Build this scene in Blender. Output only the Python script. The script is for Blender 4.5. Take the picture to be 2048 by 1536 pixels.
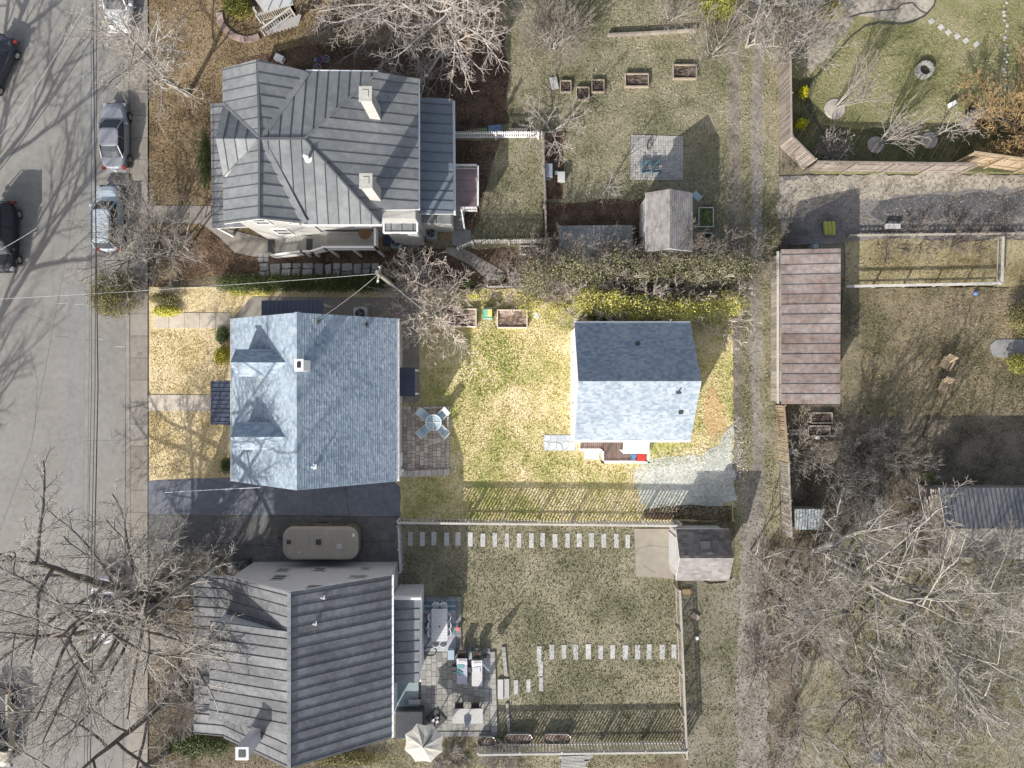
import bpy, math, random
import numpy as np
from mathutils import Vector, Matrix
random.seed(7); rng = np.random.default_rng(7)
R = math.radians
for o in list(bpy.data.objects): bpy.data.objects.remove(o, do_unlink=True)
SC = bpy.context.scene
COL = SC.collection

# ------------------------------------------------------------------ camera, sky, sun, exposure
S, H = 0.035, 50.0                      # metres per photo pixel on the ground, camera height
cam_d = bpy.data.cameras.new('camera'); cam = bpy.data.objects.new('camera', cam_d); COL.objects.link(cam)
cam.location = (0, 0, H); cam.rotation_euler = (0, 0, 0)
cam_d.sensor_width = 36; cam_d.lens = 36 * H / (2048 * S); cam_d.clip_end = 600; cam_d.clip_start = 0.5
SC.camera = cam
SUN_EL = 28.4
sdir = Vector((0.49, 0.872, 0)).normalized()           # direction the shadows fall
ldir = Vector((sdir.x * math.cos(R(SUN_EL)), sdir.y * math.cos(R(SUN_EL)), -math.sin(R(SUN_EL))))
W = bpy.data.worlds.new('World'); SC.world = W; W.use_nodes = True
wn = W.node_tree; wn.nodes.clear()
sky = wn.nodes.new('ShaderNodeTexSky'); sky.sky_type = 'NISHITA'; sky.sun_disc = False
sky.sun_elevation = R(SUN_EL); sky.sun_rotation = R(209.4); sky.air_density = 1.0; sky.dust_density = 2.5; sky.ozone_density = 0.6
bg = wn.nodes.new('ShaderNodeBackground'); bg.inputs[1].default_value = 0.135
wo = wn.nodes.new('ShaderNodeOutputWorld')
hs = wn.nodes.new('ShaderNodeHueSaturation'); hs.inputs['Saturation'].default_value = 0.6; wn.links.new(sky.outputs[0], hs.inputs['Color']); wn.links.new(hs.outputs[0], bg.inputs[0]); wn.links.new(bg.outputs[0], wo.inputs[0])
sun_d = bpy.data.lights.new('sun', 'SUN'); sun = bpy.data.objects.new('sun', sun_d); COL.objects.link(sun)
sun_d.energy = 4.5; sun_d.angle = R(0.5); sun_d.color = (1.0, 0.95, 0.87)
sun.rotation_euler = ldir.to_track_quat('-Z', 'Y').to_euler(); sun.location = (-30, -50, 60)
SC.view_settings.view_transform = 'Standard'; SC.view_settings.look = 'None'
SC.view_settings.exposure = 0.56; SC.view_settings.gamma = 1; SC.view_settings.use_curve_mapping = False

# ------------------------------------------------------------------ helpers
def P(u, v, z=0.0):
    k = (H - z) / H * S
    return Vector(((u - 1024) * k, (768 - v) * k, z))
def PX(u, v, z=0.0):
    p = P(u, v, z); return (p.x, p.y)

MATS = {}
def M(name, cols, scale=4.0, patch=0.3, rough=0.85, bump=0.3, bscale=30.0, metal=0.0, island=0.0, objr=0.0,
      spec=0.3, contrast=1.6, pw=0.5, speck=0.0, speckcol=(0.03, 0.025, 0.02), spscale=10.0, trans=0.0, stretch=None, bdist=0.03):
    if name in MATS: return MATS[name]
    m = bpy.data.materials.new(name); m.use_nodes = True; nt = m.node_tree; N = nt.nodes; L = nt.links
    b = N['Principled BSDF']; b.inputs['Roughness'].default_value = rough; b.inputs['Metallic'].default_value = metal
    b.inputs['Specular IOR Level'].default_value = spec
    geo = N.new('ShaderNodeNewGeometry'); src = geo.outputs['Position']
    if stretch:
        mp = N.new('ShaderNodeMapping'); mp.inputs['Scale'].default_value = stretch; L.new(src, mp.inputs[0]); src = mp.outputs[0]
    def noise(sc, det):
        n = N.new('ShaderNodeTexNoise'); n.inputs['Scale'].default_value = sc; n.inputs['Detail'].default_value = det
        n.inputs['Roughness'].default_value = 0.65; L.new(src, n.inputs['Vector']); return n.outputs['Fac']
    def math_(op, a, bb, clamp=False):
        n = N.new('ShaderNodeMath'); n.operation = op; n.use_clamp = clamp
        for i, x in enumerate((a, bb)):
            if isinstance(x, (int, float)): n.inputs[i].default_value = x
            else: L.new(x, n.inputs[i])
        return n.outputs[0]
    f1 = noise(patch, 4); f2 = noise(scale, 5)
    f = math_('ADD', math_('MULTIPLY', f1, pw), math_('MULTIPLY', f2, 1 - pw))
    f = math_('MULTIPLY', math_('SUBTRACT', f, 0.5), contrast * 2)
    if island: f = math_('ADD', f, math_('MULTIPLY', math_('SUBTRACT', geo.outputs['Random Per Island'], 0.5), island))
    if objr:
        oi = N.new('ShaderNodeObjectInfo'); f = math_('ADD', f, math_('MULTIPLY', math_('SUBTRACT', oi.outputs['Random'], 0.5), objr))
    f = math_('ADD', f, 0.5, True)
    cr = N.new('ShaderNodeValToRGB'); els = cr.color_ramp.elements
    n = len(cols)
    els[0].position = 0.0; els[0].color = (*cols[0], 1); els[1].position = 1.0; els[1].color = (*cols[-1], 1)
    for i in range(1, n - 1):
        e = els.new(i / (n - 1)); e.color = (*cols[i], 1)
    L.new(f, cr.inputs[0]); c = cr.outputs[0]
    if speck:
        vn = N.new('ShaderNodeTexNoise'); vn.inputs['Scale'].default_value = spscale; vn.inputs['Detail'].default_value = 2
        L.new(geo.outputs['Position'], vn.inputs['Vector'])
        r2 = N.new('ShaderNodeValToRGB'); r2.color_ramp.elements[0].position = 0.58; r2.color_ramp.elements[1].position = 0.66
        r2.color_ramp.elements[0].color = (0, 0, 0, 1); r2.color_ramp.elements[1].color = (speck,) * 3 + (1,)
        L.new(vn.outputs['Fac'], r2.inputs[0])
        mx = N.new('ShaderNodeMix'); mx.data_type = 'RGBA'; L.new(r2.outputs[0], mx.inputs[0]); L.new(c, mx.inputs[6])
        mx.inputs[7].default_value = (*speckcol, 1); c = mx.outputs[2]
    L.new(c, b.inputs['Base Color'])
    if bump:
        bn = N.new('ShaderNodeTexNoise'); bn.inputs['Scale'].default_value = bscale; bn.inputs['Detail'].default_value = 4
        L.new(src, bn.inputs['Vector'])
        bp = N.new('ShaderNodeBump'); bp.inputs['Strength'].default_value = bump; bp.inputs['Distance'].default_value = bdist
        L.new(bn.outputs['Fac'], bp.inputs['Height']); L.new(bp.outputs[0], b.inputs['Normal'])
    if trans:
        b.inputs['Transmission Weight'].default_value = trans
    MATS[name] = m; return m
def plain(name, c, rough=0.5, metal=0.0, spec=0.4, var=0.12, bump=0.05):
    lo = tuple(x * (1 - var) for x in c); hi = tuple(min(1, x * (1 + var)) for x in c)
    return M(name, [lo, hi], scale=6, patch=1.2, rough=rough, metal=metal, spec=spec, bump=bump)

class MB:
    def __init__(s): s.v = []; s.f = []
    def poly(s, pts):
        n = len(s.v); s.v += [tuple(p) for p in pts]; s.f.append(tuple(range(n, n + len(pts))))
    def slab(s, pts, th):                     # pts: 3D top outline, extruded down by th
        k = len(pts); n = len(s.v)
        s.v += [tuple(p) for p in pts] + [(p[0], p[1], p[2] - th) for p in pts]
        a = sum(pts[i][0] * pts[(i + 1) % k][1] - pts[(i + 1) % k][0] * pts[i][1] for i in range(k))
        up = list(range(n, n + k)); dn = list(range(n + k, n + 2 * k))
        if a < 0: up.reverse(); dn.reverse()
        s.f.append(tuple(up)); s.f.append(tuple(reversed(dn)))
        for i in range(k): j = (i + 1) % k; s.f.append((up[i], dn[i], dn[j], up[j]))
    def prism(s, xy, z0, z1): s.slab([(p[0], p[1], z1) for p in xy], z1 - z0)
    def box(s, c, d, rz=0, M4=None):
        x, y, z = d[0] / 2, d[1] / 2, d[2] / 2
        co = [Vector((i * x, j * y, k * z)) for i in (-1, 1) for j in (-1, 1) for k in (-1, 1)]
        if M4 is not None: co = [M4 @ p for p in co]
        elif rz: Rm = Matrix.Rotation(rz, 3, 'Z'); co = [Rm @ p for p in co]
        n = len(s.v); s.v += [tuple(p + Vector(c)) for p in co]
        s.f += [tuple(n + i for i in q) for q in ((0, 1, 3, 2), (4, 6, 7, 5), (0, 4, 5, 1), (2, 3, 7, 6), (0, 2, 6, 4), (1, 5, 7, 3))]
    def beam(s, a, b, w, h=None):             # box from a to b
        a = Vector(a); b = Vector(b); h = h or w; d = b - a; L = d.length
        if L < 1e-6: return
        q = d.to_track_quat('X', 'Z').to_matrix()
        s.box((a + b) / 2, (L, w, h), M4=q)
    def tube(s, pts, rad, n=6, cap=True):
        pts = [Vector(p) for p in pts]; rr = rad if isinstance(rad, (list, tuple)) else [rad] * len(pts)
        base = len(s.v)
        for i, p in enumerate(pts):
            t = (pts[min(i + 1, len(pts) - 1)] - pts[max(i - 1, 0)]).normalized()
            a = t.cross(Vector((0, 0, 1)) if abs(t.z) < 0.9 else Vector((1, 0, 0))).normalized(); c = t.cross(a)
            for k in range(n):
                th = 2 * math.pi * k / n; s.v.append(tuple(p + rr[i] * (math.cos(th) * a + math.sin(th) * c)))
        for i in range(len(pts) - 1):
            for k in range(n):
                k2 = (k + 1) % n; s.f.append((base + i * n + k, base + i * n + k2, base + (i + 1) * n + k2, base + (i + 1) * n + k))
        if cap:
            s.f.append(tuple(base + k for k in range(n))[::-1]); e = base + (len(pts) - 1) * n; s.f.append(tuple(e + k for k in range(n)))
    def loft(s, rings, cap=True):
        base = len(s.v); n = len(rings[0])
        for r in rings: s.v += [tuple(p) for p in r]
        for i in range(len(rings) - 1):
            for k in range(n):
                k2 = (k + 1) % n; s.f.append((base + i * n + k, base + i * n + k2, base + (i + 1) * n + k2, base + (i + 1) * n + k))
        if cap:
            s.f.append(tuple(base + k for k in range(n))[::-1]); e = base + (len(rings) - 1) * n; s.f.append(tuple(e + k for k in range(n)))
    def lathe(s, c, prof, n=16):
        s.loft([[(c[0] + r * math.cos(2 * math.pi * k / n), c[1] + r * math.sin(2 * math.pi * k / n), c[2] + z) for k in range(n)] for r, z in prof])
    def build(s, name, mat, parent=None, smooth=False, loc=None):
        me = bpy.data.meshes.new(name)
        off = Vector((0, 0, 0))
        if parent is not None and not parent.get('_local'): off = world_of(parent)
        elif parent is None and loc is not None: off = Vector(loc)
        me.from_pydata([(x - off.x, y - off.y, z - off.z) for x, y, z in s.v], [], s.f)
        if smooth: me.polygons.foreach_set('use_smooth', [True] * len(me.polygons))
        me.materials.append(mat)
        o = bpy.data.objects.new(name, me); COL.objects.link(o)
        if parent is not None: o.parent = parent
        elif loc is not None: o.location = loc
        return o
LOCS = {}
def world_of(o):
    p = Vector((0, 0, 0))
    while o is not None: p += o.location; o = o.parent
    return p
def tag(o, label=None, cat=None, group=None, kind=None):
    if label: o['label'] = label
    if cat: o['category'] = cat
    if group: o['group'] = group
    if kind: o['kind'] = kind
    return o
def thing(name, label, cat, loc=(0, 0, 0), group=None):
    o = bpy.data.objects.new(name, None); o.empty_display_size = 0.3; COL.objects.link(o); o.location = loc
    return tag(o, label, cat, group)
KIDS = {}
def kids(o): return [c for c in bpy.data.objects if c.parent == o]
def copy_tree(root, loc, rz=0, label=None, mats=None, scale=None):
    def rec(o, par):
        c = o.copy(); COL.objects.link(c); c.parent = par
        for ch in KIDS[o.name]: rec(ch, c)
        return c
    def collect(o):
        if o.name not in KIDS:
            KIDS[o.name] = kids(o)
            for ch in KIDS[o.name]: collect(ch)
    collect(root)
    r = rec(root, None); r.location = loc; r.rotation_euler = (0, 0, rz)
    if label: r['label'] = label
    if scale: r.scale = (scale,) * 3
    return r
def jitter(pts, step=1.2, amp=0.08, closed=True):
    out = []; n = len(pts)
    for i in range(n if closed else n - 1):
        a = Vector(pts[i]); b = Vector(pts[(i + 1) % n]); k = max(1, int((b - a).length / step))
        for j in range(k):
            p = a.lerp(b, j / k)
            out.append((p.x + random.uniform(-amp, amp), p.y + random.uniform(-amp, amp)))
    return out
def inpoly(xy, poly):
    x, y = xy[:, 0], xy[:, 1]; ins = np.zeros(len(xy), bool); n = len(poly)
    for i in range(n):
        x1, y1 = poly[i]; x2, y2 = poly[(i + 1) % n]
        c = ((y1 > y) != (y2 > y)) & (x < (x2 - x1) * (y - y1) / (y2 - y1 + 1e-12) + x1); ins ^= c
    return ins
def fastmesh(name, V, F, mat, parent=None, loc=(0, 0, 0), smooth=False):
    me = bpy.data.meshes.new(name); V = V - np.array(loc); k = F.shape[1]
    me.vertices.add(len(V)); me.vertices.foreach_set('co', V.astype(np.float32).ravel())
    me.loops.add(F.size); me.loops.foreach_set('vertex_index', F.astype(np.int32).ravel())
    me.polygons.add(len(F)); me.polygons.foreach_set('loop_start', np.arange(0, F.size, k, dtype=np.int32))
    if smooth: me.polygons.foreach_set('use_smooth', np.ones(len(F), bool))
    me.materials.append(mat); me.update(calc_edges=True)
    o = bpy.data.objects.new(name, me); COL.objects.link(o)
    if parent is not None: o.parent = parent
    else: o.location = loc
    return o
LV = [0.0]
def sheet(name, px, mat, z=None, jit=0.0, step=1.0, th=None, world=False):
    pts = px if world else [PX(*p) for p in px]
    if jit: pts = jitter(pts, step, jit)
    m = MB()
    if z is None: z = 0.02
    m.prism(pts, z - (th or 0.06), z)
    o = m.build(name, mat); o['kind'] = 'structure'; return o

# ------------------------------------------------------------------ materials
G = {}
def lawn_cols(name, cols, **kw):
    a = dict(scale=9, patch=0.3, pw=0.6, contrast=2.6, rough=0.95, bump=0.9, bscale=22, spec=0.1, speck=0.5, spscale=6, bdist=0.08); a.update(kw)
    return M(name, cols, **a)
m_base = lawn_cols('base_soil_grass', [(.10, .085, .06), (.19, .165, .115), (.27, .235, .17)])
m_lawnN = lawn_cols('neighbour_lawn', [(.15, .15, .085), (.25, .235, .155), (.33, .295, .21)], speckcol=(.07, .07, .035))
m_lawnB = lawn_cols('brown_lawn', [(.12, .09, .055), (.24, .18, .11), (.32, .245, .155)], speckcol=(.07, .05, .03))
m_lawnG = lawn_cols('green_lawn', [(.155, .15, .095), (.245, .228, .155), (.34, .31, .225)], speckcol=(.055, .065, .02))
m_lawnE = lawn_cols('east_green_lawn', [(.17, .175, .08), (.25, .24, .125), (.32, .29, .18)], speckcol=(.08, .09, .03), speck=0.3)
m_lot = lawn_cols('bright_lot_lawn', [(.34, .36, .12), (.61, .53, .27), (.80, .69, .46)], speckcol=(.3, .22, .07), speck=0.6)  # extra brightness of the highlighted lot is put into this lawn colour
m_lotF = lawn_cols('straw_front_lawn', [(.5, .40, .20), (.68, .56, .34), (.78, .66, .44)], speckcol=(.25, .17, .08), speck=0.45)  # straw tone, raised with the lot's brightness in the colour
m_straw = lawn_cols('straw_ground', [(.2, .165, .09), (.34, .29, .17), (.42, .37, .24)])
m_mulch = M('leaf_mulch', [(.045, .03, .022), (.11, .075, .055), (.2, .14, .10)], scale=14, patch=.8, contrast=2.2, rough=1, bump=1, bscale=20, spec=.1, bdist=.08)
m_verge = M('mossy_verge', [(.12, .125, .07), (.2, .185, .14), (.28, .26, .215)], scale=4, patch=.5, contrast=2.4, rough=1, bump=1, bscale=18, spec=.1, bdist=.06, speck=.4, spscale=4, speckcol=(.09, .08, .06))
m_mulchg = M('woodland_floor', [(.06, .055, .035), (.16, .135, .10), (.26, .22, .17)], scale=10, patch=.5, contrast=2.4, rough=1, bump=1, bscale=18, spec=.1, bdist=.08)
m_asph = M('street_asphalt', [(.18, .174, .163), (.228, .22, .207), (.27, .262, .248)], scale=2.2, patch=.12, contrast=1.6, rough=.9, bump=.25, bscale=90, spec=.2, speck=.12, spscale=30, speckcol=(.1, .1, .1), bdist=.01)
m_asphd = M('driveway_asphalt', [(.085, .085, .088), (.125, .124, .124), (.19, .187, .18)], scale=2.2, patch=.3, contrast=1.5, rough=.9, bump=.25, bscale=80, spec=.2, bdist=.01)
m_asphl = M('blue_driveway_asphalt', [(.11, .12, .15), (.155, .168, .20), (.22, .232, .26)], scale=2.2, patch=.25, contrast=1.4, rough=.9, bump=.25, bscale=80, spec=.2, bdist=.01)  # brighter copy of the drive inside the lot; brightness put into the colour
m_conc = M('sidewalk_concrete', [(.19, .175, .155), (.245, .225, .20), (.29, .27, .245)], scale=3, patch=.4, contrast=1.6, rough=.9, bump=.3, bscale=60, objr=.4, spec=.2, bdist=.01)
m_concl = M('pale_walk_concrete', [(.38, .33, .27), (.5, .44, .37), (.6, .54, .46)], scale=3, patch=.5, contrast=1.5, rough=.9, bump=.3, bscale=60, objr=.4, spec=.2, bdist=.01)
m_concg = M('grey_concrete', [(.16, .165, .165), (.22, .222, .22), (.28, .28, .275)], scale=3, patch=.5, contrast=1.5, rough=.9, bump=.3, bscale=50, objr=.5, spec=.2, bdist=.01)
m_gravb = M('blue_gravel', [(.30, .31, .28), (.46, .475, .43), (.64, .645, .58)], scale=5, patch=.3, contrast=2.2, rough=1, bump=1, bscale=22, spec=.15, speck=.3, spscale=12, speckcol=(.3, .35, .36))
m_gravg = M('grey_gravel', [(.12, .115, .115), (.2, .19, .185), (.29, .275, .265)], scale=14, patch=.4, contrast=1.8, rough=1, bump=1, bscale=35, spec=.15)
m_gravl = M('pale_gravel', [(.17, .15, .12), (.32, .29, .245), (.42, .385, .33)], scale=3.5, patch=.5, contrast=2.4, rough=1, bump=.8, bscale=30, spec=.15)
m_dirt = M('lane_dirt', [(.11, .095, .078), (.185, .163, .135), (.27, .24, .205)], scale=5, patch=.6, contrast=2.4, rough=1, bump=.8, bscale=25, spec=.1)
m_roofM = M('grey_metal_roof', [(.14, .15, .158), (.18, .192, .20), (.235, .245, .25)], scale=2.5, patch=.35, contrast=1.9, rough=.55, bump=.12, bscale=9, metal=.1, objr=.5, spec=.35)
m_roofD = M('dark_metal_roof', [(.11, .113, .122), (.16, .165, .175), (.225, .23, .24)], scale=3.0, patch=.35, contrast=2.0, rough=.6, bump=.2, bscale=8, metal=.1, objr=.5, spec=.3)
m_seam = plain('seam_shadow_grey', (.085, .09, .10), .6)  # darker than the panels: shadow lines of the roof seams put into the colour
m_navy = M('navy_metal', [(.05, .065, .11), (.08, .095, .15)], scale=3, patch=.6, rough=.5, bump=.05, objr=.4)
m_rust = M('rusty_metal', [(.125, .09, .08), (.175, .138, .128), (.22, .185, .175), (.29, .26, .245)], scale=3.2, patch=.6, contrast=1.8, rough=.8, bump=.25, bscale=12, objr=.4, speck=.35, spscale=3, speckcol=(.28, .14, .09))
m_shA = M('blue_grey_shingle', [(.20, .25, .315), (.29, .35, .415), (.38, .44, .495)], scale=2, patch=.25, pw=.6, contrast=1.1, rough=.95, bump=.5, bscale=60, island=.7, spec=.15, bdist=.01)
m_shB = M('slate_blue_shingle', [(.19, .235, .29), (.285, .33, .38), (.37, .41, .45)], scale=2, patch=.25, pw=.6, contrast=.9, rough=.95, bump=.5, bscale=60, island=.7, spec=.15, bdist=.01)
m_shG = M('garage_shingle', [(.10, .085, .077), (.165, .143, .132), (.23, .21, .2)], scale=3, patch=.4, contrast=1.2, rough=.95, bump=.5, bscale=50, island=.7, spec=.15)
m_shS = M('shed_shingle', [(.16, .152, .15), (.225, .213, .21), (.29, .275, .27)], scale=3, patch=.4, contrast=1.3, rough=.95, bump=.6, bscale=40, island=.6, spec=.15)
m_white = plain('white_paint', (.72, .72, .73), .6, var=.06)
m_whiteg = plain('greyed_white_paint', (.42, .42, .42), .7, var=.12)
m_cream = plain('cream_siding', (.55, .53, .48), .75, var=.08)
m_brightw = plain('bright_white_paint', (.82, .82, .82), .6, var=.04)
m_glass = plain('window_glass', (.05, .058, .07), .08, spec=.18)
m_glassd = plain('dark_pane', (.10, .10, .105), .25, spec=.6)
m_woodf = M('weathered_wood', [(.2, .18, .155), (.3, .27, .235), (.38, .345, .30)], scale=6, patch=.8, contrast=1.5, rough=.9, bump=.4, bscale=25, objr=.9, stretch=(1, 1, .2))
m_woodw = M('pale_picket_wood', [(.36, .345, .32), (.46, .44, .41), (.54, .52, .49)], scale=6, patch=.8, rough=.9, bump=.3, objr=.7)
m_woodt = M('tan_cedar', [(.23, .175, .115), (.31, .245, .165), (.37, .30, .215)], scale=5, patch=.8, rough=.9, bump=.3, objr=.9)
m_woodp = M('pinkish_cedar', [(.165, .138, .118), (.235, .2, .175), (.30, .265, .24)], scale=5, patch=.6, rough=.9, bump=.3, objr=.9)
m_bed = M('bed_timber', [(.24, .2, .15), (.36, .31, .25)], scale=8, patch=1, rough=.9, bump=.3)
m_bedw = M('pale_bed_timber', [(.6, .5, .42), (.75, .66, .57)], scale=8, patch=1, rough=.9, bump=.3)
m_soil = M('bed_soil', [(.03, .022, .018), (.085, .065, .055), (.17, .14, .12)], scale=16, patch=2, contrast=2.4, rough=1, bump=1, bscale=25, bdist=.06)
m_soill = M('leafy_bed_soil', [(.08, .05, .04), (.25, .18, .14), (.55, .45, .38)], scale=14, patch=2, contrast=2.4, rough=1, bump=1, bscale=25, bdist=.06)
m_barkg = M('grey_bark', [(.22, .205, .19), (.33, .31, .285), (.42, .395, .365)], scale=8, patch=.8, contrast=1.4, rough=.95, bump=.5, bscale=20)
m_barkd = M('dark_bark', [(.07, .062, .055), (.14, .125, .11), (.24, .215, .19)], scale=8, patch=1.0, contrast=1.6, rough=.95, bump=.5, bscale=20)
m_twigL = M('light_grey_twig', [(.26, .24, .215), (.38, .35, .315), (.48, .45, .41)], scale=3, patch=.5, contrast=1.4, rough=.95, bump=0, island=.5)
m_twig = M('grey_twig', [(.2, .182, .162), (.30, .278, .25), (.41, .38, .345)], scale=3, patch=.5, contrast=1.4, rough=.95, bump=0, island=.5)
m_twigb = M('brown_twig', [(.15, .125, .105), (.24, .205, .175), (.32, .28, .245)], scale=3, patch=.5, contrast=1.4, rough=.95, bump=0, island=.5)
m_twigp = M('pinkish_twig', [(.27, .235, .215), (.37, .33, .30), (.47, .425, .395)], scale=3, patch=.5, contrast=1.4, rough=.95, bump=0, island=.5)
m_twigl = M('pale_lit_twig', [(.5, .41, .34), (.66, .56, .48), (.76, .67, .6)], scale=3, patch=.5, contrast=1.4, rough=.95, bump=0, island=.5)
m_twigw = M('willow_twig', [(.30, .2, .09), (.45, .31, .15), (.55, .42, .24)], scale=3, patch=.5, contrast=1.4, rough=.95, bump=0, island=.5)
m_iv = M('orange_ivy', [(.32, .2, .1), (.5, .33, .17)], scale=5, island=.8, rough=.9, bump=0)
m_lfg = M('evergreen_leaf', [(.035, .055, .018), (.07, .105, .03), (.13, .16, .055)], scale=3, patch=.8, contrast=1.3, rough=.6, bump=0, island=1.0)
m_lfy = M('yellow_green_leaf', [(.12, .14, .03), (.22, .22, .05), (.32, .29, .08)], scale=3, patch=.8, contrast=1.3, rough=.7, bump=0, island=1.0)
m_lfsp = M('budding_leaf', [(.14, .14, .06), (.26, .25, .13), (.38, .355, .21)], scale=3, patch=.8, contrast=1.3, rough=.8, bump=0, island=1.0)
m_lfo = M('olive_leaf', [(.08, .075, .03), (.16, .15, .06), (.24, .215, .10)], scale=3, patch=.8, contrast=1.3, rough=.8, bump=0, island=1.0)
m_lfb = M('bright_yellow_leaf', [(.32, .36, .03), (.62, .58, .10), (.78, .70, .26)], scale=3, patch=.6, contrast=1.4, rough=.8, bump=0, island=1.0)
m_lfs = M('spring_shrub_leaf', [(.16, .22, .03), (.45, .42, .09), (.68, .58, .22)], scale=3, patch=.6, contrast=1.4, rough=.8, bump=0, island=1.1)  # lot shrubs: the added brightness sits in the leaf colour
m_lfd = M('deep_green_leaf', [(.02, .05, .02), (.04, .09, .03), (.09, .15, .05)], scale=3, patch=.8, contrast=1.3, rough=.6, bump=0, island=1.0)
m_lfgold = M('gold_shrub_leaf', [(.22, .17, .03), (.34, .27, .05), (.42, .36, .10)], scale=3, patch=.8, rough=.8, bump=0, island=1.0)
m_lffor = M('forsythia_flower', [(.35, .33, .01), (.48, .45, .02)], scale=3, patch=.8, rough=.8, bump=0, island=1.0)
m_dead = M('dry_leaf', [(.09, .058, .036), (.17, .12, .08), (.27, .2, .145)], scale=3, patch=.5, contrast=1.2, rough=.9, bump=0, island=1.0)
m_black = plain('black_rubber', (.02, .02, .022), .7)
m_dgrey = plain('charcoal', (.05, .052, .058), .7)
m_chrome = plain('silver_metal', (.5, .5, .5), .3, metal=.8)
m_stone = M('flagstone', [(.22, .23, .225), (.31, .315, .3), (.38, .38, .36)], scale=5, patch=1, rough=.9, bump=.3, objr=1.0)
m_stoneb = M('blue_flagstone', [(.36, .42, .46), (.48, .53, .56), (.6, .63, .62)], scale=5, patch=1, rough=.9, bump=.3, objr=1.0)
m_pavt = M('tan_paver', [(.34, .28, .23), (.48, .41, .35), (.6, .53, .46)], scale=6, patch=.5, contrast=1.3, rough=.9, bump=.3, objr=.9)
m_pavg = M('grey_paver', [(.20, .195, .18), (.28, .275, .255), (.36, .35, .33)], scale=6, patch=.5, contrast=1.3, rough=.9, bump=.3, objr=.9)
m_pavs = M('stepping_slab', [(.34, .34, .335), (.42, .42, .41), (.5, .5, .49)], scale=6, patch=1, rough=.9, bump=.2, objr=.6)
m_brick = M('pink_brick_block', [(.2, .15, .13), (.3, .225, .2), (.38, .3, .27)], scale=7, patch=1, rough=.9, bump=.3, objr=.9)

# ------------------------------------------------------------------ ground and surfaces
sheet('ground', [(-2500, -2400), (4500, -2400), (4500, 3900), (-2500, 3900)], m_base, z=-0.03)
sheet('road', [(-700, -900), (246, -900), (252, 420), (258, 1100), (262, 2400), (-700, 2400)], m_asph, z=0.0)
EX = []   # polygons where no grass grows
# left pavement: kerb and walk slabs
def walk_slabs(pname, x0, x1, ys, mat, z=0.10, th=0.14, slope=0.0):
    root = sheet(pname, [(x0, ys[0]), (x1, ys[0]), (x1 + slope * (ys[-1] - ys[0]), ys[-1]), (x0 + slope * (ys[-1] - ys[0]), ys[-1])], m_dgrey, z=z - 0.03, th=0.1)
    for a, b in zip(ys[:-1], ys[1:]):
        m = MB(); g = 0.35
        s1 = slope * (a - ys[0]); s2 = slope * (b - ys[0])
        m.prism([PX(x0 + s1 + g, a + g), PX(x1 + s1 - g, a + g), PX(x1 + s2 - g, b - g), PX(x0 + s2 + g, b - g)], z - 0.028, z + random.uniform(-.004, .006))
        m.build('slab', mat, root)
    return root
sheet('kerb', [(246, -900), (254, -900), (262, 1100), (266, 2400), (258, 2400), (252, 400)], m_conc, z=0.09, th=0.2)
ys = list(range(-120, 1640, 44))
walk_slabs('sidewalk', 262, 297, ys, m_conc, z=0.10, slope=0.0)
sheet('sidewalk_verge', [(254, -300), (262, -300), (262, 1640), (261, 1640)], m_dirt, z=0.07)
# neighbouring plots
sheet('lawn', [(297, -300), (1010, -300), (1010, 200), (905, 480), (560, 520), (300, 575)], m_lawnB, z=0.03)
sheet('lawn', [(1008, -300), (1458, -300), (1462, 500), (1120, 500), (1110, 560), (905, 480), (905, 200), (1008, 190)], m_lawnN, z=0.034, jit=.05)
sheet('lawn', [(297, 574), (800, 574), (800, 1031), (297, 1030)], m_lotF, z=0.03)
sheet('lawn', [(800, 574), (1466, 574), (1470, 1043), (800, 1040)], m_lot, z=0.034, jit=.12, step=.5)
sheet('lawn', [(800, 1041), (1350, 1046), (1372, 1500), (800, 1700), (700, 1700)], m_lawnG, z=0.036)
sheet('garden_bed', [(297, 1105), (800, 1140), (800, 1750), (297, 1750)], m_mulchg, z=0.028)
sheet('garden_bed', [(600, 90), (905, 80), (1012, 60), (1016, 250), (905, 268), (500, 285), (470, 120)], m_mulch, z=0.040, jit=.15)
sheet('garden_bed', [(420, 455), (560, 500), (780, 505), (1100, 490), (1110, 580), (760, 575), (450, 576), (425, 540), (360, 560), (330, 470)], m_mulch, z=0.040, jit=.12)
sheet('garden_bed', [(1086, 405), (1290, 400), (1290, 505), (1480, 505), (1500, 577), (1086, 577)], m_mulch, z=0.044, jit=.15)
sheet('garden_bed', [(1090, 270), (1130, 260), (1126, 400), (1092, 400)], m_mulch, z=0.047, jit=.12)
sheet('garden_bed', [(908, 280), (1000, 280), (975, 360), (960, 440), (935, 490), (908, 430)], m_mulch, z=0.042, jit=.1)
# lane on the right
sheet('lane_verge', [(1456, -300), (1560, -300), (1556, 700), (1560, 1100), (1640, 1750), (1400, 1750), (1470, 1100)], m_lawnN, z=0.038)
sheet('lane', [(1502, -300), (1526, -300), (1524, 400), (1520, 700), (1525, 900), (1530, 1000), (1540, 1750), (1470, 1750), (1478, 1060), (1506, 940), (1500, 700), (1503, 400)], M('worn_lane_track', [(.15, .135, .115), (.235, .215, .19), (.32, .30, .27)], scale=5, patch=.6, contrast=2.2, rough=1, bump=.8, bscale=25, spec=.1), z=0.046, jit=.2, step=.5)
sheet('lane_rut', [(1457, -300), (1480, -300), (1480, 200), (1477, 420), (1482, 600), (1482, 960), (1466, 960), (1464, 600), (1456, 420), (1458, 200)], m_dirt, z=0.050, jit=.14, step=.5)
sheet('garden_bed', [(1366, 1160), (1480, 1160), (1480, 1750), (1372, 1750)], m_verge, z=0.040, jit=.3, step=.6)
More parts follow.
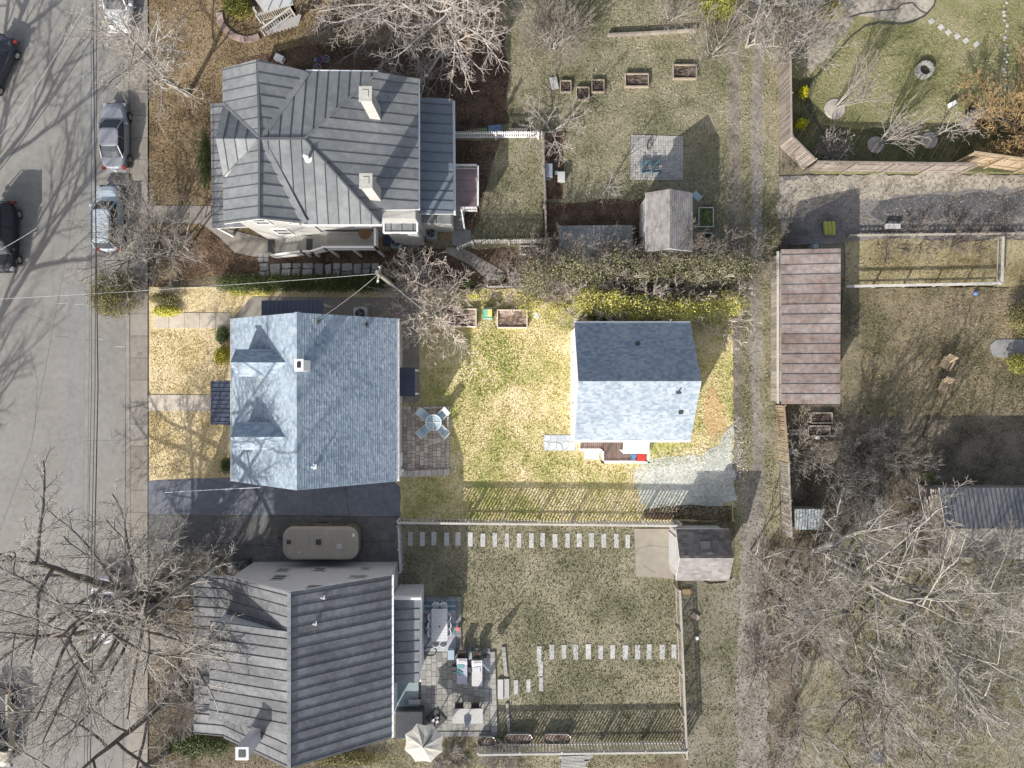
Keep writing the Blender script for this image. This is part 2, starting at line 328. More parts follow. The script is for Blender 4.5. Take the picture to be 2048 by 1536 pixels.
sheet('woodland_floor', [(1560, 810), (2300, 800), (2300, 1750), (1500, 1750), (1490, 1150), (1560, 1050)], m_mulchg, z=0.042)
sheet('lawn', [(1690, 1060), (2300, 1100), (2300, 1750), (1600, 1750), (1600, 1350)], m_lawnN, z=0.046, jit=.3)
# upper right garden
sheet('lawn', [(1560, -300), (2300, -300), (2300, 348), (1630, 348), (1604, 338), (1560, 290)], m_lawnE, z=0.038)
sheet('garden_path', [(1600, -60), (1640, -60), (1710, 30), (1690, 75), (1672, 80), (1668, 95), (1630, 140), (1610, 135), (1603, 60)], m_gravl, z=0.046, jit=.08)
sheet('garden_path', [(1700, -60), (1880, -60), (1868, 10), (1845, 34), (1805, 45), (1750, 36), (1700, 30), (1690, 40), (1650, 110), (1622, 150), (1618, 140), (1660, 80)], m_gravl, z=0.050, jit=.06)
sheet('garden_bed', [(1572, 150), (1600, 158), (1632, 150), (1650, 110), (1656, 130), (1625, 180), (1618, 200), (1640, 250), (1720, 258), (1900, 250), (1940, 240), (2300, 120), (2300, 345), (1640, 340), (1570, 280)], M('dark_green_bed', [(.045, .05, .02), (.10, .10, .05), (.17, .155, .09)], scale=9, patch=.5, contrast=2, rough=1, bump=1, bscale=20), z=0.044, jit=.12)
sheet('gravel_yard', [(1556, 352), (1640, 352), (2300, 350), (2300, 470), (1570, 490), (1556, 420)], m_gravg, z=0.040, jit=.05)
sheet('gravel_yard', [(1556, 356), (1745, 352), (1742, 400), (1700, 372), (1640, 420), (1560, 440)], m_gravl, z=0.046, jit=.25, step=.6)
sheet('gravel_yard', [(1710, 350), (2060, 350), (2060, 372), (1880, 382), (1720, 405)], m_gravl, z=0.048, jit=.2, step=.6)
sheet('lawn', [(1690, 480), (2300, 480), (2300, 572), (1690, 575)], m_straw, z=0.044, jit=.1)
sheet('lawn', [(1684, 574), (2300, 570), (2300, 830), (1684, 830)], lawn_cols('olive_brown_lawn', [(.13, .13, .07), (.22, .19, .125), (.30, .25, .175)]), z=0.044, jit=.1)
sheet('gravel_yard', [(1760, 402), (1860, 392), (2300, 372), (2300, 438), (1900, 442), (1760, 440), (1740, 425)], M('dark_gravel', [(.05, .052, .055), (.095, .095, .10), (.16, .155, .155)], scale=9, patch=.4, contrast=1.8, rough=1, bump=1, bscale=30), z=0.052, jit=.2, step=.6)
# hard surfaces of the bright lot
drive = sheet('driveway', [(262, 966), (297, 962), (390, 957), (470, 955), (480, 965), (790, 962), (800, 975), (801, 1033), (262, 1028)], m_asphl, z=0.058, jit=.02)
drive2 = sheet('driveway', [(262, 1029), (801, 1034), (803, 1145), (520, 1142), (440, 1118), (380, 1100), (300, 1108), (262, 1112)], m_asphd, z=0.056, jit=.02)
def slab_row(pname, x0, x1, y0, y1, n, mat, z=0.075, along='x'):
    root = sheet(pname, [(x0, y0), (x1, y0), (x1, y1), (x0, y1)], m_dirt, z=z - 0.03, th=0.05)
    for i in range(n):
        m = MB(); g = .3
        if along == 'x':
            a = x0 + (x1 - x0) * i / n; b = x0 + (x1 - x0) * (i + 1) / n; q = [(a + g, y0), (b - g, y0), (b - g, y1), (a + g, y1)]
        else:
            a = y0 + (y1 - y0) * i / n; b = y0 + (y1 - y0) * (i + 1) / n; q = [(x0, a + g), (x1, a + g), (x1, b - g), (x0, b - g)]
        m.prism([PX(*p) for p in q], z - 0.028, z + random.uniform(-.004, .006)); m.build('slab', mat, root)
    return root
slab_row('front_walk', 298, 424, 790, 822, 4, m_concl)
slab_row('side_walk', 308, 462, 626, 656, 5, m_concl)
sheet('side_walk', [(455, 650), (498, 600), (505, 594), (560, 594), (800, 595), (838, 600), (840, 800), (832, 806), (806, 806), (806, 640), (470, 656)], m_conc, z=0.068)
sheet('gravel_pad', [(1262, 945), (1290, 925), (1335, 912), (1400, 913), (1436, 892), (1448, 862), (1464, 850), (1470, 950), (1472, 1000), (1440, 1015), (1300, 1018), (1272, 985)], m_gravb, z=0.054, jit=.22, step=.6)
sheet('muddy_edge', [(1290, 1016), (1380, 1008), (1460, 1012), (1466, 1040), (1290, 1040)], m_mulch, z=0.060, jit=.12)
sheet('dirt_patch', [(1420, 770), (1445, 800), (1450, 860), (1425, 880), (1405, 850), (1408, 800)], M('tan_soil', [(.42, .29, .14), (.58, .42, .22)], scale=8, bump=.6), z=0.050, jit=.12)
# north neighbour walks
sheet('front_walk', [(297, 412), (422, 412), (428, 452), (470, 462), (535, 478), (555, 500), (535, 515), (500, 512), (470, 505), (440, 475), (404, 447), (297, 446)], m_conc, z=0.070)
sheet('side_walk', [(893, 495), (928, 497), (1010, 545), (1000, 560), (975, 560), (940, 530), (890, 505)], m_conc, z=0.070)
sheet('rear_slab', [(903, 461), (942, 460), (944, 486), (922, 500), (904, 488)], m_concg, z=0.09, th=.12)
sheet('concrete_apron', [(1268, 1057), (1345, 1057), (1347, 1157), (1300, 1153), (1272, 1152)], M('apron_concrete', [(.24, .215, .18), (.32, .29, .245)], scale=2, patch=.6, rough=.9, bump=.4), z=0.09, th=.12)
sheet('porch_slab', [(786, 1360), (838, 1362), (838, 1425), (788, 1425)], M('blue_painted_slab', [(.2, .26, .28), (.28, .34, .36)], scale=2, patch=.6, rough=.8, bump=.1), z=0.30, th=.3)
sheet('front_walk', [(297, 1268), (392, 1268), (392, 1298), (297, 1298)], m_conc, z=0.072)
sheet('terrace', [(1978, 690), (1990, 680), (2005, 679), (2060, 679), (2060, 718), (2000, 715), (1984, 710)], m_concg, z=0.09, th=.1)

def ribbon(name, px, w, mat, z, jit=0.0):
    pts = [Vector(PX(*p)) for p in px]; fine = []
    for a, b in zip(pts[:-1], pts[1:]):
        k = max(1, int((b - a).length / .35))
        for i in range(k): q = a.lerp(b, i / k); fine.append(q + Vector((random.uniform(-jit, jit), random.uniform(-jit, jit))))
    fine.append(pts[-1]); L_, R_ = [], []
    for i, q in enumerate(fine):
        t = (fine[min(i + 1, len(fine) - 1)] - fine[max(i - 1, 0)]).normalized(); n = Vector((-t.y, t.x)) * w / 2 * random.uniform(.6, 1.3); L_.append((q.x + n.x, q.y + n.y, z)); R_.append((q.x - n.x, q.y - n.y, z))
    m = MB(); 
    for i in range(len(fine) - 1): m.poly([L_[i], R_[i], R_[i + 1], L_[i + 1]])
    o = m.build(name, mat); o['kind'] = 'structure'; return o
m_crack = M('crack_tar', [(.07, .068, .065), (.12, .115, .11)], scale=5, bump=0)
m_roadp = M('road_patch', [(.18, .185, .185), (.215, .218, .215), (.25, .25, .245)], scale=3, patch=.5, rough=.9, bump=.2, bscale=80)
for c in ([(178, -50), (182, 400), (177, 800), (172, 1500)], [(146, 560), (146, 900), (137, 1200), (135, 1540)], [(120, 880), (200, 882), (250, 880)], [(110, 672), (150, 676), (200, 682)], [(0, 1060), (60, 900), (150, 420), (165, 100)], [(60, 700), (75, 760), (70, 860)], [(222, 860), (224, 882)], [(30, 620), (90, 640), (130, 610)]): ribbon('road_crack', c, .022, m_crack, .004, .03)
sheet('road_patch', [(137, 570), (170, 568), (166, 1100), (134, 1102)], m_roadp, z=.006, jit=.03); sheet('road_patch', [(168, -100), (190, -100), (192, 500), (170, 520)], m_roadp, z=.006, jit=.03)
ribbon('gutter_seam', [(245, -100), (250, 400), (252, 700), (250, 1100), (246, 1540)], .05, m_crack, .008, .01)
for c in ([(114, 607), (136, 606)], [(150, 609), (168, 608)], [(230, 693), (250, 694)], [(196, 678), (206, 679)]): ribbon('road_marking', c, .05, plain('worn_road_paint', (.42, .42, .41), .8), .012)
for c in ([(510, 962), (518, 1000), (516, 1060), (530, 1100)], [(690, 975), (700, 1030), (694, 1050)], [(724, 1085), (760, 1080), (790, 1084)], [(770, 1082), (772, 1130)], [(300, 1075), (420, 1085), (560, 1092)]): ribbon('drive_crack', c, .03, m_black, .062, .03)
for c in ([(1272, 1098), (1300, 1090), (1345, 1096)], [(1285, 1130), (1310, 1145)]): ribbon('apron_crack', c, .02, m_crack, .094, .02)
print('ground done')

# ------------------------------------------------------------------ roofs
def clip_half(poly, f):
    out = []; n = len(poly)
    for i in range(n):
        a, b = poly[i], poly[(i + 1) % n]; fa, fb = f(a), f(b)
        if fa >= 0: out.append(a)
        if (fa >= 0) != (fb >= 0):
            t = fa / (fa - fb); out.append((a[0] + (b[0] - a[0]) * t, a[1] + (b[1] - a[1]) * t))
    return out
class Plane:
    def __init__(s, z0, x0, y0, gx, gy): s.z0, s.x0, s.y0, s.gx, s.gy = z0, x0, y0, gx, gy
    def z(s, x, y): return s.z0 + s.gx * (x - s.x0) + s.gy * (y - s.y0)
    def px(s, u, v):                     # the point of the plane seen along a sight line
        qx = (u - 1024) * S; qy = (768 - v) * S
        z = (s.z0 + s.gx * (qx - s.x0) + s.gy * (qy - s.y0)) / (1 + (s.gx * qx + s.gy * qy) / H)
        k = 1 - z / H; return (qx * k, qy * k)
def roof_slab(parent, pl, xy, mat, th=.14, name='roof'):
    m = MB(); m.slab([(x, y, pl.z(x, y)) for x, y in xy], th); return m.build(name, mat, parent)
def seams(roof, pl, xy, pitch, mat, phase=0.0, rise=.05, sw=.03, sh=.045):
    g = Vector((pl.gx, pl.gy)); d = (-g).normalized() if g.length > 1e-6 else Vector((1, 0)); a = Vector((-d.y, d.x))
    A = [a.x * x + a.y * y for x, y in xy]; i0 = math.floor((min(A) - phase) / pitch); i1 = math.ceil((max(A) - phase) / pitch)
    for i in range(i0, i1):
        lo = phase + i * pitch; hi = lo + pitch
        q = clip_half(xy, lambda p: a.x * p[0] + a.y * p[1] - lo); q = clip_half(q, lambda p: hi - a.x * p[0] - a.y * p[1]) if q else q
        if len(q) < 3: continue
        ar = abs(sum(q[j][0] * q[(j + 1) % len(q)][1] - q[(j + 1) % len(q)][0] * q[j][1] for j in range(len(q)))) / 2
        if ar < .02: continue
        m = MB(); jz = random.uniform(-.006, .006)
        m.slab([(x, y, pl.z(x, y) + rise + jz) for x, y in q], rise - .003)
        o = m.build('roof_panel', mat, roof)
        on = [p for p in q if abs(a.x * p[0] + a.y * p[1] - lo) < 1e-4]
        if len(on) >= 2:
            on.sort(key=lambda p: d.x * p[0] + d.y * p[1]); p0, p1 = on[0], on[-1]
            if math.dist(p0, p1) > .15:
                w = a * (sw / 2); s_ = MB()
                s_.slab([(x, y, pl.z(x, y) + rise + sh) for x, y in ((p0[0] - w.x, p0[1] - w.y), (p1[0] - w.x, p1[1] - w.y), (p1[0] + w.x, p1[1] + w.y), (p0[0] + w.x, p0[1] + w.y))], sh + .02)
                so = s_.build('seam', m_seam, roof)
def shingles(roof, pl, xy, course, tab, mat, lift=.022):
    g = Vector((pl.gx, pl.gy)); d = (-g).normalized(); a = Vector((-d.y, d.x)); c = 1 / math.sqrt(1 + g.length ** 2)
    A = [a.x * x + a.y * y for x, y in xy]; B = [d.x * x + d.y * y for x, y in xy]; m = MB(); ch = course * c
    nb = int((max(B) - min(B)) / ch) + 1
    for r in range(nb):
        b1 = max(B) - r * ch; b0 = b1 - ch * 1.02; x = min(A) - random.random() * tab
        strip = clip_half(xy, lambda p: d.x * p[0] + d.y * p[1] - b0); strip = clip_half(strip, lambda p: b1 - d.x * p[0] - d.y * p[1]) if strip else strip
        if len(strip) < 3: continue
        SA = [a.x * p[0] + a.y * p[1] for p in strip]; x = min(SA) - random.random() * tab
        while x < max(SA):
            w = tab * random.uniform(.6, 1.4); q = clip_half(strip, lambda p: a.x * p[0] + a.y * p[1] - x); hi = x + w
            q = clip_half(q, lambda p: hi - a.x * p[0] - a.y * p[1]) if q else q; x = hi
            if len(q) < 3: continue
            lf = lift * random.uniform(.5, 1.3); pts = [];
            for p in q:
                t = (d.x * p[0] + d.y * p[1] - b0) / ch; pts.append((p[0], p[1], pl.z(*p) + .012 + lf * t))
            aa = sum(pts[j][0] * pts[(j + 1) % len(pts)][1] - pts[(j + 1) % len(pts)][0] * pts[j][1] for j in range(len(pts)))
            if aa < 0: pts.reverse()
            m.poly(pts)
            # lip of the tab
            lo = sorted(pts, key=lambda p: -(d.x * p[0] + d.y * p[1]))[:2]
            m.v += [lo[0], lo[1], (lo[1][0], lo[1][1], lo[1][2] - .03), (lo[0][0], lo[0][1], lo[0][2] - .03)]; n = len(m.v); m.f.append((n - 4, n - 3, n - 2, n - 1))
    o = m.build('shingle', mat, roof); o['kind'] = 'stuff'; return o
def window(parent, c, axis, w, h, frame=None, pane=None, d=.06, name='window'):
    # axis: 'x+','x-','y+','y-' outward normal
    s = 1 if axis[1] == '+' else -1; m = MB(); g = MB(); c = Vector(c)
    for (dx, dz, ww, hh) in ((-w / 2, 0, .09, h + .18), (w / 2, 0, .09, h + .18), (0, h / 2 + .0, w - .09, .09), (0, -h / 2, w - .09, .09), (0, 0, w - .09, .04)):
        if axis[0] == 'x': m.box(c + Vector((s * d / 2, dx, dz)), (d, ww, hh))
        else: m.box(c + Vector((dx, s * d / 2, dz)), (ww, d, hh))
    if axis[0] == 'x': g.box(c + Vector((s * d / 2 - s * .02, 0, 0)), (d * .4, w - .1, h - .1))
    else: g.box(c + Vector((0, s * d / 2 - s * .02, 0)), (w - .1, d * .4, h - .1))
    f = m.build(name, frame or m_white, parent); g.build('pane', pane or m_glass, f); return f
def door(parent, c, axis, w, h, mat=None):
    s = 1 if axis[1] == '+' else -1; m = MB(); k = MB(); c = Vector(c)
    if axis[0] == 'x': m.box(c + Vector((s * .03, 0, 0)), (.06, w, h)); k.box(c + Vector((s * .08, w * .35, 0)), (.05, .05, .05))
    else: m.box(c + Vector((0, s * .03, 0)), (w, .06, h)); k.box(c + Vector((w * .35, s * .08, 0)), (.05, .05, .05))
    o = m.build('door', mat or m_white, parent); k.build('handle', m_chrome, o)
def vent_pipe(parent, x, y, z, h=.35, r=.05, mat=None):
    m = MB(); m.tube([(x, y, z - .1), (x, y, z + h)], r, 8); m.box((x, y, z + .02), (.3, .3, .05)); return m.build('vent_pipe', mat or m_whiteg, parent)
def gable_walls(parent, x0, x1, y0, y1, zt, zr, ridge, mat, z0=0.0, rx=None, zt2=None):
    # body of a gable building: ridge 'x' (runs along x) or 'y'
    m = MB()
    zt2 = zt if zt2 is None else zt2
    if ridge == 'y':
        xr = (x0 + x1) / 2 if rx is None else rx; prof = [(x0, z0), (x1, z0), (x1, zt2), (xr, zr), (x0, zt)]
        r1 = [(x, y0, z) for x, z in prof]; r2 = [(x, y1, z) for x, z in prof]; m.loft([r2, r1])
    else:
        yr = (y0 + y1) / 2 if rx is None else rx; prof = [(y0, z0), (y1, z0), (y1, zt2), (yr, zr), (y0, zt)]
        r1 = [(x0, y, z) for y, z in prof]; r2 = [(x1, y, z) for y, z in prof]; m.loft([r1, r2])
    return m.build('wall', mat, parent)

# ---- house A : blue-grey shingled house of the bright lot
A = thing('shingled_house', 'house with a pale blue-grey shingle roof, two dormers and a white chimney', 'house', (-12.4, -1, 0))
xw, xr, xe, yn, ysd, ze, zr = -17.69, -12.46, -7.28, 4.14, -6.16, 4.8, 8.6
sl = (zr - ze) / (xe - xr)
gable_walls(A, xw + .38, xe - .38, ysd + .18, yn - .18, ze + .1, zr - .18, 'y', m_cream, rx=xr)
plE = Plane(zr, xr, 0, -sl, 0); plW = Plane(zr, xr, 0, (zr - ze) / (xr - xw), 0)
polyE = [(xr, ysd), (xe, ysd), (xe, yn), (xr, yn)]; polyW = [(xw, ysd), (xr, ysd), (xr, yn), (xw, yn)]
rE = roof_slab(A, plE, polyE, m_white); rW = roof_slab(A, plW, polyW, m_white)
shingles(rE, plE, polyE, .15, .2, m_shA); shingles(rW, plW, polyW, .15, .2, m_shA)
m = MB()
for i in range(34):
    y = ysd + (yn - ysd) * i / 34; m.slab([(xr - .16, y, zr - .085), (xr, y, zr + .045), (xr, y + .34, zr + .04), (xr - .16, y + .34, zr - .09)], .02)
    m.slab([(xr, y, zr + .045), (xr + .16, y, zr - .085), (xr + .16, y + .34, zr - .09), (xr, y + .34, zr + .04)], .02)
m.build('ridge_cap', m_shA, A)
for xg in (xe + .06, xw - .06):
    m = MB(); zz = ze - .03
    m.box((xg, (yn + ysd) / 2, zz - .10), (.14, yn - ysd, .012)); m.box((xg - .07, (yn + ysd) / 2, zz - .04), (.012, yn - ysd, .13)); m.box((xg + .07, (yn + ysd) / 2, zz - .04), (.012, yn - ysd, .13))
    for i in range(15): m.box((xg, ysd + .3 + i * (yn - ysd - .6) / 14, zz), (.15, .03, .02))
    m.build('gutter', m_brightw, A)
for yr_ in (1.264, -3.116):
    zd, hw, ez = 8.0, .82, 7.2; xf = -16.55
    xa = xr - (zr - zd) / sl; xv = xr - (zr - ez) / sl
    mm = MB(); mm.loft([[(xf + .15, yr_ - hw + .1, 5.4), (xf + .15, yr_ + hw - .1, 5.4), (xf + .15, yr_ + hw - .1, ez), (xf + .15, yr_, zd - .12), (xf + .15, yr_ - hw + .1, ez)],
                        [(xv, yr_ - hw + .1, 5.4), (xv, yr_ + hw - .1, 5.4), (xv, yr_ + hw - .1, ez), (xv, yr_, zd - .12), (xv, yr_ - hw + .1, ez)]])
    dm = mm.build('dormer', m_cream, A)
    pn = Plane(zd, 0, yr_, 0, -(zd - ez) / hw); ps = Plane(zd, 0, yr_, 0, (zd - ez) / hw)
    for pl_, sg in ((pn, 1), (ps, -1)):
        q = [(xf, yr_), (xa, yr_), (xv, yr_ + sg * hw), (xf, yr_ + sg * hw)]
        roof_slab(A, pl_, q, m_white, .08, 'dormer_roof'); shingles(dm, pl_, q, .15, .3, m_shA)
    window(A, (xf + .14, yr_, 6.45), 'x-', .8, 1.0)
m = MB(); m.box((-12.02, 1.06, 8.6), (.42, .62, 2.1)); ch = m.build('chimney', m_brightw, A)
m = MB(); m.box((-12.02, 1.06, 9.68), (.5, .70, .07)); m.build('chimney_cap', m_brightw, ch)
m = MB(); m.box((-12.02, 1.08, 9.735), (.2, .34, .05)); m.build('flue', m_black, ch)
for u, v in ((636, 642), (732, 650)):
    x, y = plE.px(u, v); vent_pipe(A, x, y, plE.z(x, y), .25, .05, m_dgrey)
x, y = plE.px(628, 933); vent_pipe(A, x, y, plE.z(x, y), .45, .05, m_brightw)
xw_ = xe - .38
for v, hh, ww in ((694, 1.1, .7), (814, 1.0, .8), (867, .9, .6)): window(A, (xw_, (768 - v) * .0342, 2.2), 'x+', ww, hh, m_brightw)
for v in (694, 800): window(A, (xw_, (768 - v) * .034, 3.9), 'x+', .7, .8, m_brightw)
door(A, (xw_, (768 - 918) * .0345, 1.3), 'x+', .9, 2.0, m_brightw); door(A, (xw_, (768 - 763) * .0345, 1.3), 'x+', .9, 2.0, m_brightw)
window(A, (xw + .38, 2.4, 2.3), 'x-', 1.2, 1.3); window(A, (xw + .38, -4.6, 2.3), 'x-', 1.2, 1.3); door(A, (xw + .38, -1.3, 1.5), 'x-', 1.0, 2.1, m_navy)
for xx in (-15.5, -9.6): window(A, (xx, ysd + .18, 2.2), 'y-', .9, 1.2); window(A, (xx, yn - .18, 2.2), 'y+', .9, 1.2)
window(A, (-12.4, ysd + .18, 5.6), 'y-', .9, 1.2)
def porch_roof(parent, px, z0, grad, pitch, mat, posts):
    c = P(px[0][0], px[0][1], z0); pl = Plane(z0, c.x, c.y, *grad); q = [pl.px(*p) for p in px]
    r = roof_slab(parent, pl, q, mat, .1, 'porch_roof'); seams(r, pl, q, pitch, mat, rise=.03, sw=.05, sh=.05)
    for u, v in posts:
        x, y = pl.px(u, v); mm = MB(); mm.box((x, y, (pl.z(x, y) - .1) / 2 + .03), (.12, .12, pl.z(x, y) - .18)); mm.build('post', m_white, parent)
porch_roof(A, [(464, 761), (464, 850), (422, 849), (422, 762)], 3.2, (.22, 0), .28, m_navy, [(427, 767), (427, 844)])
porch_roof(A, [(795, 735), (830, 735), (830, 793), (795, 792)], 3.0, (-.2, 0), .2, m_navy, [(826, 740), (826, 788)])
porch_roof(A, [(523, 640), (646, 640), (646, 600), (523, 601)], 3.2, (0, -.25), .28, m_navy, [(528, 606), (641, 606)])

# ---- cottage B
B = thing('garden_cottage', 'small cottage with a blue shingle roof and a white railed deck', 'house', (7.9, .2, 0))
zr, ze = 6.6, 3.9
X0, X1, yR = P(1158, 762, zr).x, P(1403, 757, zr).x, .17
Yn, Ys = P(1150, 646, ze).y, P(1157, 881, ze).y
X0 -= .05
plN = Plane(zr, 0, yR, 0, -(zr - ze) / (Yn - yR)); plS = Plane(zr, 0, yR, 0, (zr - ze) / (yR - Ys))
gable_walls(B, X0 + .08, X1 - .03, Ys + .12, Yn - .25, ze - .13, zr - .16, 'x', m_brightw, rx=yR)
for pl_, Y in ((plN, Yn), (plS, Ys)):
    q = [(X0, yR), (X1, yR), (X1, Y), (X0, Y)]; r = roof_slab(B, pl_, q, m_brightw, .12); shingles(r, pl_, q, .15, .22, m_shB)
for Y in (Yn + .05, Ys - .05):
    m = MB(); m.box(((X0 + X1) / 2, Y, ze - .08), (X1 - X0, .13, .10)); m.build('gutter', m_brightw, B)
x, y = plS.px(1357, 783); vent_pipe(B, x, y, plS.z(x, y), .35, .05, m_dgrey)
for pl_, (u, v) in ((plS, (1361, 824)), (plN, (1275, 687))):
    x, y = pl_.px(u, v); m = MB(); m.box((x, y, pl_.z(x, y) + .06), (.26, .26, .14)); m.build('roof_vent', m_dgrey, B)
window(B, (X0 + .08, 1.6, 1.8), 'x-', .9, 1.2); window(B, (X0 + .08, -1.8, 1.8), 'x-', .9, 1.2)
window(B, (6.0, Yn - .25, 1.9), 'y+', 1, 1.1); window(B, (9.5, Yn - .25, 1.9), 'y+', 1, 1.1); window(B, (X1 - .03, .2, 2), 'x+', 1, 1.2)
door(B, (7.2, Ys + .12, 1.7), 'y-', .9, 2.0, m_glassd)
# its deck
D = thing('wooden_deck', 'white railed timber deck along the south side of the small blue-roofed cottage', 'deck', P(1230, 900, 0))
dz = .6
def rail_run(parent, a, b, zf, h=.9, bal=.13, mat=None, topw=.1):
    a = Vector(a); b = Vector(b); mat = mat or m_brightw; m = MB()
    m.beam(a + Vector((0, 0, zf + h if a.z == 0 else h)), b + Vector((0, 0, zf + h if b.z == 0 else h)), topw, .05)
    za = (zf if a.z == 0 else 0); A_, B_ = a + Vector((0, 0, za)), b + Vector((0, 0, za))
    m.beam(A_ + Vector((0, 0, .1)), B_ + Vector((0, 0, .1)), .05, .05)
    r = m.build('railing', mat, parent); n = max(1, int((B_ - A_).length / bal)); q = MB()
    for i in range(n + 1):
        p = A_.lerp(B_, i / n); q.box(p + Vector((0, 0, h / 2 + .05)), (.035, .035, h - .12))
    q.build('baluster', mat, r)
    for p in (A_, B_):
        k = MB(); k.box(p + Vector((0, 0, h / 2)), (.11, .11, h + .16)); k.build('post', mat, r)
x0, x1 = P(1160, 0, dz).x, P(1292, 0, dz).x; yt, yb = Ys + .05, P(0, 922, dz).y; xm, ym = P(1203, 0, dz).x, P(0, 898, dz).y
m_deckb = M('brown_deck_board', [(.2, .14, .12), (.3, .22, .19)], scale=6, patch=1, rough=.9, bump=.2, objr=.8)
n = int((x1 - x0) / .14)
for i in range(n):
    x = x0 + (i + .5) * (x1 - x0) / n; y2 = yb if x > xm else ym; m = MB(); m.box((x, (yt + y2) / 2, dz), (.125, yt - y2, .03)); m.build('deck_board', m_deckb, D)
m = MB(); m.prism([(x0, yt), (x1, yt), (x1, yb), (xm, yb), (xm, ym), (x0, ym)], .05, dz - .02); m.build('deck_frame', m_brightw, D)
e = 0.03
rail_run(D, (x1, yt, 0), (x1, yb, 0), dz); rail_run(D, (x1, yb, 0), (xm, yb, 0), dz); rail_run(D, (xm, yb, 0), (xm, ym, 0), dz); rail_run(D, (xm, ym, 0), (x0, ym, 0), dz)
for i in range(3):
    m = MB(); m.box((P(1183, 0, 0).x, ym - .15 - .24 * i, .42 - .17 * i), (1.0, .26, .05)); m.build('step', m_brightw, D)
m = MB(); a, b = P(1246, 0, 2.5), P(1294, 0, 2.5); q = [(a.x, yt), (b.x, yt), (b.x, P(0, 907, 2.5).y), (a.x, P(0, 907, 2.5).y)]
m.slab([(q[0][0], q[0][1], 2.75), (q[1][0], q[1][1], 2.75), (q[2][0], q[2][1], 2.5), (q[3][0], q[3][1], 2.5)], .08); m.build('canopy', m_brightw, D)
for xx in (a.x + .08, b.x - .08): m = MB(); m.box((xx, q[2][1] + .08, 1.5), (.09, .09, 1.9)); m.build('post', m_brightw, D)

# ---- house C : north neighbour
Cc = thing('metal_roofed_house', 'large house with a cross-gabled grey metal roof and two pale chimneys', 'house', (-11.5, 14.3, 0))
zr, ze = 8.15, 7.0
yc = 490 * S * (1 - zr / H); xc = -505 * S * (1 - zr / H); xR = -414 * S * (1 - zr / H)
PW = Plane(zr, xc, 0, .44, 0); PE = Plane(zr, xc, 0, -.44, 0); PN = Plane(zr, 0, yc, 0, -.258); PS = Plane(zr, 0, yc, 0, .24)
PM = Plane(zr, xR, 0, -.30, 0); PWN = Plane(zr, 0, yc, 0, -.455); PWS = Plane(zr, 0, yc, 0, .455)
def face(pl, px, pitch=.65, ph=0, mat=m_roofM, par=Cc, sm=None):
    q = [pl.px(*p) for p in px]; r = roof_slab(par, pl, q, sm or m_white, .12); seams(r, pl, q, pitch, mat, phase=ph); return r
face(PW, [(515, 119), (519, 277), (446, 207), (445, 138)])
face(PE, [(515, 119), (614, 143), (520, 278)])
face(PN, [(520, 278), (610, 278), (757, 145), (612, 143)])
face(PS, [(520, 279), (610, 279), (762, 449), (607, 449)])
face(PE, [(520, 279), (608, 448), (519, 438)])
face(PW, [(520, 279), (519, 438), (447, 448), (447, 352)])
face(PWN, [(520, 278), (432, 278), (447, 207)], sm=m_roofM); face(PWS, [(520, 278), (447, 352), (432, 278)], sm=m_roofM)
face(PM, [(610, 278), (757, 145), (837, 158), (837, 419), (766, 420)], ph=.1); face(PM, [(610, 279), (766, 420), (763, 449)], ph=.1)
# ridge / valley strips
def strip3(parent, a, b, w, mat, dz=.09, name='ridge_cap'):
    m = MB(); m.beam(Vector(a) + Vector((0, 0, dz)), Vector(b) + Vector((0, 0, dz)), w, .05); m.build(name, mat, parent)
def on(pl, u, v): x, y = pl.px(u, v); return (x, y, pl.z(x, y))
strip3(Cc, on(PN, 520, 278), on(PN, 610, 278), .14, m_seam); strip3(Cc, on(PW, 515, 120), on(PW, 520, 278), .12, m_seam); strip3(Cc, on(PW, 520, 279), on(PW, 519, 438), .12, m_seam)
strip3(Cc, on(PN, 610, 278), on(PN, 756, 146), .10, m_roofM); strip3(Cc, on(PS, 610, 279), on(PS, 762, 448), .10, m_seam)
for pl_, p1, p2 in ((PE, (521, 279), (608, 447)), (PE, (521, 276), (613, 145)), (PW, (519, 276), (447, 208)), (PW, (519, 281), (448, 351))):
    strip3(Cc, on(pl_, *p1), on(pl_, *p2), .5 if pl_ is PE else .16, m_roofM, .075, 'valley')
# walls
def bodybox(parent, x0, x1, y0, y1, z0, z1, mat=m_cream):
    m = MB(); m.box(((x0 + x1) / 2, (y0 + y1) / 2, (z0 + z1) / 2), (x1 - x0, y1 - y0, z1 - z0)); return m.build('wall', mat, parent)
m_cw = plain('pale_house_wall', (.38, .38, .37), .7, var=.08)
gable_walls(Cc, -17.05, -12.7, 10.12, 18.75, 6.95, 7.95, 'y', m_cw, rx=xc)
bodybox(Cc, -13.0, -5.95, 10.2, 18.6, 0, 6.0, m_cw); bodybox(Cc, -13.0, -8.1, 10.16, 18.55, 6.0, 6.75, m_cw)
m = MB(); m.loft([[(-17.2, yc - 2.4, 0), (-17.2, yc + 2.4, 0), (-17.2, yc + 2.4, 7), (-17.2, yc, 7.95), (-17.2, yc - 2.4, 7)], [(-16, yc - 2.4, 0), (-16, yc + 2.4, 0), (-16, yc + 2.4, 7), (-16, yc, 7.95), (-16, yc - 2.4, 7)]]); m.build('wall', m_cw, Cc)
for x, z, w, h in ((-15.6, 5.6, .9, 1.5), (-15.2, 2.6, 1.0, 1.7), (-13.6, 5.6, .8, 1.2), (-9.5, 4.6, .9, 1.0)): window(Cc, (x, 10.12, z), 'y-', w, h, m_white, m_glassd)
window(Cc, (-17.2, yc, 5.3), 'x-', 1, 1.4); window(Cc, (-17.05, 11.7, 5.3), 'x-', .9, 1.4); window(Cc, (-17.05, 17.2, 5.3), 'x-', .9, 1.4)
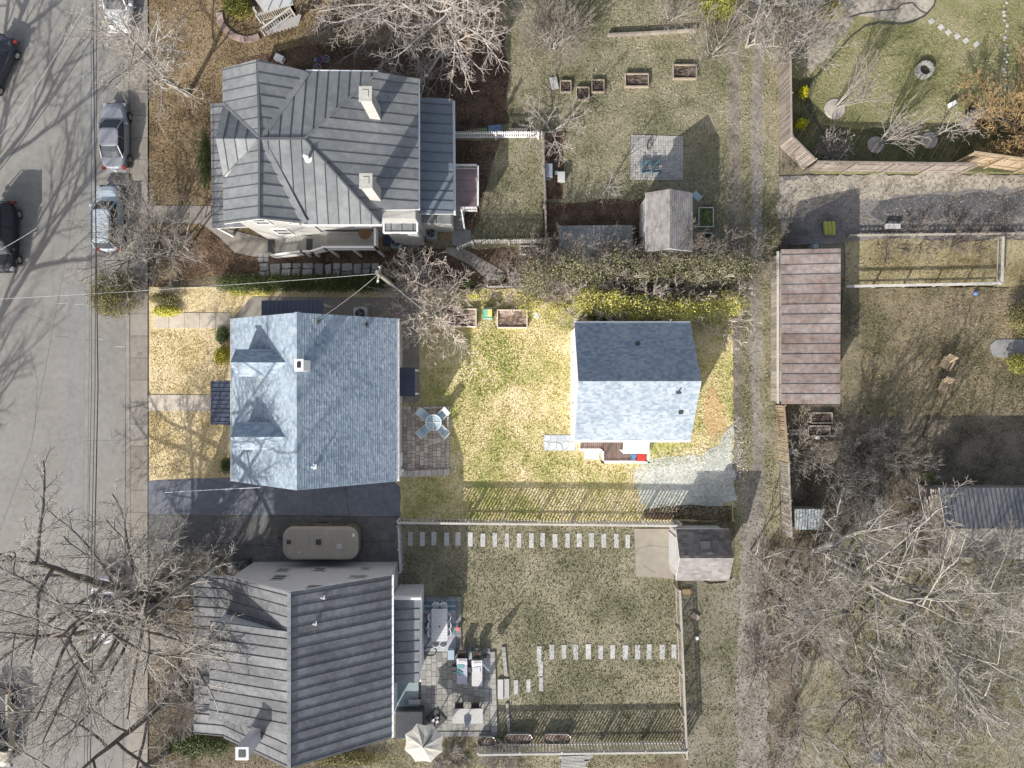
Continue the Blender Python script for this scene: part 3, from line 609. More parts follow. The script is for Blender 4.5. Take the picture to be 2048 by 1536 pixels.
for yy in (12, 14.5, 17): window(Cc, (-5.95, yy, 5.0), 'x+', .8, 1.0)
for yy in (-15.5, -12, -8): window(Cc, (yy, 18.75 if yy < -13 else 18.6, 4.6), 'y+', .9, 1.4)
m = MB()
for p, q_ in (((612, 142), (757, 144)), ((606, 450), (764, 450))):
    a = P(*p, 6.95); b = P(*q_, 6.95); m.beam(a, b, .12, .12)
a, b = P(838, 158, 6.1), P(838, 420, 6.1); m.beam(a, b, .12, .12); m.build('gutter', m_white, Cc)
# west porch roof
pl = Plane(3.9, -17.1, 0, .2, 0); q = [pl.px(421, 208), pl.px(425, 457), (pl.px(487, 457)[0], pl.px(425, 457)[1]), (-17.1, pl.px(421, 208)[1])]
q = [q[0], q[1], (-17.1, q[1][1]), (-17.1, q[0][1])]
r = roof_slab(Cc, pl, q, m_white, .14, 'porch_roof'); seams(r, pl, q, .5, m_roofD, rise=.04)
for t in (.03, .35, .66, .97):
    y = q[0][1] + (q[1][1] - q[0][1]) * t; m = MB(); m.box((q[0][0] + .18, y, 1.6), (.18, .18, 3.2)); m.build('post', m_white, Cc)
# east lean-to roof
pl = Plane(4.3, P(838, 0, 4.3).x, 0, -.22, 0); q = [(-5.9, pl.px(838, 195)[1]), pl.px(905, 198), pl.px(907, 428), (-5.9, pl.px(838, 428)[1])]
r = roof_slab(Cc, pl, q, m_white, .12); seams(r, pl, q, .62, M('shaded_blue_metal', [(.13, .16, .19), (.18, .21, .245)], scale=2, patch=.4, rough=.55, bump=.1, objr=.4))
bodybox(Cc, -5.9, q[1][0] - .15, q[2][1] + .3, q[0][1] - .3, 0, 3.5, m_cw)
m = MB(); m.beam((q[1][0] + .06, q[1][1], 3.5), (q[2][0] + .06, q[2][1], 3.5), .14, .12); m.build('gutter', m_white, Cc)
# small flat roofs at the south-east corner
pl = Plane(4.6, -8, 10.5, 0, .06); q = [pl.px(768, 422), pl.px(835, 422), pl.px(835, 466), pl.px(768, 466)]
r = roof_slab(Cc, pl, q, m_white, .16); seams(r, pl, q, .7, m_roofM, rise=.04); m = MB()
for i in range(4): a, b = q[i], q[(i + 1) % 4]; m.beam((*a, pl.z(*a) + .06), (*b, pl.z(*b) + .06), .1, .14)
m.build('parapet', m_white, Cc); bodybox(Cc, q[0][0] + .1, q[1][0] - .1, q[2][1] + .1, 10.6, 0, 4.35, m_cw)
pl = Plane(2.9, -5, 10.5, 0, .08); q = [pl.px(838, 427), pl.px(905, 430), pl.px(904, 448), pl.px(846, 446)]; r = roof_slab(Cc, pl, q, m_cw, .12); seams(r, pl, q, 1.0, m_roofM, rise=.03)
bodybox(Cc, q[0][0] + .1, q[1][0] - .1, q[2][1] + .1, q[0][1] + .3, 0, 2.75, m_cw)
m_chp = M('pale_chimney_brick', [(.34, .33, .31), (.45, .44, .415)], scale=8, patch=2, rough=.9, bump=.4)
for (ut, vt) in ((731, 188), (732, 362)):
    t = P(ut, vt, 9.9); m = MB(); m.box((t.x, t.y, 8.2), (.62, .72, 3.3)); c_ = m.build('chimney', m_chp, Cc)
    m = MB(); m.box((t.x, t.y, 9.9), (.74, .84, .12)); m.build('chimney_cap', m_chp, c_); m = MB(); m.box((t.x, t.y, 9.97), (.34, .4, .06)); m.build('flue', m_chp, c_)
a = on(PS, 617, 318); m = MB(); m.tube([(a[0], a[1], a[2]), (a[0], a[1], a[2] + .55)], .09, 10); m.lathe((a[0], a[1], a[2] + .55), [(.14, 0), (.17, .04), (.02, .16)], 12); m.lathe((a[0], a[1], a[2] + .02), [(.24, 0), (.22, .05)], 12); m.build('vent_pipe', m_white, Cc)

# ---- stair porch on the south side of house C
Pp = thing('stair_porch', 'raised grey deck with a long white-railed stair below the big metal-roofed house', 'porch', (-13, 9.5, 0))
m_dgb = M('grey_deck_board', [(.23, .225, .205), (.31, .30, .275)], scale=6, patch=1, rough=.9, bump=.2, objr=.8)
xa, xb, xl0, xl1, xs = -12.2, -8.85, -14.05, -13.45, -16.5; y0, y1 = 8.85, 10.05; zf = 2.9; zl = 1.5
nb = 9
for i in range(nb): m = MB(); m.box(((xa + xb) / 2, y0 + (i + .5) * (y1 - y0) / nb, zf), (xb - xa, (y1 - y0) / nb - .015, .03)); m.build('deck_board', m_dgb, Pp)
m = MB(); m.box(((xa + xb) / 2, (y0 + y1) / 2, zf - .12), (xb - xa, y1 - y0, .18)); m.build('deck_frame', m_whiteg, Pp)
m = MB(); m.box(((xl0 + xl1) / 2, (y0 + y1) / 2, zl), (xl1 - xl0, y1 - y0, .05)); m.build('landing', m_dgb, Pp)
for (sa, sb, za, zb, n) in ((xs, xl0, 0, zl, 8), (xl1, xa, zl, zf, 7)):
    for i in range(n):
        x = sa + (i + .5) * (sb - sa) / n; m = MB(); m.box((x, (y0 + y1) / 2, za + (i + 1) * (zb - za) / n - .02), ((sb - sa) / n + .02, y1 - y0, .04)); m.build('stair_tread', m_dgb, Pp)
    m = MB()
    for yy in (y0 - .03, y1 + .03): m.beam((sa, yy, za + .0), (sb, yy, zb - .1), .05, .25)
    m.build('stringer', m_whiteg, Pp)
m_wr = plain('porch_white', (.6, .6, .6), .6, var=.05)
rail_run(Pp, (xs, y0, .05), (xl0, y0, zl), 0, .9, .12, m_wr, .12); rail_run(Pp, (xl0, y0, zl), (xl1, y0, zl + .01), 0, .9, .12, m_wr, .12)
rail_run(Pp, (xl1, y0, zl), (xa, y0, zf), 0, .9, .12, m_wr, .12); rail_run(Pp, (xa, y0, 0), (xb, y0, 0), zf, .95, .12, m_wr, .14); rail_run(Pp, (xb, y0, 0), (xb, y1, 0), zf, .95, .12, m_wr, .14)
for x in (xa + .1, (xa + xb) / 2, xb - .1, xl0, xl1): m = MB(); z = zf if x > xl1 + .1 else zl; m.box((x, y0 + .08, z / 2 - .1), (.14, .14, z - .1)); m.build('post', m_wr, Pp)
m = MB(); m.lathe((-9.7, 9.95, zf + .02), [(.42, 0), (.42, .02)], 18); mt = m.build('doormat', M('brown_coir', [(.12, .07, .03), (.2, .12, .06)], scale=20), None); 
mt.name = 'doormat'; tag(mt, 'round brown doormat on the raised grey deck of the big house', 'doormat')
m = MB(); m.box((-13.75, 9.45, zl + .035), (.42, .8, .02)); tag(m.build('doormat', m_dgrey), 'dark rectangular mat on the landing halfway up the porch stair', 'doormat')
m = MB(); m.box((-16.85, 9.6, .09), (.42, .8, .02)); tag(m.build('doormat', m_dgrey), 'dark rectangular mat on the walk at the foot of the porch stair', 'doormat')

# ---- east deck of house C
E_ = thing('back_deck', 'white-railed back deck with a faded pink floor behind the big metal-roofed house', 'deck', P(930, 380, 0))
m_pink = M('faded_pink_board', [(.24, .18, .19), (.34, .26, .275)], scale=5, patch=.8, rough=.85, bump=.2, objr=.6)
z = 1.3; a, b = P(905, 338, z), P(957, 422, z)
n = 20
for i in range(n): m = MB(); y = a.y + (i + .5) * (b.y - a.y) / n; m.box(((a.x + b.x) / 2, y, z), (b.x - a.x, abs(b.y - a.y) / n - .012, .03)); m.build('deck_board', m_pink, E_)
m = MB(); m.box(((a.x + b.x) / 2, (a.y + b.y) / 2, z - .14), (b.x - a.x - .02, a.y - b.y - .02, .2)); m.build('deck_frame', m_whiteg, E_)
rail_run(E_, (a.x, a.y, 0), (b.x, a.y, 0), z, .9, .1, m_wr, .12); rail_run(E_, (b.x, a.y, 0), (b.x, b.y, 0), z, .9, .1, m_wr, .12); rail_run(E_, (b.x, b.y, 0), (P(928, 0, z).x, b.y, 0), z, .9, .1, m_wr, .12)
for i in range(4):
    p = P(917, 427 + 9 * i, 1.1 - .27 * i); m = MB(); m.box(p, (.8, .34, .06)); m.build('step', m_concg, E_)
a1, b1 = P(928, 423, 0), P(930, 459, 0); rail_run(E_, (a1.x - .05, b.y, 1.25), (b1.x, b1.y, .15), 0, .85, .2, m_wr, .1)

# ---- house D : lower neighbour
Dd = thing('white_gabled_house', 'white-walled house with a dark grey metal roof and a long shed dormer', 'house', (-13, -18, 0))
zr, ze = 8.3, 4.6
xr = -445 * S * (1 - zr / H); xe = -241 * S * (1 - ze / H); xm = -18.3
yn, yst = -12.14, -22.47
PEd = Plane(zr, xr, 0, -(zr - ze) / (xe - xr), 0); PWd = Plane(zr, xr, 0, (zr - ze) / (xr - xm), 0)
m_wd = plain('lower_house_wall', (.52, .52, .55), .6, var=.05)
gable_walls(Dd, xm + .25, xe - .3, yst + .3, yn - .3, ze + .05, zr - .15, 'y', m_wd, rx=xr)
q = [(xr, yn), (xe, yn), (xe, yst), (xr, yst)]; r = roof_slab(Dd, PEd, q, m_white, .12); seams(r, PEd, q, .62, m_roofD)
q = [(xr, yn), (xm, yn), (xm, yst), (xr, yst)]; r = roof_slab(Dd, PWd, q, m_white, .12); seams(r, PWd, q, .62, m_roofD)
pl = Plane(4.62, xm, 0, .17, 0); q = [(xm, yn - .1), (-20.35, yn - .1), (-20.35, yst + .1), (xm, yst + .1)]
r = roof_slab(Dd, pl, q, m_white, .12, 'porch_roof'); seams(r, pl, q, .62, m_roofD, rise=.04)
for y in (yn - .4, -15.6, -19.0, yst + .4): m = MB(); m.box((-20.2, y, 2.05), (.16, .16, 4.1)); m.build('post', m_white, Dd)
# shed dormer
zdw = 6.5; yN, yS_ = -14.45, -20.4; PD = Plane(zr + .03, xr, 0, (zr - zdw) / (xr - xm), 0)
m = MB(); m.loft([[(xm + .15, yN - .1, 4.4), (xr, yN - .1, 7.9), (xr, yN - .1, 8.2), (xm + .15, yN - .1, zdw - .02)], [(xm + .15, yS_ + .1, 4.4), (xr, yS_ + .1, 7.9), (xr, yS_ + .1, 8.2), (xm + .15, yS_ + .1, zdw - .02)]]); dm = m.build('dormer', m_wd, Dd)
q = [(xr, yN), (xm - .1, yN), (xm - .1, yS_), (xr, yS_)]; r = roof_slab(Dd, PD, q, m_roofD, .12, 'dormer_roof'); seams(r, PD, q, .62, m_roofD)
for y in (-15.6, -17.4, -19.3): window(Dd, (xm + .15, y, 5.6), 'x-', .8, .8)
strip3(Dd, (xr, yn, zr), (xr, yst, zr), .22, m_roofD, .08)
m = MB(); m.beam((xe + .07, yn, ze - .05), (xe + .07, yst, ze - .05), .13, .12); m.build('gutter', m_white, Dd)
yw = yn - .3
for u, v, z, w, h in ((558, 0, 4.2, .85, 1.1), (627, 0, 6.5, .9, 1.0), (566, 0, 2.4, .8, .9), (724, 0, 4.0, .5, .5), (731, 0, 2.0, .6, .6), (707, 0, 4.0, .5, .5), (640, 0, 2.2, .8, 1.0)):
    window(Dd, ((u - 1024) * S * (1 - z / H), yw, z), 'y+', w, h, m_whiteg, m_glassd)
for y in (-16, -20): window(Dd, (xe - .3, y, 1.5), 'x+', 1, 1)
c_ = P(485, 1506, 9.0); m = MB(); m.box((c_.x, c_.y, 7.0), (.66, .66, 4.0)); cc = m.build('chimney', m_wd, Dd)
m = MB(); m.box((c_.x, c_.y, 9.03), (.76, .76, .1)); m.build('chimney_cap', m_wd, cc); m = MB(); m.box((c_.x, c_.y, 9.09), (.4, .4, .05)); m.build('flue', m_dgrey, cc)
for u, v in ((645, 1194), (629, 1246)): x, y = PEd.px(u, v); vent_pipe(Dd, x, y, PEd.z(x, y), .25, .06, m_whiteg)
# sun room extension
pl = Plane(3.5, -8, 0, -.12, 0); q = [pl.px(786, 1196), pl.px(840, 1196), pl.px(838, 1365), pl.px(786, 1365)]
q[0] = (xe - .2, q[0][1]); q[3] = (xe - .2, q[3][1]); r = roof_slab(Dd, pl, q, m_white, .12); seams(r, pl, q, .7, m_roofM, rise=.04)
bodybox(Dd, xe - .2, q[1][0] - .12, q[2][1] + .15, q[0][1] - .05, 0, 3.2, m_wd)
m = MB(); m.prism([(xe - .2, q[0][1] + .05), (q[1][0] + .1, q[0][1] + .05), (q[1][0] + .1, q[0][1] - .1), (xe - .2, q[0][1] - .1)], 3.1, 3.56); m.build('parapet', m_white, Dd)
m = MB(); m.beam((q[1][0] + .06, q[1][1], 3.12), (q[2][0] + .06, q[2][1], 3.12), .12, .1); m.build('gutter', m_white, Dd)

# ---- garage F
F_ = thing('brown_roofed_garage', 'small gabled garage with a brown shingle roof beside the lane', 'garage', P(1405, 1105, 0))
zr, ze = 3.3, 2.25; x0, x1 = P(1354, 0, 2.6).x, P(1461, 0, 2.6).x; yR = P(0, 1116, zr).y; Yn, Ys_ = P(0, 1058, ze).y, P(0, 1161, ze).y
gable_walls(F_, x0 + .06, x1 - .15, Ys_ + .2, Yn - .2, ze + .05, zr - .12, 'x', m_cw, rx=yR)
pn = Plane(zr, 0, yR, 0, -(zr - ze) / (Yn - yR)); ps = Plane(zr, 0, yR, 0, (zr - ze) / (yR - Ys_))
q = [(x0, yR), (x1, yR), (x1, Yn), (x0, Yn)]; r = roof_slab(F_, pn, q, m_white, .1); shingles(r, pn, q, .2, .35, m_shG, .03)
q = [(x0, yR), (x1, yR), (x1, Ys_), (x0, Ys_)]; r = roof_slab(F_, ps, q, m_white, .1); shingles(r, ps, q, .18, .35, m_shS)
p = on(pn, 1410, 1092); m = MB(); m.box((p[0], p[1], p[2] + .0), (.62, .7, .3)); m.build('roof_hatch', m_dgrey, F_)
door(F_, (x0 + .06, yR, 1.1), 'x-', 2.2, 2.0, m_whiteg)

# ---- garden shed near the north
Sh = thing('garden_shed', 'grey gabled garden shed standing east of the concrete pad', 'shed', P(1338, 445, 0))
zr, ze = 3.9, 2.9; xm_ = P(1340, 0, zr).x; x0, x1 = P(1291, 0, ze).x, P(1385, 0, ze).x; y0, y1 = P(0, 503, ze).y, P(0, 386, ze).y
gable_walls(Sh, x0 + .12, x1 - .12, y0 + .12, y1 - .12, ze + .03, zr - .1, 'y', m_cw, rx=xm_)
pe = Plane(zr, xm_, 0, -(zr - ze) / (x1 - xm_), 0); pw_ = Plane(zr, xm_, 0, (zr - ze) / (xm_ - x0), 0)
q = [(xm_, y0), (x1, y0), (x1, y1), (xm_, y1)]; r = roof_slab(Sh, pe, q, m_white, .1); shingles(r, pe, q, .18, .35, m_shS)
q = [(xm_, y0), (x0, y0), (x0, y1), (xm_, y1)]; r = roof_slab(Sh, pw_, q, m_white, .1); shingles(r, pw_, q, .18, .35, m_shS)
door(Sh, (x0 + .12, (y0 + y1) / 2, 1.1), 'x-', 1.2, 1.9, m_whiteg)

Fs = thing('flat_roofed_shed', 'low flat-roofed grey shed to the left of the grey gabled shed', 'shed', P(1190, 485, 0))
zt = 1.15; q = [PX(1117, 451, zt), PX(1265, 450, zt), PX(1266, 520, zt), PX(1118, 521, zt)]; m = MB(); m.slab([(x, y, zt) for x, y in q], .08); r = m.build('roof', M('grey_felt', [(.15, .158, .162), (.21, .218, .222), (.27, .275, .27)], scale=2.5, patch=.5, rough=.9, bump=.3), Fs)
for i in range(8):
    x = q[0][0] + (q[1][0] - q[0][0]) * (i + .5) / 8; m = MB(); m.box((x, (q[0][1] + q[2][1]) / 2, zt + .01), ((q[1][0] - q[0][0]) / 8 - .03, q[0][1] - q[2][1] - .04, .02)); m.build('felt_strip', MATS['grey_felt'], r)
bodybox(Fs, q[0][0] + .15, q[1][0] - .15, q[2][1] + .15, q[0][1] - .15, 0, zt - .1, m_woodf)
# ---- rusty barn
Gg = thing('rusty_roofed_barn', 'long barn with a rust-red ribbed metal roof beside the lane', 'barn', P(1620, 650, 0))
z1 = 3.0; x1 = P(1680, 0, z1).x; pl = Plane(z1, x1, 0, .16, 0); q = [pl.px(1562, 499), pl.px(1681, 497), pl.px(1680, 808), pl.px(1563, 808)]
r = roof_slab(Gg, pl, q, m_woodf, .08); seams(r, pl, q, .66, m_rust, rise=.03, sh=.035, sw=.035)
m = MB(); m.loft([[(q[0][0] + .25, q[0][1] - .15, 0), (q[1][0] - .15, q[0][1] - .15, 0), (q[1][0] - .15, q[0][1] - .15, z1 - .1), (q[0][0] + .25, q[0][1] - .15, 2.3)], [(q[0][0] + .25, q[2][1] + .15, 0), (q[1][0] - .15, q[2][1] + .15, 0), (q[1][0] - .15, q[2][1] + .15, z1 - .1), (q[0][0] + .25, q[2][1] + .15, 2.3)]][::-1]); m.build('wall', m_woodf, Gg)
xw_ = q[0][0] + .24
m = MB()
nbd = 34
for i in range(nbd):
    y = q[2][1] + .15 + (i + .5) * (q[0][1] - q[2][1] - .3) / nbd; m2 = MB(); m2.box((xw_ - .04, y, 1.15), (.04, .28, 2.2)); m2.build('wall_board', m_woodf, Gg)
m = MB(); m.box((xw_ - .2, (q[0][1] + q[2][1]) / 2, 1.75), (.16, q[0][1] - q[2][1], .05)); m.build('side_rail', m_woodw, Gg)

# ---- far right building (grey metal and tan roof)
Hh = thing('ribbed_roof_workshop', 'workshop roofed half in grey ribbed metal and half in tan felt', 'building', P(1970, 1045, 0))
zr, ze = 3.6, 2.9; yR = P(0, 1057, zr).y; Yn, Ys_ = P(0, 976, ze).y, P(0, 1118, ze).y; x0 = P(1884, 0, 3.2).x; x1 = P(2130, 0, 3.2).x
pn = Plane(zr, 0, yR, 0, -(zr - ze) / (Yn - yR)); ps = Plane(zr, 0, yR, 0, (zr - ze) / (yR - Ys_))
q = [(x0, yR), (x1, yR), (x1, Yn), (x0, Yn)]; r = roof_slab(Hh, pn, q, m_white, .1); seams(r, pn, q, .3, M('workshop_metal', [(.17, .172, .178), (.24, .243, .25)], scale=2, rough=.6, bump=.1, objr=.3), rise=.03, sw=.03, sh=.04)
q = [(x0, yR), (x1, yR), (x1, Ys_), (x0, Ys_)]; roof_slab(Hh, ps, q, M('tan_felt', [(.26, .235, .2), (.34, .31, .27)], scale=3, rough=.95, bump=.4), .1)
gable_walls(Hh, x0 + .12, x1 - .2, Ys_ + .2, Yn - .2, ze, zr - .1, 'x', m_woodf, rx=yR)
# tin hut
Th = thing('tin_roofed_hut', 'tiny hut with a single-pitch pale tin roof under the bare trees by the lane', 'hut', P(1617, 1040, 0))
pl = Plane(1.7, P(1617, 0, 1.7).x, P(0, 1040, 1.7).y, 0, .15); q = [pl.px(1591, 1018), pl.px(1647, 1018), pl.px(1647, 1059), pl.px(1590, 1059)]
mt_ = M('pale_tin', [(.3, .33, .34), (.4, .43, .44)], scale=2, patch=.8, rough=.5, bump=.1, objr=.3); r = roof_slab(Th, pl, q, mt_, .05); seams(r, pl, q, .2, mt_, rise=.02, sw=.03, sh=.02)
bodybox(Th, q[0][0] + .1, q[1][0] - .1, q[2][1] + .1, q[0][1] - .1, 0, 1.35, m_woodf)
# porch of the house beyond the top edge
Nn = thing('north_house_porch', 'grey slatted porch of the house at the top edge above the green round shrub', 'porch', P(550, 0, 0))
m_pw = plain('porch_grey', (.33, .32, .31), .8)
pl = Plane(3.4, P(550, 0, 3.4).x, P(0, -20, 3.4).y, .05, .1); q = [pl.px(508, -150), pl.px(584, -150), pl.px(586, 8), pl.px(528, 24), pl.px(508, -4)]; r = roof_slab(Nn, pl, q, m_pw, .12); seams(r, pl, [q[0], q[1], q[2], q[3]], .6, plain('pale_porch_metal', (.36, .37, .38), .5), rise=.03)
a, b = P(522, 44, 1.6), P(590, 22, 1.6); rail_run(Nn, (a.x, a.y, 0), (b.x, b.y, 0), 1.6, .9, .14, m_pw, .14); rail_run(Nn, (b.x, b.y, 0), (P(586, 0, 1.6).x, P(0, -40, 1.6).y, 0), 1.6, .9, .14, m_pw, .14)
for i in range(9): a = P(540 + i * 7, 58 - i * 2.2, 0.2 + .14 * i); m = MB(); m.box(a, (.26, .8, .05), rz=-.3); m.build('step', m_pw, Nn)
a, b = P(532, 72, 0), P(600, 48, 0); rail_run(Nn, (a.x, a.y, .2), (b.x, b.y, 1.4), 0, .8, .2, m_pw, .1)
for u, v in ((524, 40), (585, 22)): a = P(u, v, 1.5); m = MB(); m.box((a.x, a.y, 1.6), (.14, .14, 3.0)); m.build('post', m_pw, Nn)
print('buildings done')

# ------------------------------------------------------------------ fences
def fence(label, a, b, h, pitch, bw, mat, name='picket_fence', posts=2.4, rails=(.25, .8), side=1, gap=None, top=True, group=None, th=.022, tip=0.0, vary=.0, fascia=False):
    A_, B_ = P(*a), P(*b); d = B_ - A_; L = d.length; d.normalize(); nrm = Vector((-d.y, d.x, 0)) * side
    t = thing(name, label, 'fence', A_, group); ang = math.atan2(d.y, d.x)
    n = int(L / pitch); mb = MB()
    if tip: mb.loft([[(-bw / 2, -th / 2, 0.04), (bw / 2, -th / 2, 0.04), (bw / 2, -th / 2, h - tip), (0, -th / 2, h), (-bw / 2, -th / 2, h - tip)], [(-bw / 2, th / 2, 0.04), (bw / 2, th / 2, 0.04), (bw / 2, th / 2, h - tip), (0, th / 2, h), (-bw / 2, th / 2, h - tip)]])
    else: mb.box((0, 0, h / 2 + .02), (bw, th, h))
    me = None
    for i in range(n):
        if me is None:
            o = mb.build('board', mat); me = o.data; o.parent = t
        else:
            o = bpy.data.objects.new('board', me); COL.objects.link(o); o.parent = t
        p = d * (i + .5) * L / n + nrm * .05; o.location = p + Vector((0, 0, random.uniform(-vary, vary) if vary else 0)); o.rotation_euler = (random.uniform(-.012, .012), random.uniform(-.015, .015), ang)
    for f in rails:
        m = MB(); z = h * f; m.beam(A_ + Vector((0, 0, z)), B_ + Vector((0, 0, z)), .045, .09); m.build('rail', mat, t)
    if top: m = MB(); m.beam(A_ + nrm * .03 + Vector((0, 0, h + .03)), B_ + nrm * .03 + Vector((0, 0, h + .03)), .13, .035); m.build('cap_rail', mat, t)
    if fascia: m = MB(); m.beam(A_ - nrm * .0 + Vector((0, 0, h - .1)), B_ - nrm * .0 + Vector((0, 0, h - .1)), .03, .2); m.build('fascia_board', mat, t)
    k = max(1, round(L / posts))
    for i in range(k + 1):
        p = A_ + d * (L * i / k) - nrm * .07; m = MB(); m.box(p + Vector((0, 0, h / 2)), (.1, .1, h + .08), rz=ang); m.build('post', mat, t)
    return t
fence('pale slatted fence along the south edge of the bright lawn', (802, 1036), (1352, 1042), 1.6, .225, .10, m_woodw, side=-1, tip=0, rails=(.24, .9), fascia=True, posts=2.45)
fence('short pale post and board fence at the end of the tarmac drive', (802, 1046), (806, 1136), 1.3, .5, .09, m_whiteg, rails=(.3, .6), posts=1.6)
fence('long weathered board fence on the east side of the stepping slab lawn', (1349, 1168), (1363, 1496), 1.5, .2, .09, m_woodf, side=1, posts=2.9, rails=(.24, .9))
fence('pale board fence behind the oval metal planters', (958, 1485), (1364, 1480), 1.6, .22, .10, m_woodw, side=-1, posts=2.6, rails=(.24, .9), fascia=True)
fence('white pointed picket fence behind the back deck of the big house', (908, 278), (1076, 277), 1.35, .15, .08, m_white, side=1, top=False, tip=.09)
fence('tall thin picket fence running south from the bare bush to the brush row', (1084, 277), (1091, 487), 1.3, .15, .09, m_woodf, side=1, top=False, tip=.06)
fence('mossy picket fence closing the south side of the small back lawn', (946, 488), (1090, 487), 1.35, .15, .09, m_woodw, side=1, top=False, tip=.06)
fence('short angled picket fence by the grey slab below the deck steps', (917, 501), (946, 489), 1.2, .15, .08, m_woodw, side=1, top=False, tip=.06)
fence('pinkish cedar board fence on the lane side of the round fire pit lawn', (1558, 128), (1560, 292), 2.1, .15, .135, m_woodp, 'board_fence', side=-1, vary=.02)
fence('angled cedar board fence at the corner below the yellow shrubs', (1560, 292), (1606, 338), 2.1, .15, .135, m_woodp, 'board_fence', side=-1, vary=.02)
fence('pale grey board fence along the shaded bed of bare shrubs', (1608, 343), (1915, 347), 2.1, .15, .135, m_woodp, 'board_fence', side=1, vary=.02)
fence('new golden board fence below the orange willow', (1905, 326), (2090, 352), 2.3, .15, .135, m_woodt, 'board_fence', side=1, vary=.02)
fence('weathered cedar fence on the lane between the barn and the tin hut', (1551, 810), (1560, 920), 1.6, .15, .13, m_woodt, 'board_fence', side=-1, vary=.02)
fence('mossy cedar fence beside the tin hut under the bare trees', (1560, 921), (1566, 1066), 1.6, .15, .13, m_woodf, 'board_fence', side=-1, vary=.02)
fence('half-buried fence behind the straw-coloured bed, tangled in brush', (1692, 474), (2080, 470), .45, .3, .1, m_woodf, 'board_fence', rails=(.6,))
t = thing('rail_fence', 'pale L-shaped low rail fence around the straw-coloured bed', 'fence', P(1985, 570))
pp = [P(1682, 576, 0), P(1987, 570, 0), P(1990, 478, 0)]
for a, b in zip(pp[:-1], pp[1:]):
    for z in (.35, .85): m = MB(); m.beam(a + Vector((0, 0, z)), b + Vector((0, 0, z)), .17 if z > .5 else .05, .06); m.build('rail', m_woodw, t)
    k = int((b - a).length / 2)
    for i in range(k + 1): m = MB(); q = a.lerp(b, i / max(1, k)); m.box(q + Vector((0, 0, .42)), (.09, .09, .84)); m.build('post', m_woodw, t)
t = thing('timber_edging', 'long low weathered timber wall across the grass north of the raised beds', 'timber wall', P(1300, 68))
for i, (a, b) in enumerate((((1215, 71), (1300, 67)), ((1300, 67), (1392, 61)))):
    m = MB(); m.beam(P(*a, 0.2), P(*b, 0.2), .12, .45); m.build('beam', m_woodf, t)

# ------------------------------------------------------------------ trees and plants
def tubes_mesh(name, lines, mat, parent, loc, sides=3):
    if not lines: return None
    cnt = np.array([len(l[0]) for l in lines]); Pp_ = np.concatenate([np.array(l[0]) for l in lines]); Rr = np.concatenate([np.array(l[1]) for l in lines])
    st = np.concatenate([[0], np.cumsum(cnt)[:-1]]); N_ = len(Pp_); last = st + cnt - 1
    nx = np.arange(N_) + 1; nx[last] = last; pv = np.arange(N_) - 1; pv[st] = st
    T = Pp_[nx] - Pp_[pv]; T /= (np.linalg.norm(T, axis=1, keepdims=True) + 1e-9)
    ref = np.where(np.abs(T[:, 2:3]) < .9, np.array([[0, 0, 1.]]), np.array([[1., 0, 0]])); a = np.cross(T, ref); a /= (np.linalg.norm(a, axis=1, keepdims=True) + 1e-9); b = np.cross(T, a)
    V = np.stack([Pp_ + Rr[:, None] * (math.cos(2 * math.pi * k / sides) * a + math.sin(2 * math.pi * k / sides) * b) for k in range(sides)], 1).reshape(-1, 3)
    mask = np.ones(N_, bool); mask[last] = False; i = np.arange(N_)[mask]
    F = np.concatenate([np.stack([i * sides + k, i * sides + (k + 1) % sides, (i + 1) * sides + (k + 1) % sides, (i + 1) * sides + k], 1) for k in range(sides)])
    return fastmesh(name, V, F, mat, parent, loc, smooth=sides > 4)
def rv(): return Vector((random.gauss(0, 1), random.gauss(0, 1), random.gauss(0, 1)))
def grow(out, p, d, L, r, lev, pr):
    maxl = pr['levels']; n = max(3, int(L / pr['seg'][min(lev, len(pr['seg']) - 1)])); pts = [tuple(p)]; rad = [r]; step = L / n; dirs = [d]
    r1 = r * (.06 if lev == 0 else .35 if lev < maxl else .4)
    for i in range(n):
        d = (d + rv() * pr['wob'] * (1 + .3 * lev) + Vector((0, 0, 1)) * pr['up'][min(lev, len(pr['up']) - 1)]).normalized()
        p = p + d * step; pts.append(tuple(p)); rad.append(max(pr['rmin'], r + (r1 - r) * ((i + 1) / n))); dirs.append(d)
    out[min(lev, 3)].append((pts, rad))
    if lev >= maxl: return
    k = pr['kids'][min(lev, len(pr['kids']) - 1)]; k = max(1, int(k * random.uniform(.8, 1.25))) if lev else k
    s0 = pr['start'] if lev == 0 else .15
    az = random.random() * 6.28
    for j in range(k):
        t = s0 + (1 - s0) * (j + random.random() * .8) / k; t = min(t, .99); x = t * n; i = min(int(x), n - 1); q = Vector(pts[i]).lerp(Vector(pts[i + 1]), x - i)
        dd = dirs[i + 1]; az += 2.4 + random.uniform(-.5, .5); a = dd.cross(Vector((0, 0, 1)) if abs(dd.z) < .95 else Vector((1, 0, 0))).normalized(); b = dd.cross(a)
        an = R(random.uniform(*pr['ang'][min(lev, len(pr['ang']) - 1)])); s_ = (a * math.cos(az) + b * math.sin(az))
        nd = (dd * math.cos(an) + s_ * math.sin(an)).normalized()
        LL = L * pr['len'][min(lev, len(pr['len']) - 1)] * (1 - .55 * (t - s0) / (1 - s0 + .01)) * random.uniform(.75, 1.25)
        rr = max(pr['rmin'], min(rad[i] * .75, r * pr['rr'][min(lev, len(pr['rr']) - 1)]))
        if LL > pr['minL']: grow(out, q, nd, LL, rr, lev + 1, pr)
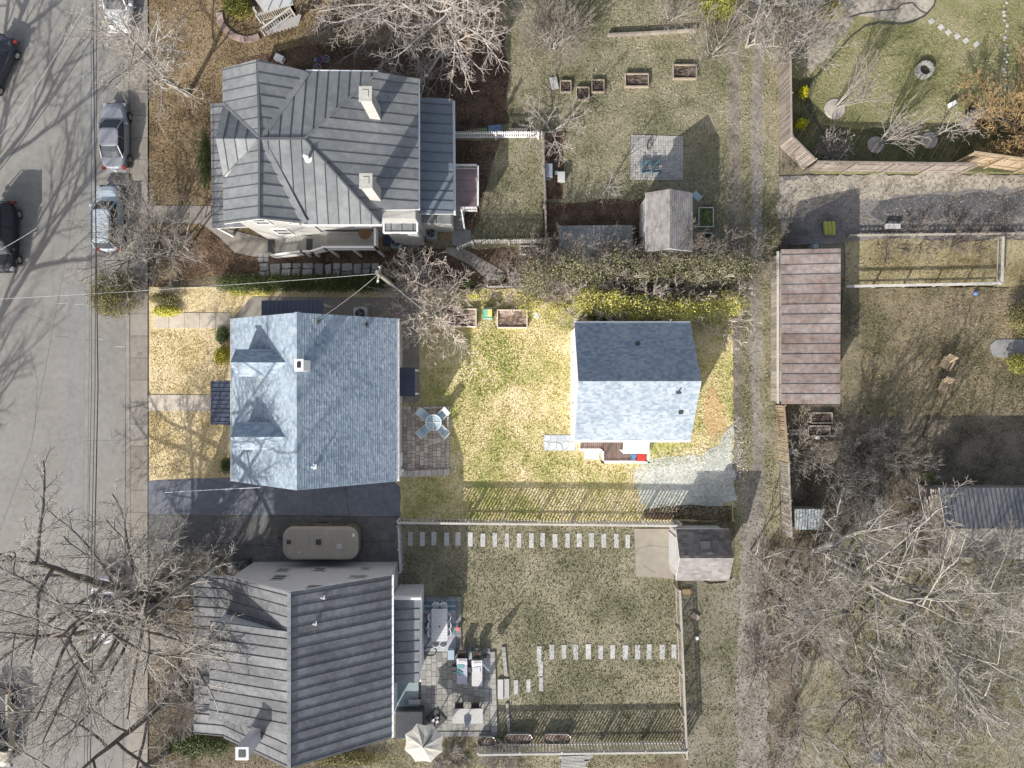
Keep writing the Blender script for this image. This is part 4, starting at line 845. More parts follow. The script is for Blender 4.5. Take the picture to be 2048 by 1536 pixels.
PR = dict(
  tree=dict(levels=4, seg=(.7, .5, .35, .25, .25), wob=.075, up=(.02, .05, .03, .02, 0), rmin=.0085, kids=(11, 9, 8, 6), start=.3, ang=((35, 65), (30, 60), (30, 60), (30, 60)), len=(.62, .5, .45, .45), rr=(.45, .5, .5, .5), minL=.2),
  spread=dict(levels=4, seg=(.7, .5, .4, .28, .28), wob=.075, up=(.0, .02, .02, .02, 0), rmin=.009, kids=(10, 10, 8, 6), start=.25, ang=((45, 80), (30, 65), (30, 60), (30, 60)), len=(.8, .5, .42, .42), rr=(.5, .45, .5, .5), minL=.2),
  brush=dict(levels=3, seg=(.5, .35, .25, .2), wob=.06, up=(.02, .03, .02, 0), rmin=.010, kids=(11, 8, 5), start=.12, ang=((20, 50), (20, 45), (25, 50)), len=(.6, .5, .45), rr=(.5, .5, .6), minL=.15),
  small=dict(levels=3, seg=(.4, .3, .22, .18), wob=.09, up=(.03, .04, .02, 0), rmin=.010, kids=(8, 6, 4), start=.2, ang=((30, 65), (30, 60), (30, 60)), len=(.6, .5, .45), rr=(.5, .5, .6), minL=.12))
NTRI = [0]
def tree(name, label, base, h, style='tree', bark=None, twig=None, r=.16, lean=(0, 0), stems=1, spread=25, seed=1, cat='tree', group=None, over=None, z0=0.0, topo=None):
    random.seed(seed); bark = bark or m_barkg; twig = twig or m_twig; b = P(*base, z0) if len(base) == 2 else Vector(base)
    t = thing(name, label, cat, b, group); pr = dict(PR[style]); pr.update(over or {})
    out = [[], [], [], []]
    for s_ in range(stems):
        if stems == 1: d = Vector((lean[0], lean[1], 1)).normalized()
        else:
            az = 6.283 * (s_ + random.random() * .6) / stems; an = R(random.uniform(.35, 1.1) * spread); d = Vector((math.cos(az) * math.sin(an) + lean[0], math.sin(az) * math.sin(an) + lean[1], math.cos(an))).normalized()
        off = Vector((random.uniform(-.12, .12), random.uniform(-.12, .12), 0)) if stems > 1 else Vector((0, 0, 0))
        if topo:
            pass
        grow(out, b + off + Vector((0, 0, -.05)), d, h * random.uniform(.85, 1.1) if stems > 1 else h, r, 0, pr)
    tubes_mesh('trunk', out[0], bark, t, b, 7)
    if out[1]: tubes_mesh('limbs', out[1], bark, t, b, 5)
    tubes_mesh('crown', out[2] + out[3], twig, t, b, 3)
    NTRI[0] += sum(len(l[0]) for l in out[2] + out[3]) * 6
    return t
def leaf_cloud(parent, blobs, n, size, mat, loc, name='foliage', up=.4, seed=1, shell=.55):
    g = np.random.default_rng(seed); vols = np.array([b[3] * b[4] * b[5] for b in blobs]) ** .75; pick = g.choice(len(blobs), n, p=vols / vols.sum()); B_ = np.array(blobs)[pick]
    d = g.normal(size=(n, 3)); d /= np.linalg.norm(d, axis=1, keepdims=True); rad = shell + (1 - shell) * g.random(n) ** .5; rad *= 1 + .10 * g.normal(size=n)
    # lumpy outline
    lump = 1 + .14 * np.sin(d[:, 0] * 7 + B_[:, 0] * 3) * np.sin(d[:, 1] * 6 + B_[:, 1] * 2) + .10 * np.sin(d[:, 2] * 11 + d[:, 0] * 9)
    c = B_[:, :3] + d * B_[:, 3:6] * (rad * lump)[:, None]; c[:, 2] = np.maximum(c[:, 2], loc[2] + .03)
    nrm = d * .6 + g.normal(size=(n, 3)) * .7 + np.array([0, 0, up]); nrm /= np.linalg.norm(nrm, axis=1, keepdims=True)
    a = np.cross(nrm, g.normal(size=(n, 3))); a /= np.linalg.norm(a, axis=1, keepdims=True); b = np.cross(nrm, a); s = size * g.uniform(.5, 1.4, n)[:, None]
    V = np.stack([c - a * s * .5, c + b * s * .32 + nrm * s * .05, c + a * s * .5, c - b * s * .32 + nrm * s * .05], 1).reshape(-1, 3); F = np.arange(4 * n).reshape(n, 4)
    return fastmesh(name, V, F, mat, parent, loc)
def shrub(name, label, base, rx, ry, h, n, mat, size=.09, cat='shrub', group=None, seed=1, blobs=4, stems=True, flat=1.0):
    random.seed(seed); b = P(*base); t = thing(name, label, cat, b, group); bl = []
    for i in range(blobs):
        an = random.random() * 6.28; q = random.random() * .45 if i else 0; k = random.uniform(.45, .75) if i else .85
        bl.append((b.x + math.cos(an) * rx * q, b.y + math.sin(an) * ry * q, h * (.5 if not i else random.uniform(.35, .7)), rx * k, ry * k, h * .5 * (1 if not i else random.uniform(.6, .95))))
    leaf_cloud(t, bl, n, size, mat, b, seed=seed)
    if stems:
        out = [[], [], [], []]; pr = dict(PR['small']); pr.update(levels=1, kids=(5,))
        for s_ in range(5):
            az = s_ * 1.256 + random.random(); an = R(random.uniform(5, 35)); grow(out, b, Vector((math.cos(az) * math.sin(an), math.sin(az) * math.sin(an), math.cos(an))), h * .8, .03, 0, pr)
        tubes_mesh('stems', out[0] + out[1], m_barkd, t, b, 4)
    return t

# big street trees (left)
tree('bare_tree', 'tall slim bare tree leaning over the pavement beside the silver-grey car', (377, 190), 9.3, 'tree', m_barkg, m_twigL, .19, (.05, -.03), seed=11, over=dict(start=.2, kids=(17, 10, 8, 6), up=(.02, .02, .02, .02, 0), len=(.58, .5, .45, .45), rr=(.36, .5, .5, .5)))
tree('bare_bush_tree', 'many-stemmed bare tree over the parked pale car by the front walk', (338, 508), 6.6, 'tree', m_barkd, m_twig, .09, (-.12, .04), stems=6, spread=44, seed=12, over=dict(kids=(9, 8, 6, 4), rmin=.008))
tree('bare_tree', 'small bare tree with pale forked trunk beside the many-stemmed tree', (378, 500), 5.5, 'small', m_barkg, m_twig, .10, (-.05, .05), seed=121)
tree('great_bare_tree', 'huge bare street tree with long dark limbs sweeping over the road at the bottom left', (318, 1180), 16.5, 'spread', m_barkd, m_twigL, .46, (.03, -.0), stems=4, spread=19, seed=14, over=dict(start=.14, kids=(11, 11, 9, 6), len=(.56, .42, .42, .42), rmin=.012, rr=(.24, .34, .5, .5), wob=.055, ang=((55, 85), (25, 50), (30, 60), (30, 60))))
tree('bare_tree', 'dark-limbed bare tree rising at the bottom left beside the verge', (330, 1400), 11, 'spread', m_barkd, m_twigL, .26, (-.05, -.06), seed=15, over=dict(start=.2, kids=(10, 10, 8, 6), rr=(.4, .42, .5, .5)))
tree('bare_tree', 'leaning bare tree at the bottom edge with one long limb over the road', (345, 1500), 10, 'tree', m_barkd, m_twigL, .24, (-.25, .02), seed=16, over=dict(kids=(9, 9, 7, 5)))
tree('brushy_shrub', 'dense bare twiggy bush between the tan camper and the dark porch', (425, 1150), 2.6, 'brush', m_barkg, m_twig, .05, (0, .05), stems=9, spread=60, seed=17, cat='shrub')
tree('brushy_shrub', 'bare twiggy bush on the verge beside the dark metal porch roof', (370, 1405), 2.4, 'brush', m_barkg, m_twig, .05, stems=8, spread=60, seed=18, cat='shrub')
tree('brushy_shrub', 'fine bare bush in front of the porch of the white-walled house', (350, 1210), 1.8, 'brush', m_barkg, m_twig, .04, stems=6, spread=60, seed=19, cat='shrub')
# trees just off the left edge whose shadows cross the road
for i, (bx, by, hh) in enumerate(((-150, 560, 12), (-120, 820, 13), (-200, 1100, 12), (-60, 260, 10))):
    tree('bare_tree', ('bare roadside tree beyond the left edge, its shadow across the upper road', 'bare roadside tree beyond the left edge above the black car', 'bare roadside tree beyond the left edge near the middle of the road', 'smaller bare tree beyond the left edge at the top of the road')[i], (bx, by), hh, 'tree', m_barkd, m_twig, .28, seed=31 + i, over=dict(levels=3, kids=(10, 8, 6)))
# top centre
tree('bare_maple', 'big pale-twigged tree above the roof with rusty ivy on its trunk', (893, 112), 9.5, 'spread', m_barkg, m_twigp, .26, (-.22, .08), seed=21, over=dict(start=.35, kids=(11, 10, 8, 6), rmin=.010, len=(.72, .5, .45, .45)))
tree('bare_maple', 'second pale-twigged tree right of the ivy-clad trunk', (938, 112), 9.5, 'spread', m_barkg, m_twigp, .26, (-.03, .06), seed=22, over=dict(start=.35, kids=(10, 10, 8, 6), rmin=.010))
tree('bare_maple', 'pale-twigged tree spreading left over the back roof slope and the bicycle', (800, 95), 7.0, 'spread', m_barkg, m_twigp, .18, (-.15, .02), seed=23, over=dict(start=.25, kids=(10, 10, 8, 6), rmin=.010, up=(.0, -.02, 0, 0, 0)))
for i, (u, v, zz) in enumerate(((872, 75, 3), (880, 92, 2), (933, 70, 3), (937, 92, 2))):
    b = P(u, v, zz); t = thing('ivy_clump', ('rusty ivy high on the left trunk', 'rusty ivy low on the left trunk', 'rusty ivy high on the right trunk', 'rusty ivy low on the right trunk')[i] + ' of the pale-twigged pair', 'ivy', (b.x, b.y, 0)); leaf_cloud(t, [(b.x, b.y, zz, .3, .55, 1.0)], 350, .14, m_iv, (b.x, b.y, 0), seed=40 + i)
tree('vase_shrub', 'vase-shaped bare shrub in the grass at the top centre', (1107, 100), 4.2, 'brush', m_barkg, m_twigb, .05, (.08, .05), stems=8, spread=38, seed=24, cat='shrub')
tree('bare_tree', 'small bare tree at the corner of the white picket fence', (1100, 262), 3.6, 'small', m_barkg, m_twigp, .07, stems=4, spread=50, seed=25)
tree('bare_tree', 'young bare pale tree between the raised beds and the shed', (1206, 388), 3.9, 'small', m_barkg, m_twig, .06, (.05, 0), seed=26, over=dict(kids=(10, 6, 4), len=(.42, .5, .45)))
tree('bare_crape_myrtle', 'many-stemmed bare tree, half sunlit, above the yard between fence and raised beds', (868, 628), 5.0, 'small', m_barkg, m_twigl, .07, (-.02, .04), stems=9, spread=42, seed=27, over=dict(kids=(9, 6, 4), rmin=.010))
tree('bare_crape_myrtle', 'bare many-stemmed tree beside the leaning power pole', (838, 580), 4.2, 'small', m_barkg, m_twigp, .06, (0, .1), stems=6, spread=36, seed=271, over=dict(kids=(8, 6, 4)))
tree('bare_sapling', 'thin bare sapling beside the low white fence piece at the lot edge', (1022, 572), 2.8, 'small', m_barkg, m_twigp, .035, stems=4, spread=35, seed=28)
tree('bare_tree', 'whitish bare tree at the top of the lane', (1492, 95), 4.8, 'small', m_barkg, m_twigp, .09, (.0, 0), stems=3, spread=55, seed=29, over=dict(levels=4, kids=(8, 6, 5, 3)))
for i, (u, v, hh) in enumerate(((1545, 20, 4.5), (1580, 60, 4), (1600, 110, 3.5), (1420, 110, 3.5), (1560, 110, 3.4), (1340, 40, 3))):
    tree('brushy_shrub', ('grey brush at the top of the lane', 'grey brush beside the pale path', 'grey brush by the corner of the pale path', 'fine brush left of the lane below the evergreen', 'grey brush against the top of the cedar fence', 'fine brush north of the timber wall')[i], (u, v), hh, 'brush', m_barkg, m_twigb if i > 2 else m_twig, .04, stems=7, spread=50, seed=50 + i, cat='shrub', over=dict(kids=(8, 6, 4)))
# upper right garden
shrub('round_gold_shrub', 'dome-shaped golden shrub on the pale gravel at the top right', (1656, 30), .95, .85, 1.3, 5000, m_lfgold, .08, seed=61)
shrub('yellow_shrub', 'upper of the two bright yellow shrubs in the shade of the cedar fence', (1602, 190), .42, .5, .8, 1300, m_lffor, .08, seed=62)
shrub('yellow_shrub', 'lower of the two bright yellow shrubs in the shade of the cedar fence', (1598, 252), .48, .42, .8, 1300, m_lffor, .08, seed=63)
def mulch_ring(px, r, label, mat):
    c = P(*px); m = MB(); m.lathe((c.x, c.y, .04), [(r, 0), (r * .9, .08), (r * .3, .12)], 20); o = m.build('mulch_ring', mat, None, loc=(c.x, c.y, 0)); tag(o, label, 'mulch ring'); return o
m_ring = M('pale_mulch', [(.24, .21, .185), (.38, .345, .31), (.46, .42, .385)], scale=14, patch=2, rough=1, bump=1, bscale=25)
mulch_ring((1669, 218), .75, 'pale mulch ring around the vase shrub on the green lawn', m_ring)
mulch_ring((1751, 290), .6, 'mulch ring around the right-leaning bare shrub in the shaded bed', m_ring)
mulch_ring((1858, 281), .6, 'mulch ring around the bare tree left of the round grill', m_ring)
tree('vase_shrub', 'upright bare vase shrub in the pale ring on the green lawn', (1672, 215), 4.4, 'brush', m_barkg, m_twigb, .04, (.12, .02), stems=9, spread=17, seed=64, cat='shrub', over=dict(kids=(5, 4, 3), start=.35, ang=((15, 35), (15, 35), (20, 40))))
tree('bare_shrub', 'round greyish bare shrub in the corner of the shaded bed', (1656, 305), 1.5, 'brush', m_barkg, m_twigp, .03, stems=26, spread=62, seed=65, cat='shrub', over=dict(kids=(7, 4, 3)))
tree('bare_shrub', 'right-leaning bare fan-shaped shrub in the shaded bed', (1753, 288), 3.4, 'brush', m_barkg, m_twigp, .04, (.25, .06), stems=9, spread=22, seed=66, cat='shrub', over=dict(kids=(5, 4, 3), start=.3, ang=((15, 35), (15, 35), (20, 40))))
tree('bare_tree', 'small spreading bare tree in the ring left of the round grill', (1862, 276), 3.9, 'small', m_barkg, m_twigp, .06, (.12, -.02), seed=67, over=dict(kids=(11, 7, 5), len=(.55, .5, .45)))
tree('orange_willow', 'dense orange-twigged willow behind the golden fence at the right edge', (2035, 262), 4.6, 'brush', m_barkd, m_twigw, .08, (-.05, 0), stems=12, spread=66, seed=68, over=dict(kids=(12, 9, 5), rmin=.012, wob=.11))
tree('orange_willow', 'smaller orange-twigged bush at the right edge above the willow', (2060, 170), 3.2, 'brush', m_barkd, m_twigw, .05, stems=7, spread=60, seed=69, over=dict(kids=(9, 7, 4)))
# evergreens
shrub('round_green_shrub', 'round glossy green shrub inside the curved brick edging', (484, 24), 1.15, .95, 1.6, 7000, m_lfy, .10, seed=71)
shrub('evergreen_tree', 'olive-green evergreen at the kerb above the sidewalk', (262, 592), 1.65, 1.85, 3.6, 16000, m_lfo, .09, seed=72, cat='tree')
shrub('evergreen_tree', 'lush yellow-green evergreen at the top beside the lane', (1425, 28), 1.55, 1.3, 3.2, 10000, m_lfy, .11, seed=73, cat='tree')
shrub('evergreen_bush', 'dark evergreen bush on the right edge above the round terrace', (2040, 640), 1.8, 1.5, 2.4, 7000, m_lfo, .11, seed=74)
shrub('evergreen_bush', 'yellow-green bush below the round terrace', (2025, 728), .95, .9, 1.5, 3500, m_lfy, .1, seed=75)
shrub('yucca_clump', 'small yellow-green clump under the trees near the grey workshop', (1848, 955), .6, .5, .8, 900, m_lfy, .12, seed=76)
shrub('front_shrub', 'bluish green shrub at the upper corner of the house front', (452, 672), .5, .85, 1.2, 3000, m_lfd, .07, seed=77)
shrub('front_shrub', 'yellow-green feathery shrub beside the front of the house', (450, 712), .65, .8, 1.1, 3200, M('feathery_yellow_leaf', [(.12, .15, .02), (.36, .33, .04), (.5, .45, .08)], scale=3, island=1.0, bump=0), .08, seed=78)
shrub('front_shrub', 'green shrub at the lower corner of the house front by the drive', (459, 930), .42, .7, 1.0, 2200, m_lfg, .07, seed=79)
shrub('yellow_groundcover', 'bright yellow leafy groundcover at the corner of the side walk', (340, 624), 1.2, .42, .5, 3200, m_lfb, .08, seed=80)
shrub('dark_bush', 'dark leafy bush at the lot corner above the yellow groundcover', (336, 600), 1.2, .6, .9, 3600, m_lfo, .08, seed=81)
shrub('hedge_bush', 'narrow dark green bush against the front of the big metal-roofed house', (418, 325), .35, 2.6, 1.3, 5200, m_lfg, .08, seed=82, blobs=5)
shrub('wall_ivy', 'dark ivy patch beside the chimney of the white-walled house', (400, 1490), 3.0, 1.0, .7, 5500, m_lfg, .10, seed=83, blobs=6)
shrub('wall_ivy', 'leafy brush at the bottom edge below the white-walled house', (700, 1512), 3.5, .6, .8, 5000, m_lfo, .10, seed=84, blobs=6)
# the long hedge
t = thing('hedge', 'long low green hedge between the flagstone path and the side walk', 'hedge', P(610, 568)); bl = []
for i in range(26):
    c = P(452 + i * 13, 570 - (i % 3) * 2, 0); bl.append((c.x, c.y, .5, .5, .62, .55))
leaf_cloud(t, bl, 26000, .08, m_lfg, P(610, 568), seed=85, shell=.6)
t = thing('ivy_bed', 'bright green ivy in front of the low end of the hedge', 'ivy', P(505, 582)); bl = []
for i in range(8): c = P(470 + i * 10, 584, 0); bl.append((c.x, c.y, .22, .42, .3, .3))
leaf_cloud(t, bl, 4500, .07, m_lfs, P(505, 582), seed=86)
shrub('bright_bush', 'vivid yellow-green bush beside the left raised bed', (945, 592), .5, .35, .7, 1400, m_lfb, .08, seed=87)
shrub('dark_bush', 'dark green bush north of the left raised bed', (925, 566), .9, .45, .9, 2600, m_lfg, .08, seed=871)
# spring shrubs at the head of the bright lot
SB = [(1075, 560), (1130, 545), (1178, 560), (1225, 540), (1275, 552), (1320, 545), (1368, 550), (1415, 548), (1455, 552)]
lab = ['first', 'second', 'third', 'fourth', 'fifth', 'sixth', 'seventh', 'eighth', 'last']
for i, (u, v) in enumerate(SB):
    t = tree('spring_shrub', f'{lab[i]} olive-budded bare shrub from the left in the row above the bright lot', (u, v), 3.6, 'brush', m_barkd, m_twigb, .04, (0, .02), stems=8, spread=52, seed=90 + i, cat='shrub', group='olive shrubs in the row along the north side of the bright lot', over=dict(kids=(9, 7, 5)))
    b = P(u, v); leaf_cloud(t, [(b.x, b.y, 2.3, 1.5, 1.25, 1.5), (b.x, b.y - .6, 1.0, 1.3, .9, .9)], 4200, .085, m_lfsp, b, seed=90 + i, shell=.2)
SB2 = [(1060, 606), (1115, 608), (1168, 612), (1215, 616), (1262, 624), (1305, 628), (1348, 630), (1392, 628), (1432, 618)]
for i, (u, v) in enumerate(SB2):
    t = tree('yellow_spring_shrub', f'{lab[i]} bright yellow-green shrub from the left along the inside of the lot', (u, v), 2.0 if i < 2 else 3.7, 'brush', m_barkg, m_twigl, .035, stems=7, spread=60 if i < 2 else 40, seed=110 + i, cat='shrub', group='bright yellow-green shrubs inside the north side of the lot', over=dict(kids=(7, 4, 3)))
    b = P(u, v); leaf_cloud(t, [(b.x, b.y, .6, 1.15, .9, .6) if i < 2 else (b.x, b.y, 2.8, 1.1, .95, 1.2)], 1400 if i < 2 else 2700, .085, m_lfs if i % 3 else m_lfb, b, seed=110 + i, shell=.25)
shrub('dark_evergreen', 'deep green bush in the shade behind the cottage', (1200, 630), 1.4, .5, 1.0, 4200, m_lfg, .09, seed=120)
shrub('dark_evergreen', 'deep green vine mass behind the right end of the cottage', (1420, 640), .9, .9, .9, 2600, m_lfs, .09, seed=1201)
# brush and vines on the right
for i, (u, v, hh, st) in enumerate(((1575, 470, 1.4, 12), (1780, 492, 1.3, 12), (1840, 490, 1.4, 12), (1900, 492, 1.4, 12), (1955, 486, 1.3, 10), (1835, 458, 1.2, 10), (1905, 455, 1.2, 10), (2010, 462, 1.4, 12), (1606, 330, 1.3, 9), (1700, 640, 1.2, 10))):
    tree('brush_pile', ('tangled brush at the head of the barn', 'left end of the bramble row in the straw bed', 'bramble left of the middle of the straw bed', 'bramble right of the middle of the straw bed', 'bramble at the right end of the straw bed', 'bramble behind the buried fence, left part', 'bramble behind the buried fence, middle part', 'bramble beyond the end of the rail fence', 'dry brush outside the cedar fence corner', 'fallen bare branches in the shade of the barn')[i], (u, v), hh, 'brush', m_barkd, m_twigb, .02, stems=st, spread=85, seed=130 + i, cat='brush', over=dict(kids=(7, 5, 3), wob=.2, up=(-.02, -.02, 0, 0)))
# lower right woodland of bare trees
RT = [(1630, 1100, 8.5, .26, (-.36, .5), 'pale smooth-barked tree with an upright trunk beside the tin hut', m_barkg, 'tree'),
      (1655, 1110, 11, .22, (.22, .02), 'long-limbed tree leaning right from beside the tin hut', m_barkg, 'spread'),
      (1745, 1150, 9, .2, (.38, -.02), 'low-branched pale tree with a limb running right below the workshop', m_barkg, 'spread'),
      (1640, 1190, 8.5, .18, (-.03, -.05), 'twisted dense bare tree near the foot of the lane', m_barkd, 'spread'),
      (1560, 1230, 7, .12, (0, -.1), 'fine bare tree at the lane beside the scattered boxes', m_barkd, 'tree'),
      (1590, 1400, 6.5, .11, (-.02, -.1), 'bushy bare tree in the middle of the lower lane verge', m_barkd, 'tree'),
      (1680, 1330, 8, .15, (.05, -.1), 'bare tree over the dark shed shadow at the bottom right', m_barkd, 'tree'),
      (1800, 1240, 9, .17, (.2, -.12), 'long-branched bare tree over the open grass at the lower right', m_barkg, 'spread'),
      (1900, 1330, 8, .15, (.1, -.1), 'pale fine-twigged tree left of the right-hand corner', m_barkg, 'tree'),
      (1980, 1200, 9, .17, (.05, -.1), 'pale bare tree on the right edge below the workshop', m_barkg, 'tree'),
      (1650, 1470, 6, .11, (0, -.1), 'fine brush-like tree at the bottom right of the lane', m_barkd, 'tree'),
      (1790, 1440, 6, .11, (.05, -.1), 'thin bare tree at the bottom edge over the small slate slab', m_barkd, 'tree'),
      (1895, 1105, 5, .09, (0, .05), 'pale fan-shaped tree in front of the workshop roof', m_barkg, 'tree'),
      (1960, 1075, 5, .09, (0, .05), 'pale spreading tree standing over the workshop ridge', m_barkg, 'tree'),
      (1820, 1180, 7, .12, (.1, .0), 'bare tree in the grass straight below the stick bundle', m_barkd, 'tree'),
      (1720, 1220, 7, .12, (.05, .0), 'dense bare tree between the twisted tree and the open grass', m_barkd, 'tree'),
      (1900, 1230, 7.5, .12, (.1, -.1), 'grey bare tree below the right part of the workshop', m_barkg, 'tree'),
      (1560, 1150, 6, .10, (-.02, .0), 'dense grey tree by the lane just below the end of the cedar fence', m_barkd, 'tree'),
      (1860, 1480, 5.5, .10, (.0, -.1), 'low bare tree on the bottom edge at the lower right', m_barkd, 'tree'),
      (1700, 1060, 5, .09, (.0, .05), 'slim grey tree between the tin hut and the log pile', m_barkg, 'tree'),
      (1500, 1100, 5, .08, (-.02, .0), 'small pale tree at the lane end behind the brown-roofed garage', m_barkg, 'small'),
      (1660, 940, 4.5, .07, (0, 0), 'thin bare tree in the brush south of the barn', m_barkg, 'small')]
for i, (u, v, hh, r_, ln, lb, bk, stl) in enumerate(RT):
    tree('bare_tree', lb, (u, v), hh, stl, bk, m_twigL if i % 4 else m_twig, r_, ln, seed=150 + i, over=dict(kids=(10, 9, 7, 5), start=.18, rr=(.4, .45, .5, .5)) if stl != 'small' else None)
for i, (u, v) in enumerate(((1530, 1180), (1520, 1330), (1620, 1290), (1720, 1400), (1850, 1400), (1740, 1500), (1560, 1490), (1940, 1420), (1720, 900), (1780, 930), (1600, 900), (1700, 980))):
    tree('brushy_shrub', ('grey thicket on the lane verge beside the garage', 'grey thicket halfway down the lane verge', 'thicket under the twisted tree', 'thicket over the dark shadow at the bottom right', 'thicket on the open grass at the lower right', 'thicket at the bottom edge right of the lane', 'thicket at the very foot of the lane', 'pale thicket near the right-hand bottom corner', 'brush at the foot of the brown lawn', 'brush right of the foot of the brown lawn', 'brush between the cedar fence and the garden frames', 'brush behind the garden frames')[i], (u, v), 2.8, 'brush', m_barkd, m_twig if i % 2 else m_twigL, .035, stems=8, spread=66, seed=180 + i, cat='shrub', over=dict(kids=(8, 6, 4)))
tree('brushy_shrub', 'dry pale grass-like bush at the bottom edge below the pale board fence', (1000, 1515), 1.6, 'brush', m_barkg, m_twigp, .025, stems=14, spread=80, seed=199, cat='shrub')
tree('brushy_shrub', 'dry tangled bush at the bottom edge right of the white umbrella', (900, 1520), 1.4, 'brush', m_barkg, m_twigp, .025, stems=12, spread=80, seed=198, cat='shrub')

# ------------------------------------------------------------------ grass tufts and leaf litter
def scatter(name, px, n_per, size, mat, hgt=.07, flat=False, seed=1, z=.03, excl=(), cover=1.0):
    g = np.random.default_rng(seed); poly = [PX(*p) for p in px]; a = np.array(poly); lo = a.min(0); hi = a.max(0); n = int((hi - lo).prod() * n_per)
    xy = lo + g.random((n, 2)) * (hi - lo); k = inpoly(xy + g.normal(size=(n, 2)) * .1, poly)
    for e in excl: k &= ~inpoly(xy, [PX(*p) for p in e])
    xy = xy[k]; n = len(xy)
    if n == 0: return
    an = g.random(n) * 6.283; c = np.concatenate([xy, np.full((n, 1), z)], 1); s = size * g.uniform(.5, 1.4, n)
    dx = np.stack([np.cos(an), np.sin(an), np.zeros(n)], 1) * s[:, None]
    if flat:
        dy = np.stack([-np.sin(an), np.cos(an), np.zeros(n)], 1) * s[:, None] * .6; tz = g.uniform(-.5, .9, n) * s; tz2 = g.uniform(-.3, .6, n) * s
        z1 = np.zeros((n, 3)); z1[:, 2] = .015 + np.abs(tz) * .5; z2 = np.zeros((n, 3)); z2[:, 2] = .015 + np.abs(tz2)
        V = np.stack([c - dx * .5 + z1, c + dy * .5 + z2, c + dx * .5 + z1 * .3, c - dy * .5 + z2 * .2], 1).reshape(-1, 3); F = np.arange(4 * n).reshape(n, 4)
    else:
        h = hgt * g.uniform(.5, 1.5, n); ln = np.stack([g.normal(0, .5, n) * h, g.normal(0, .5, n) * h, h], 1)
        V = np.stack([c - dx * .5, c + dx * .5, c + ln], 1).reshape(-1, 3); F = np.arange(3 * n).reshape(n, 3)
    o = fastmesh(name, V, F, mat, None, (0, 0, 0)); o['kind'] = 'stuff'; return o
def tuftmat(nm, cols): return M(nm, cols, scale=9, patch=.3, pw=.6, contrast=1.7, rough=.95, bump=0, island=.45, spec=.1)
t_lot = tuftmat('lot_grass', [(.30, .34, .10), (.62, .535, .28), (.92, .83, .62)])  # tufts repeat the lot's brightness in their own colours
t_lotF = tuftmat('straw_grass', [(.5, .38, .18), (.70, .58, .36), (.84, .74, .52)])
t_N = tuftmat('neighbour_grass', [(.13, .13, .075), (.25, .235, .16), (.40, .37, .28)])
t_B = tuftmat('brown_grass', [(.14, .1, .05), (.27, .205, .12), (.37, .29, .18)])
t_G = tuftmat('green_grass', [(.14, .14, .08), (.255, .238, .16), (.40, .37, .28)])
t_E = tuftmat('east_grass', [(.14, .16, .06), (.25, .245, .13), (.40, .36, .24)])
EXL = [[(800, 575), (842, 575), (842, 808), (800, 808)], [(804, 810), (902, 808), (902, 954), (804, 954)], [(1146, 640), (1360, 640), (1362, 885), (1300, 925), (1200, 925), (1150, 885)], [(1285, 955), (1310, 935), (1400, 925), (1445, 900), (1470, 880), (1500, 1005), (1295, 1005)], [(1088, 870), (1150, 870), (1150, 902), (1088, 902)]]
scatter('grass', [(800, 580), (1466, 580), (1470, 1040), (800, 1040)], 130, .08, t_lot, .07, seed=1, z=.035, excl=EXL)
scatter('grass', [(302, 658), (452, 658), (456, 788), (302, 788)], 120, .075, t_lotF, .06, seed=2)
scatter('grass', [(300, 824), (456, 824), (456, 955), (300, 958)], 120, .075, t_lotF, .06, seed=3)
scatter('grass', [(310, 580), (470, 580), (500, 600), (455, 625), (310, 625)], 120, .05, t_lotF, .06, seed=31)
scatter('grass', [(297, 0), (905, 0), (905, 100), (450, 130), (420, 410), (297, 410)], 90, .08, t_B, .07, seed=4)
scatter('grass', [(297, 448), (400, 448), (440, 480), (500, 520), (420, 560), (300, 575)], 90, .08, t_B, .07, seed=41)
scatter('grass', [(1012, -10), (1456, -10), (1458, 500), (1400, 500), (1390, 380), (1290, 380), (1286, 402), (1130, 400), (1094, 270), (1012, 262)], 90, .08, t_N, .07, seed=5, z=.036, excl=[[(1262, 270), (1368, 270), (1368, 361), (1262, 361)]])
scatter('grass', [(960, 282), (1082, 280), (1088, 486), (946, 486)], 90, .08, t_N, .07, seed=51, z=.036)
scatter('grass', [(1482, -10), (1500, -10), (1500, 560), (1482, 560)], 90, .08, t_N, .07, seed=52, z=.04)
scatter('grass', [(1528, 0), (1556, 0), (1552, 1060), (1530, 1000), (1526, 500)], 90, .08, t_N, .07, seed=53, z=.04)
scatter('grass', [(1482, 560), (1500, 560), (1504, 900), (1484, 960)], 90, .08, t_N, .07, seed=54, z=.04)
scatter('grass', [(925, 1050), (1268, 1050), (1275, 1160), (1348, 1162), (1362, 1478), (1010, 1478), (1000, 1290), (926, 1290), (926, 1190), (812, 1140), (812, 1050)], 95, .08, t_G, .07, seed=6, z=.037)
scatter('grass', [(1640, 60), (1870, 40), (2060, -10), (2060, 120), (1900, 245), (1720, 255), (1640, 245), (1622, 200)], 90, .08, t_E, .07, seed=7, z=.04)
scatter('grass', [(1720, 578), (2060, 572), (2060, 830), (1720, 830)], 90, .08, t_B, .07, seed=8, z=.045, excl=[[(1976, 678), (2060, 678), (2060, 718), (1976, 718)]])
scatter('grass', [(1690, 515), (1970, 515), (1970, 572), (1690, 572)], 100, .055, tuftmat('straw_bed_grass', [(.2, .16, .08), (.38, .32, .18), (.5, .44, .28)]), .08, seed=9, z=.045)
scatter('grass', [(1700, 1130), (2060, 1120), (2060, 1540), (1620, 1540)], 100, .055, t_N, .07, seed=10, z=.047)
scatter('grass', [(297, 1140), (392, 1140), (392, 1540), (297, 1540)], 90, .055, t_B, .07, seed=11, z=.03)
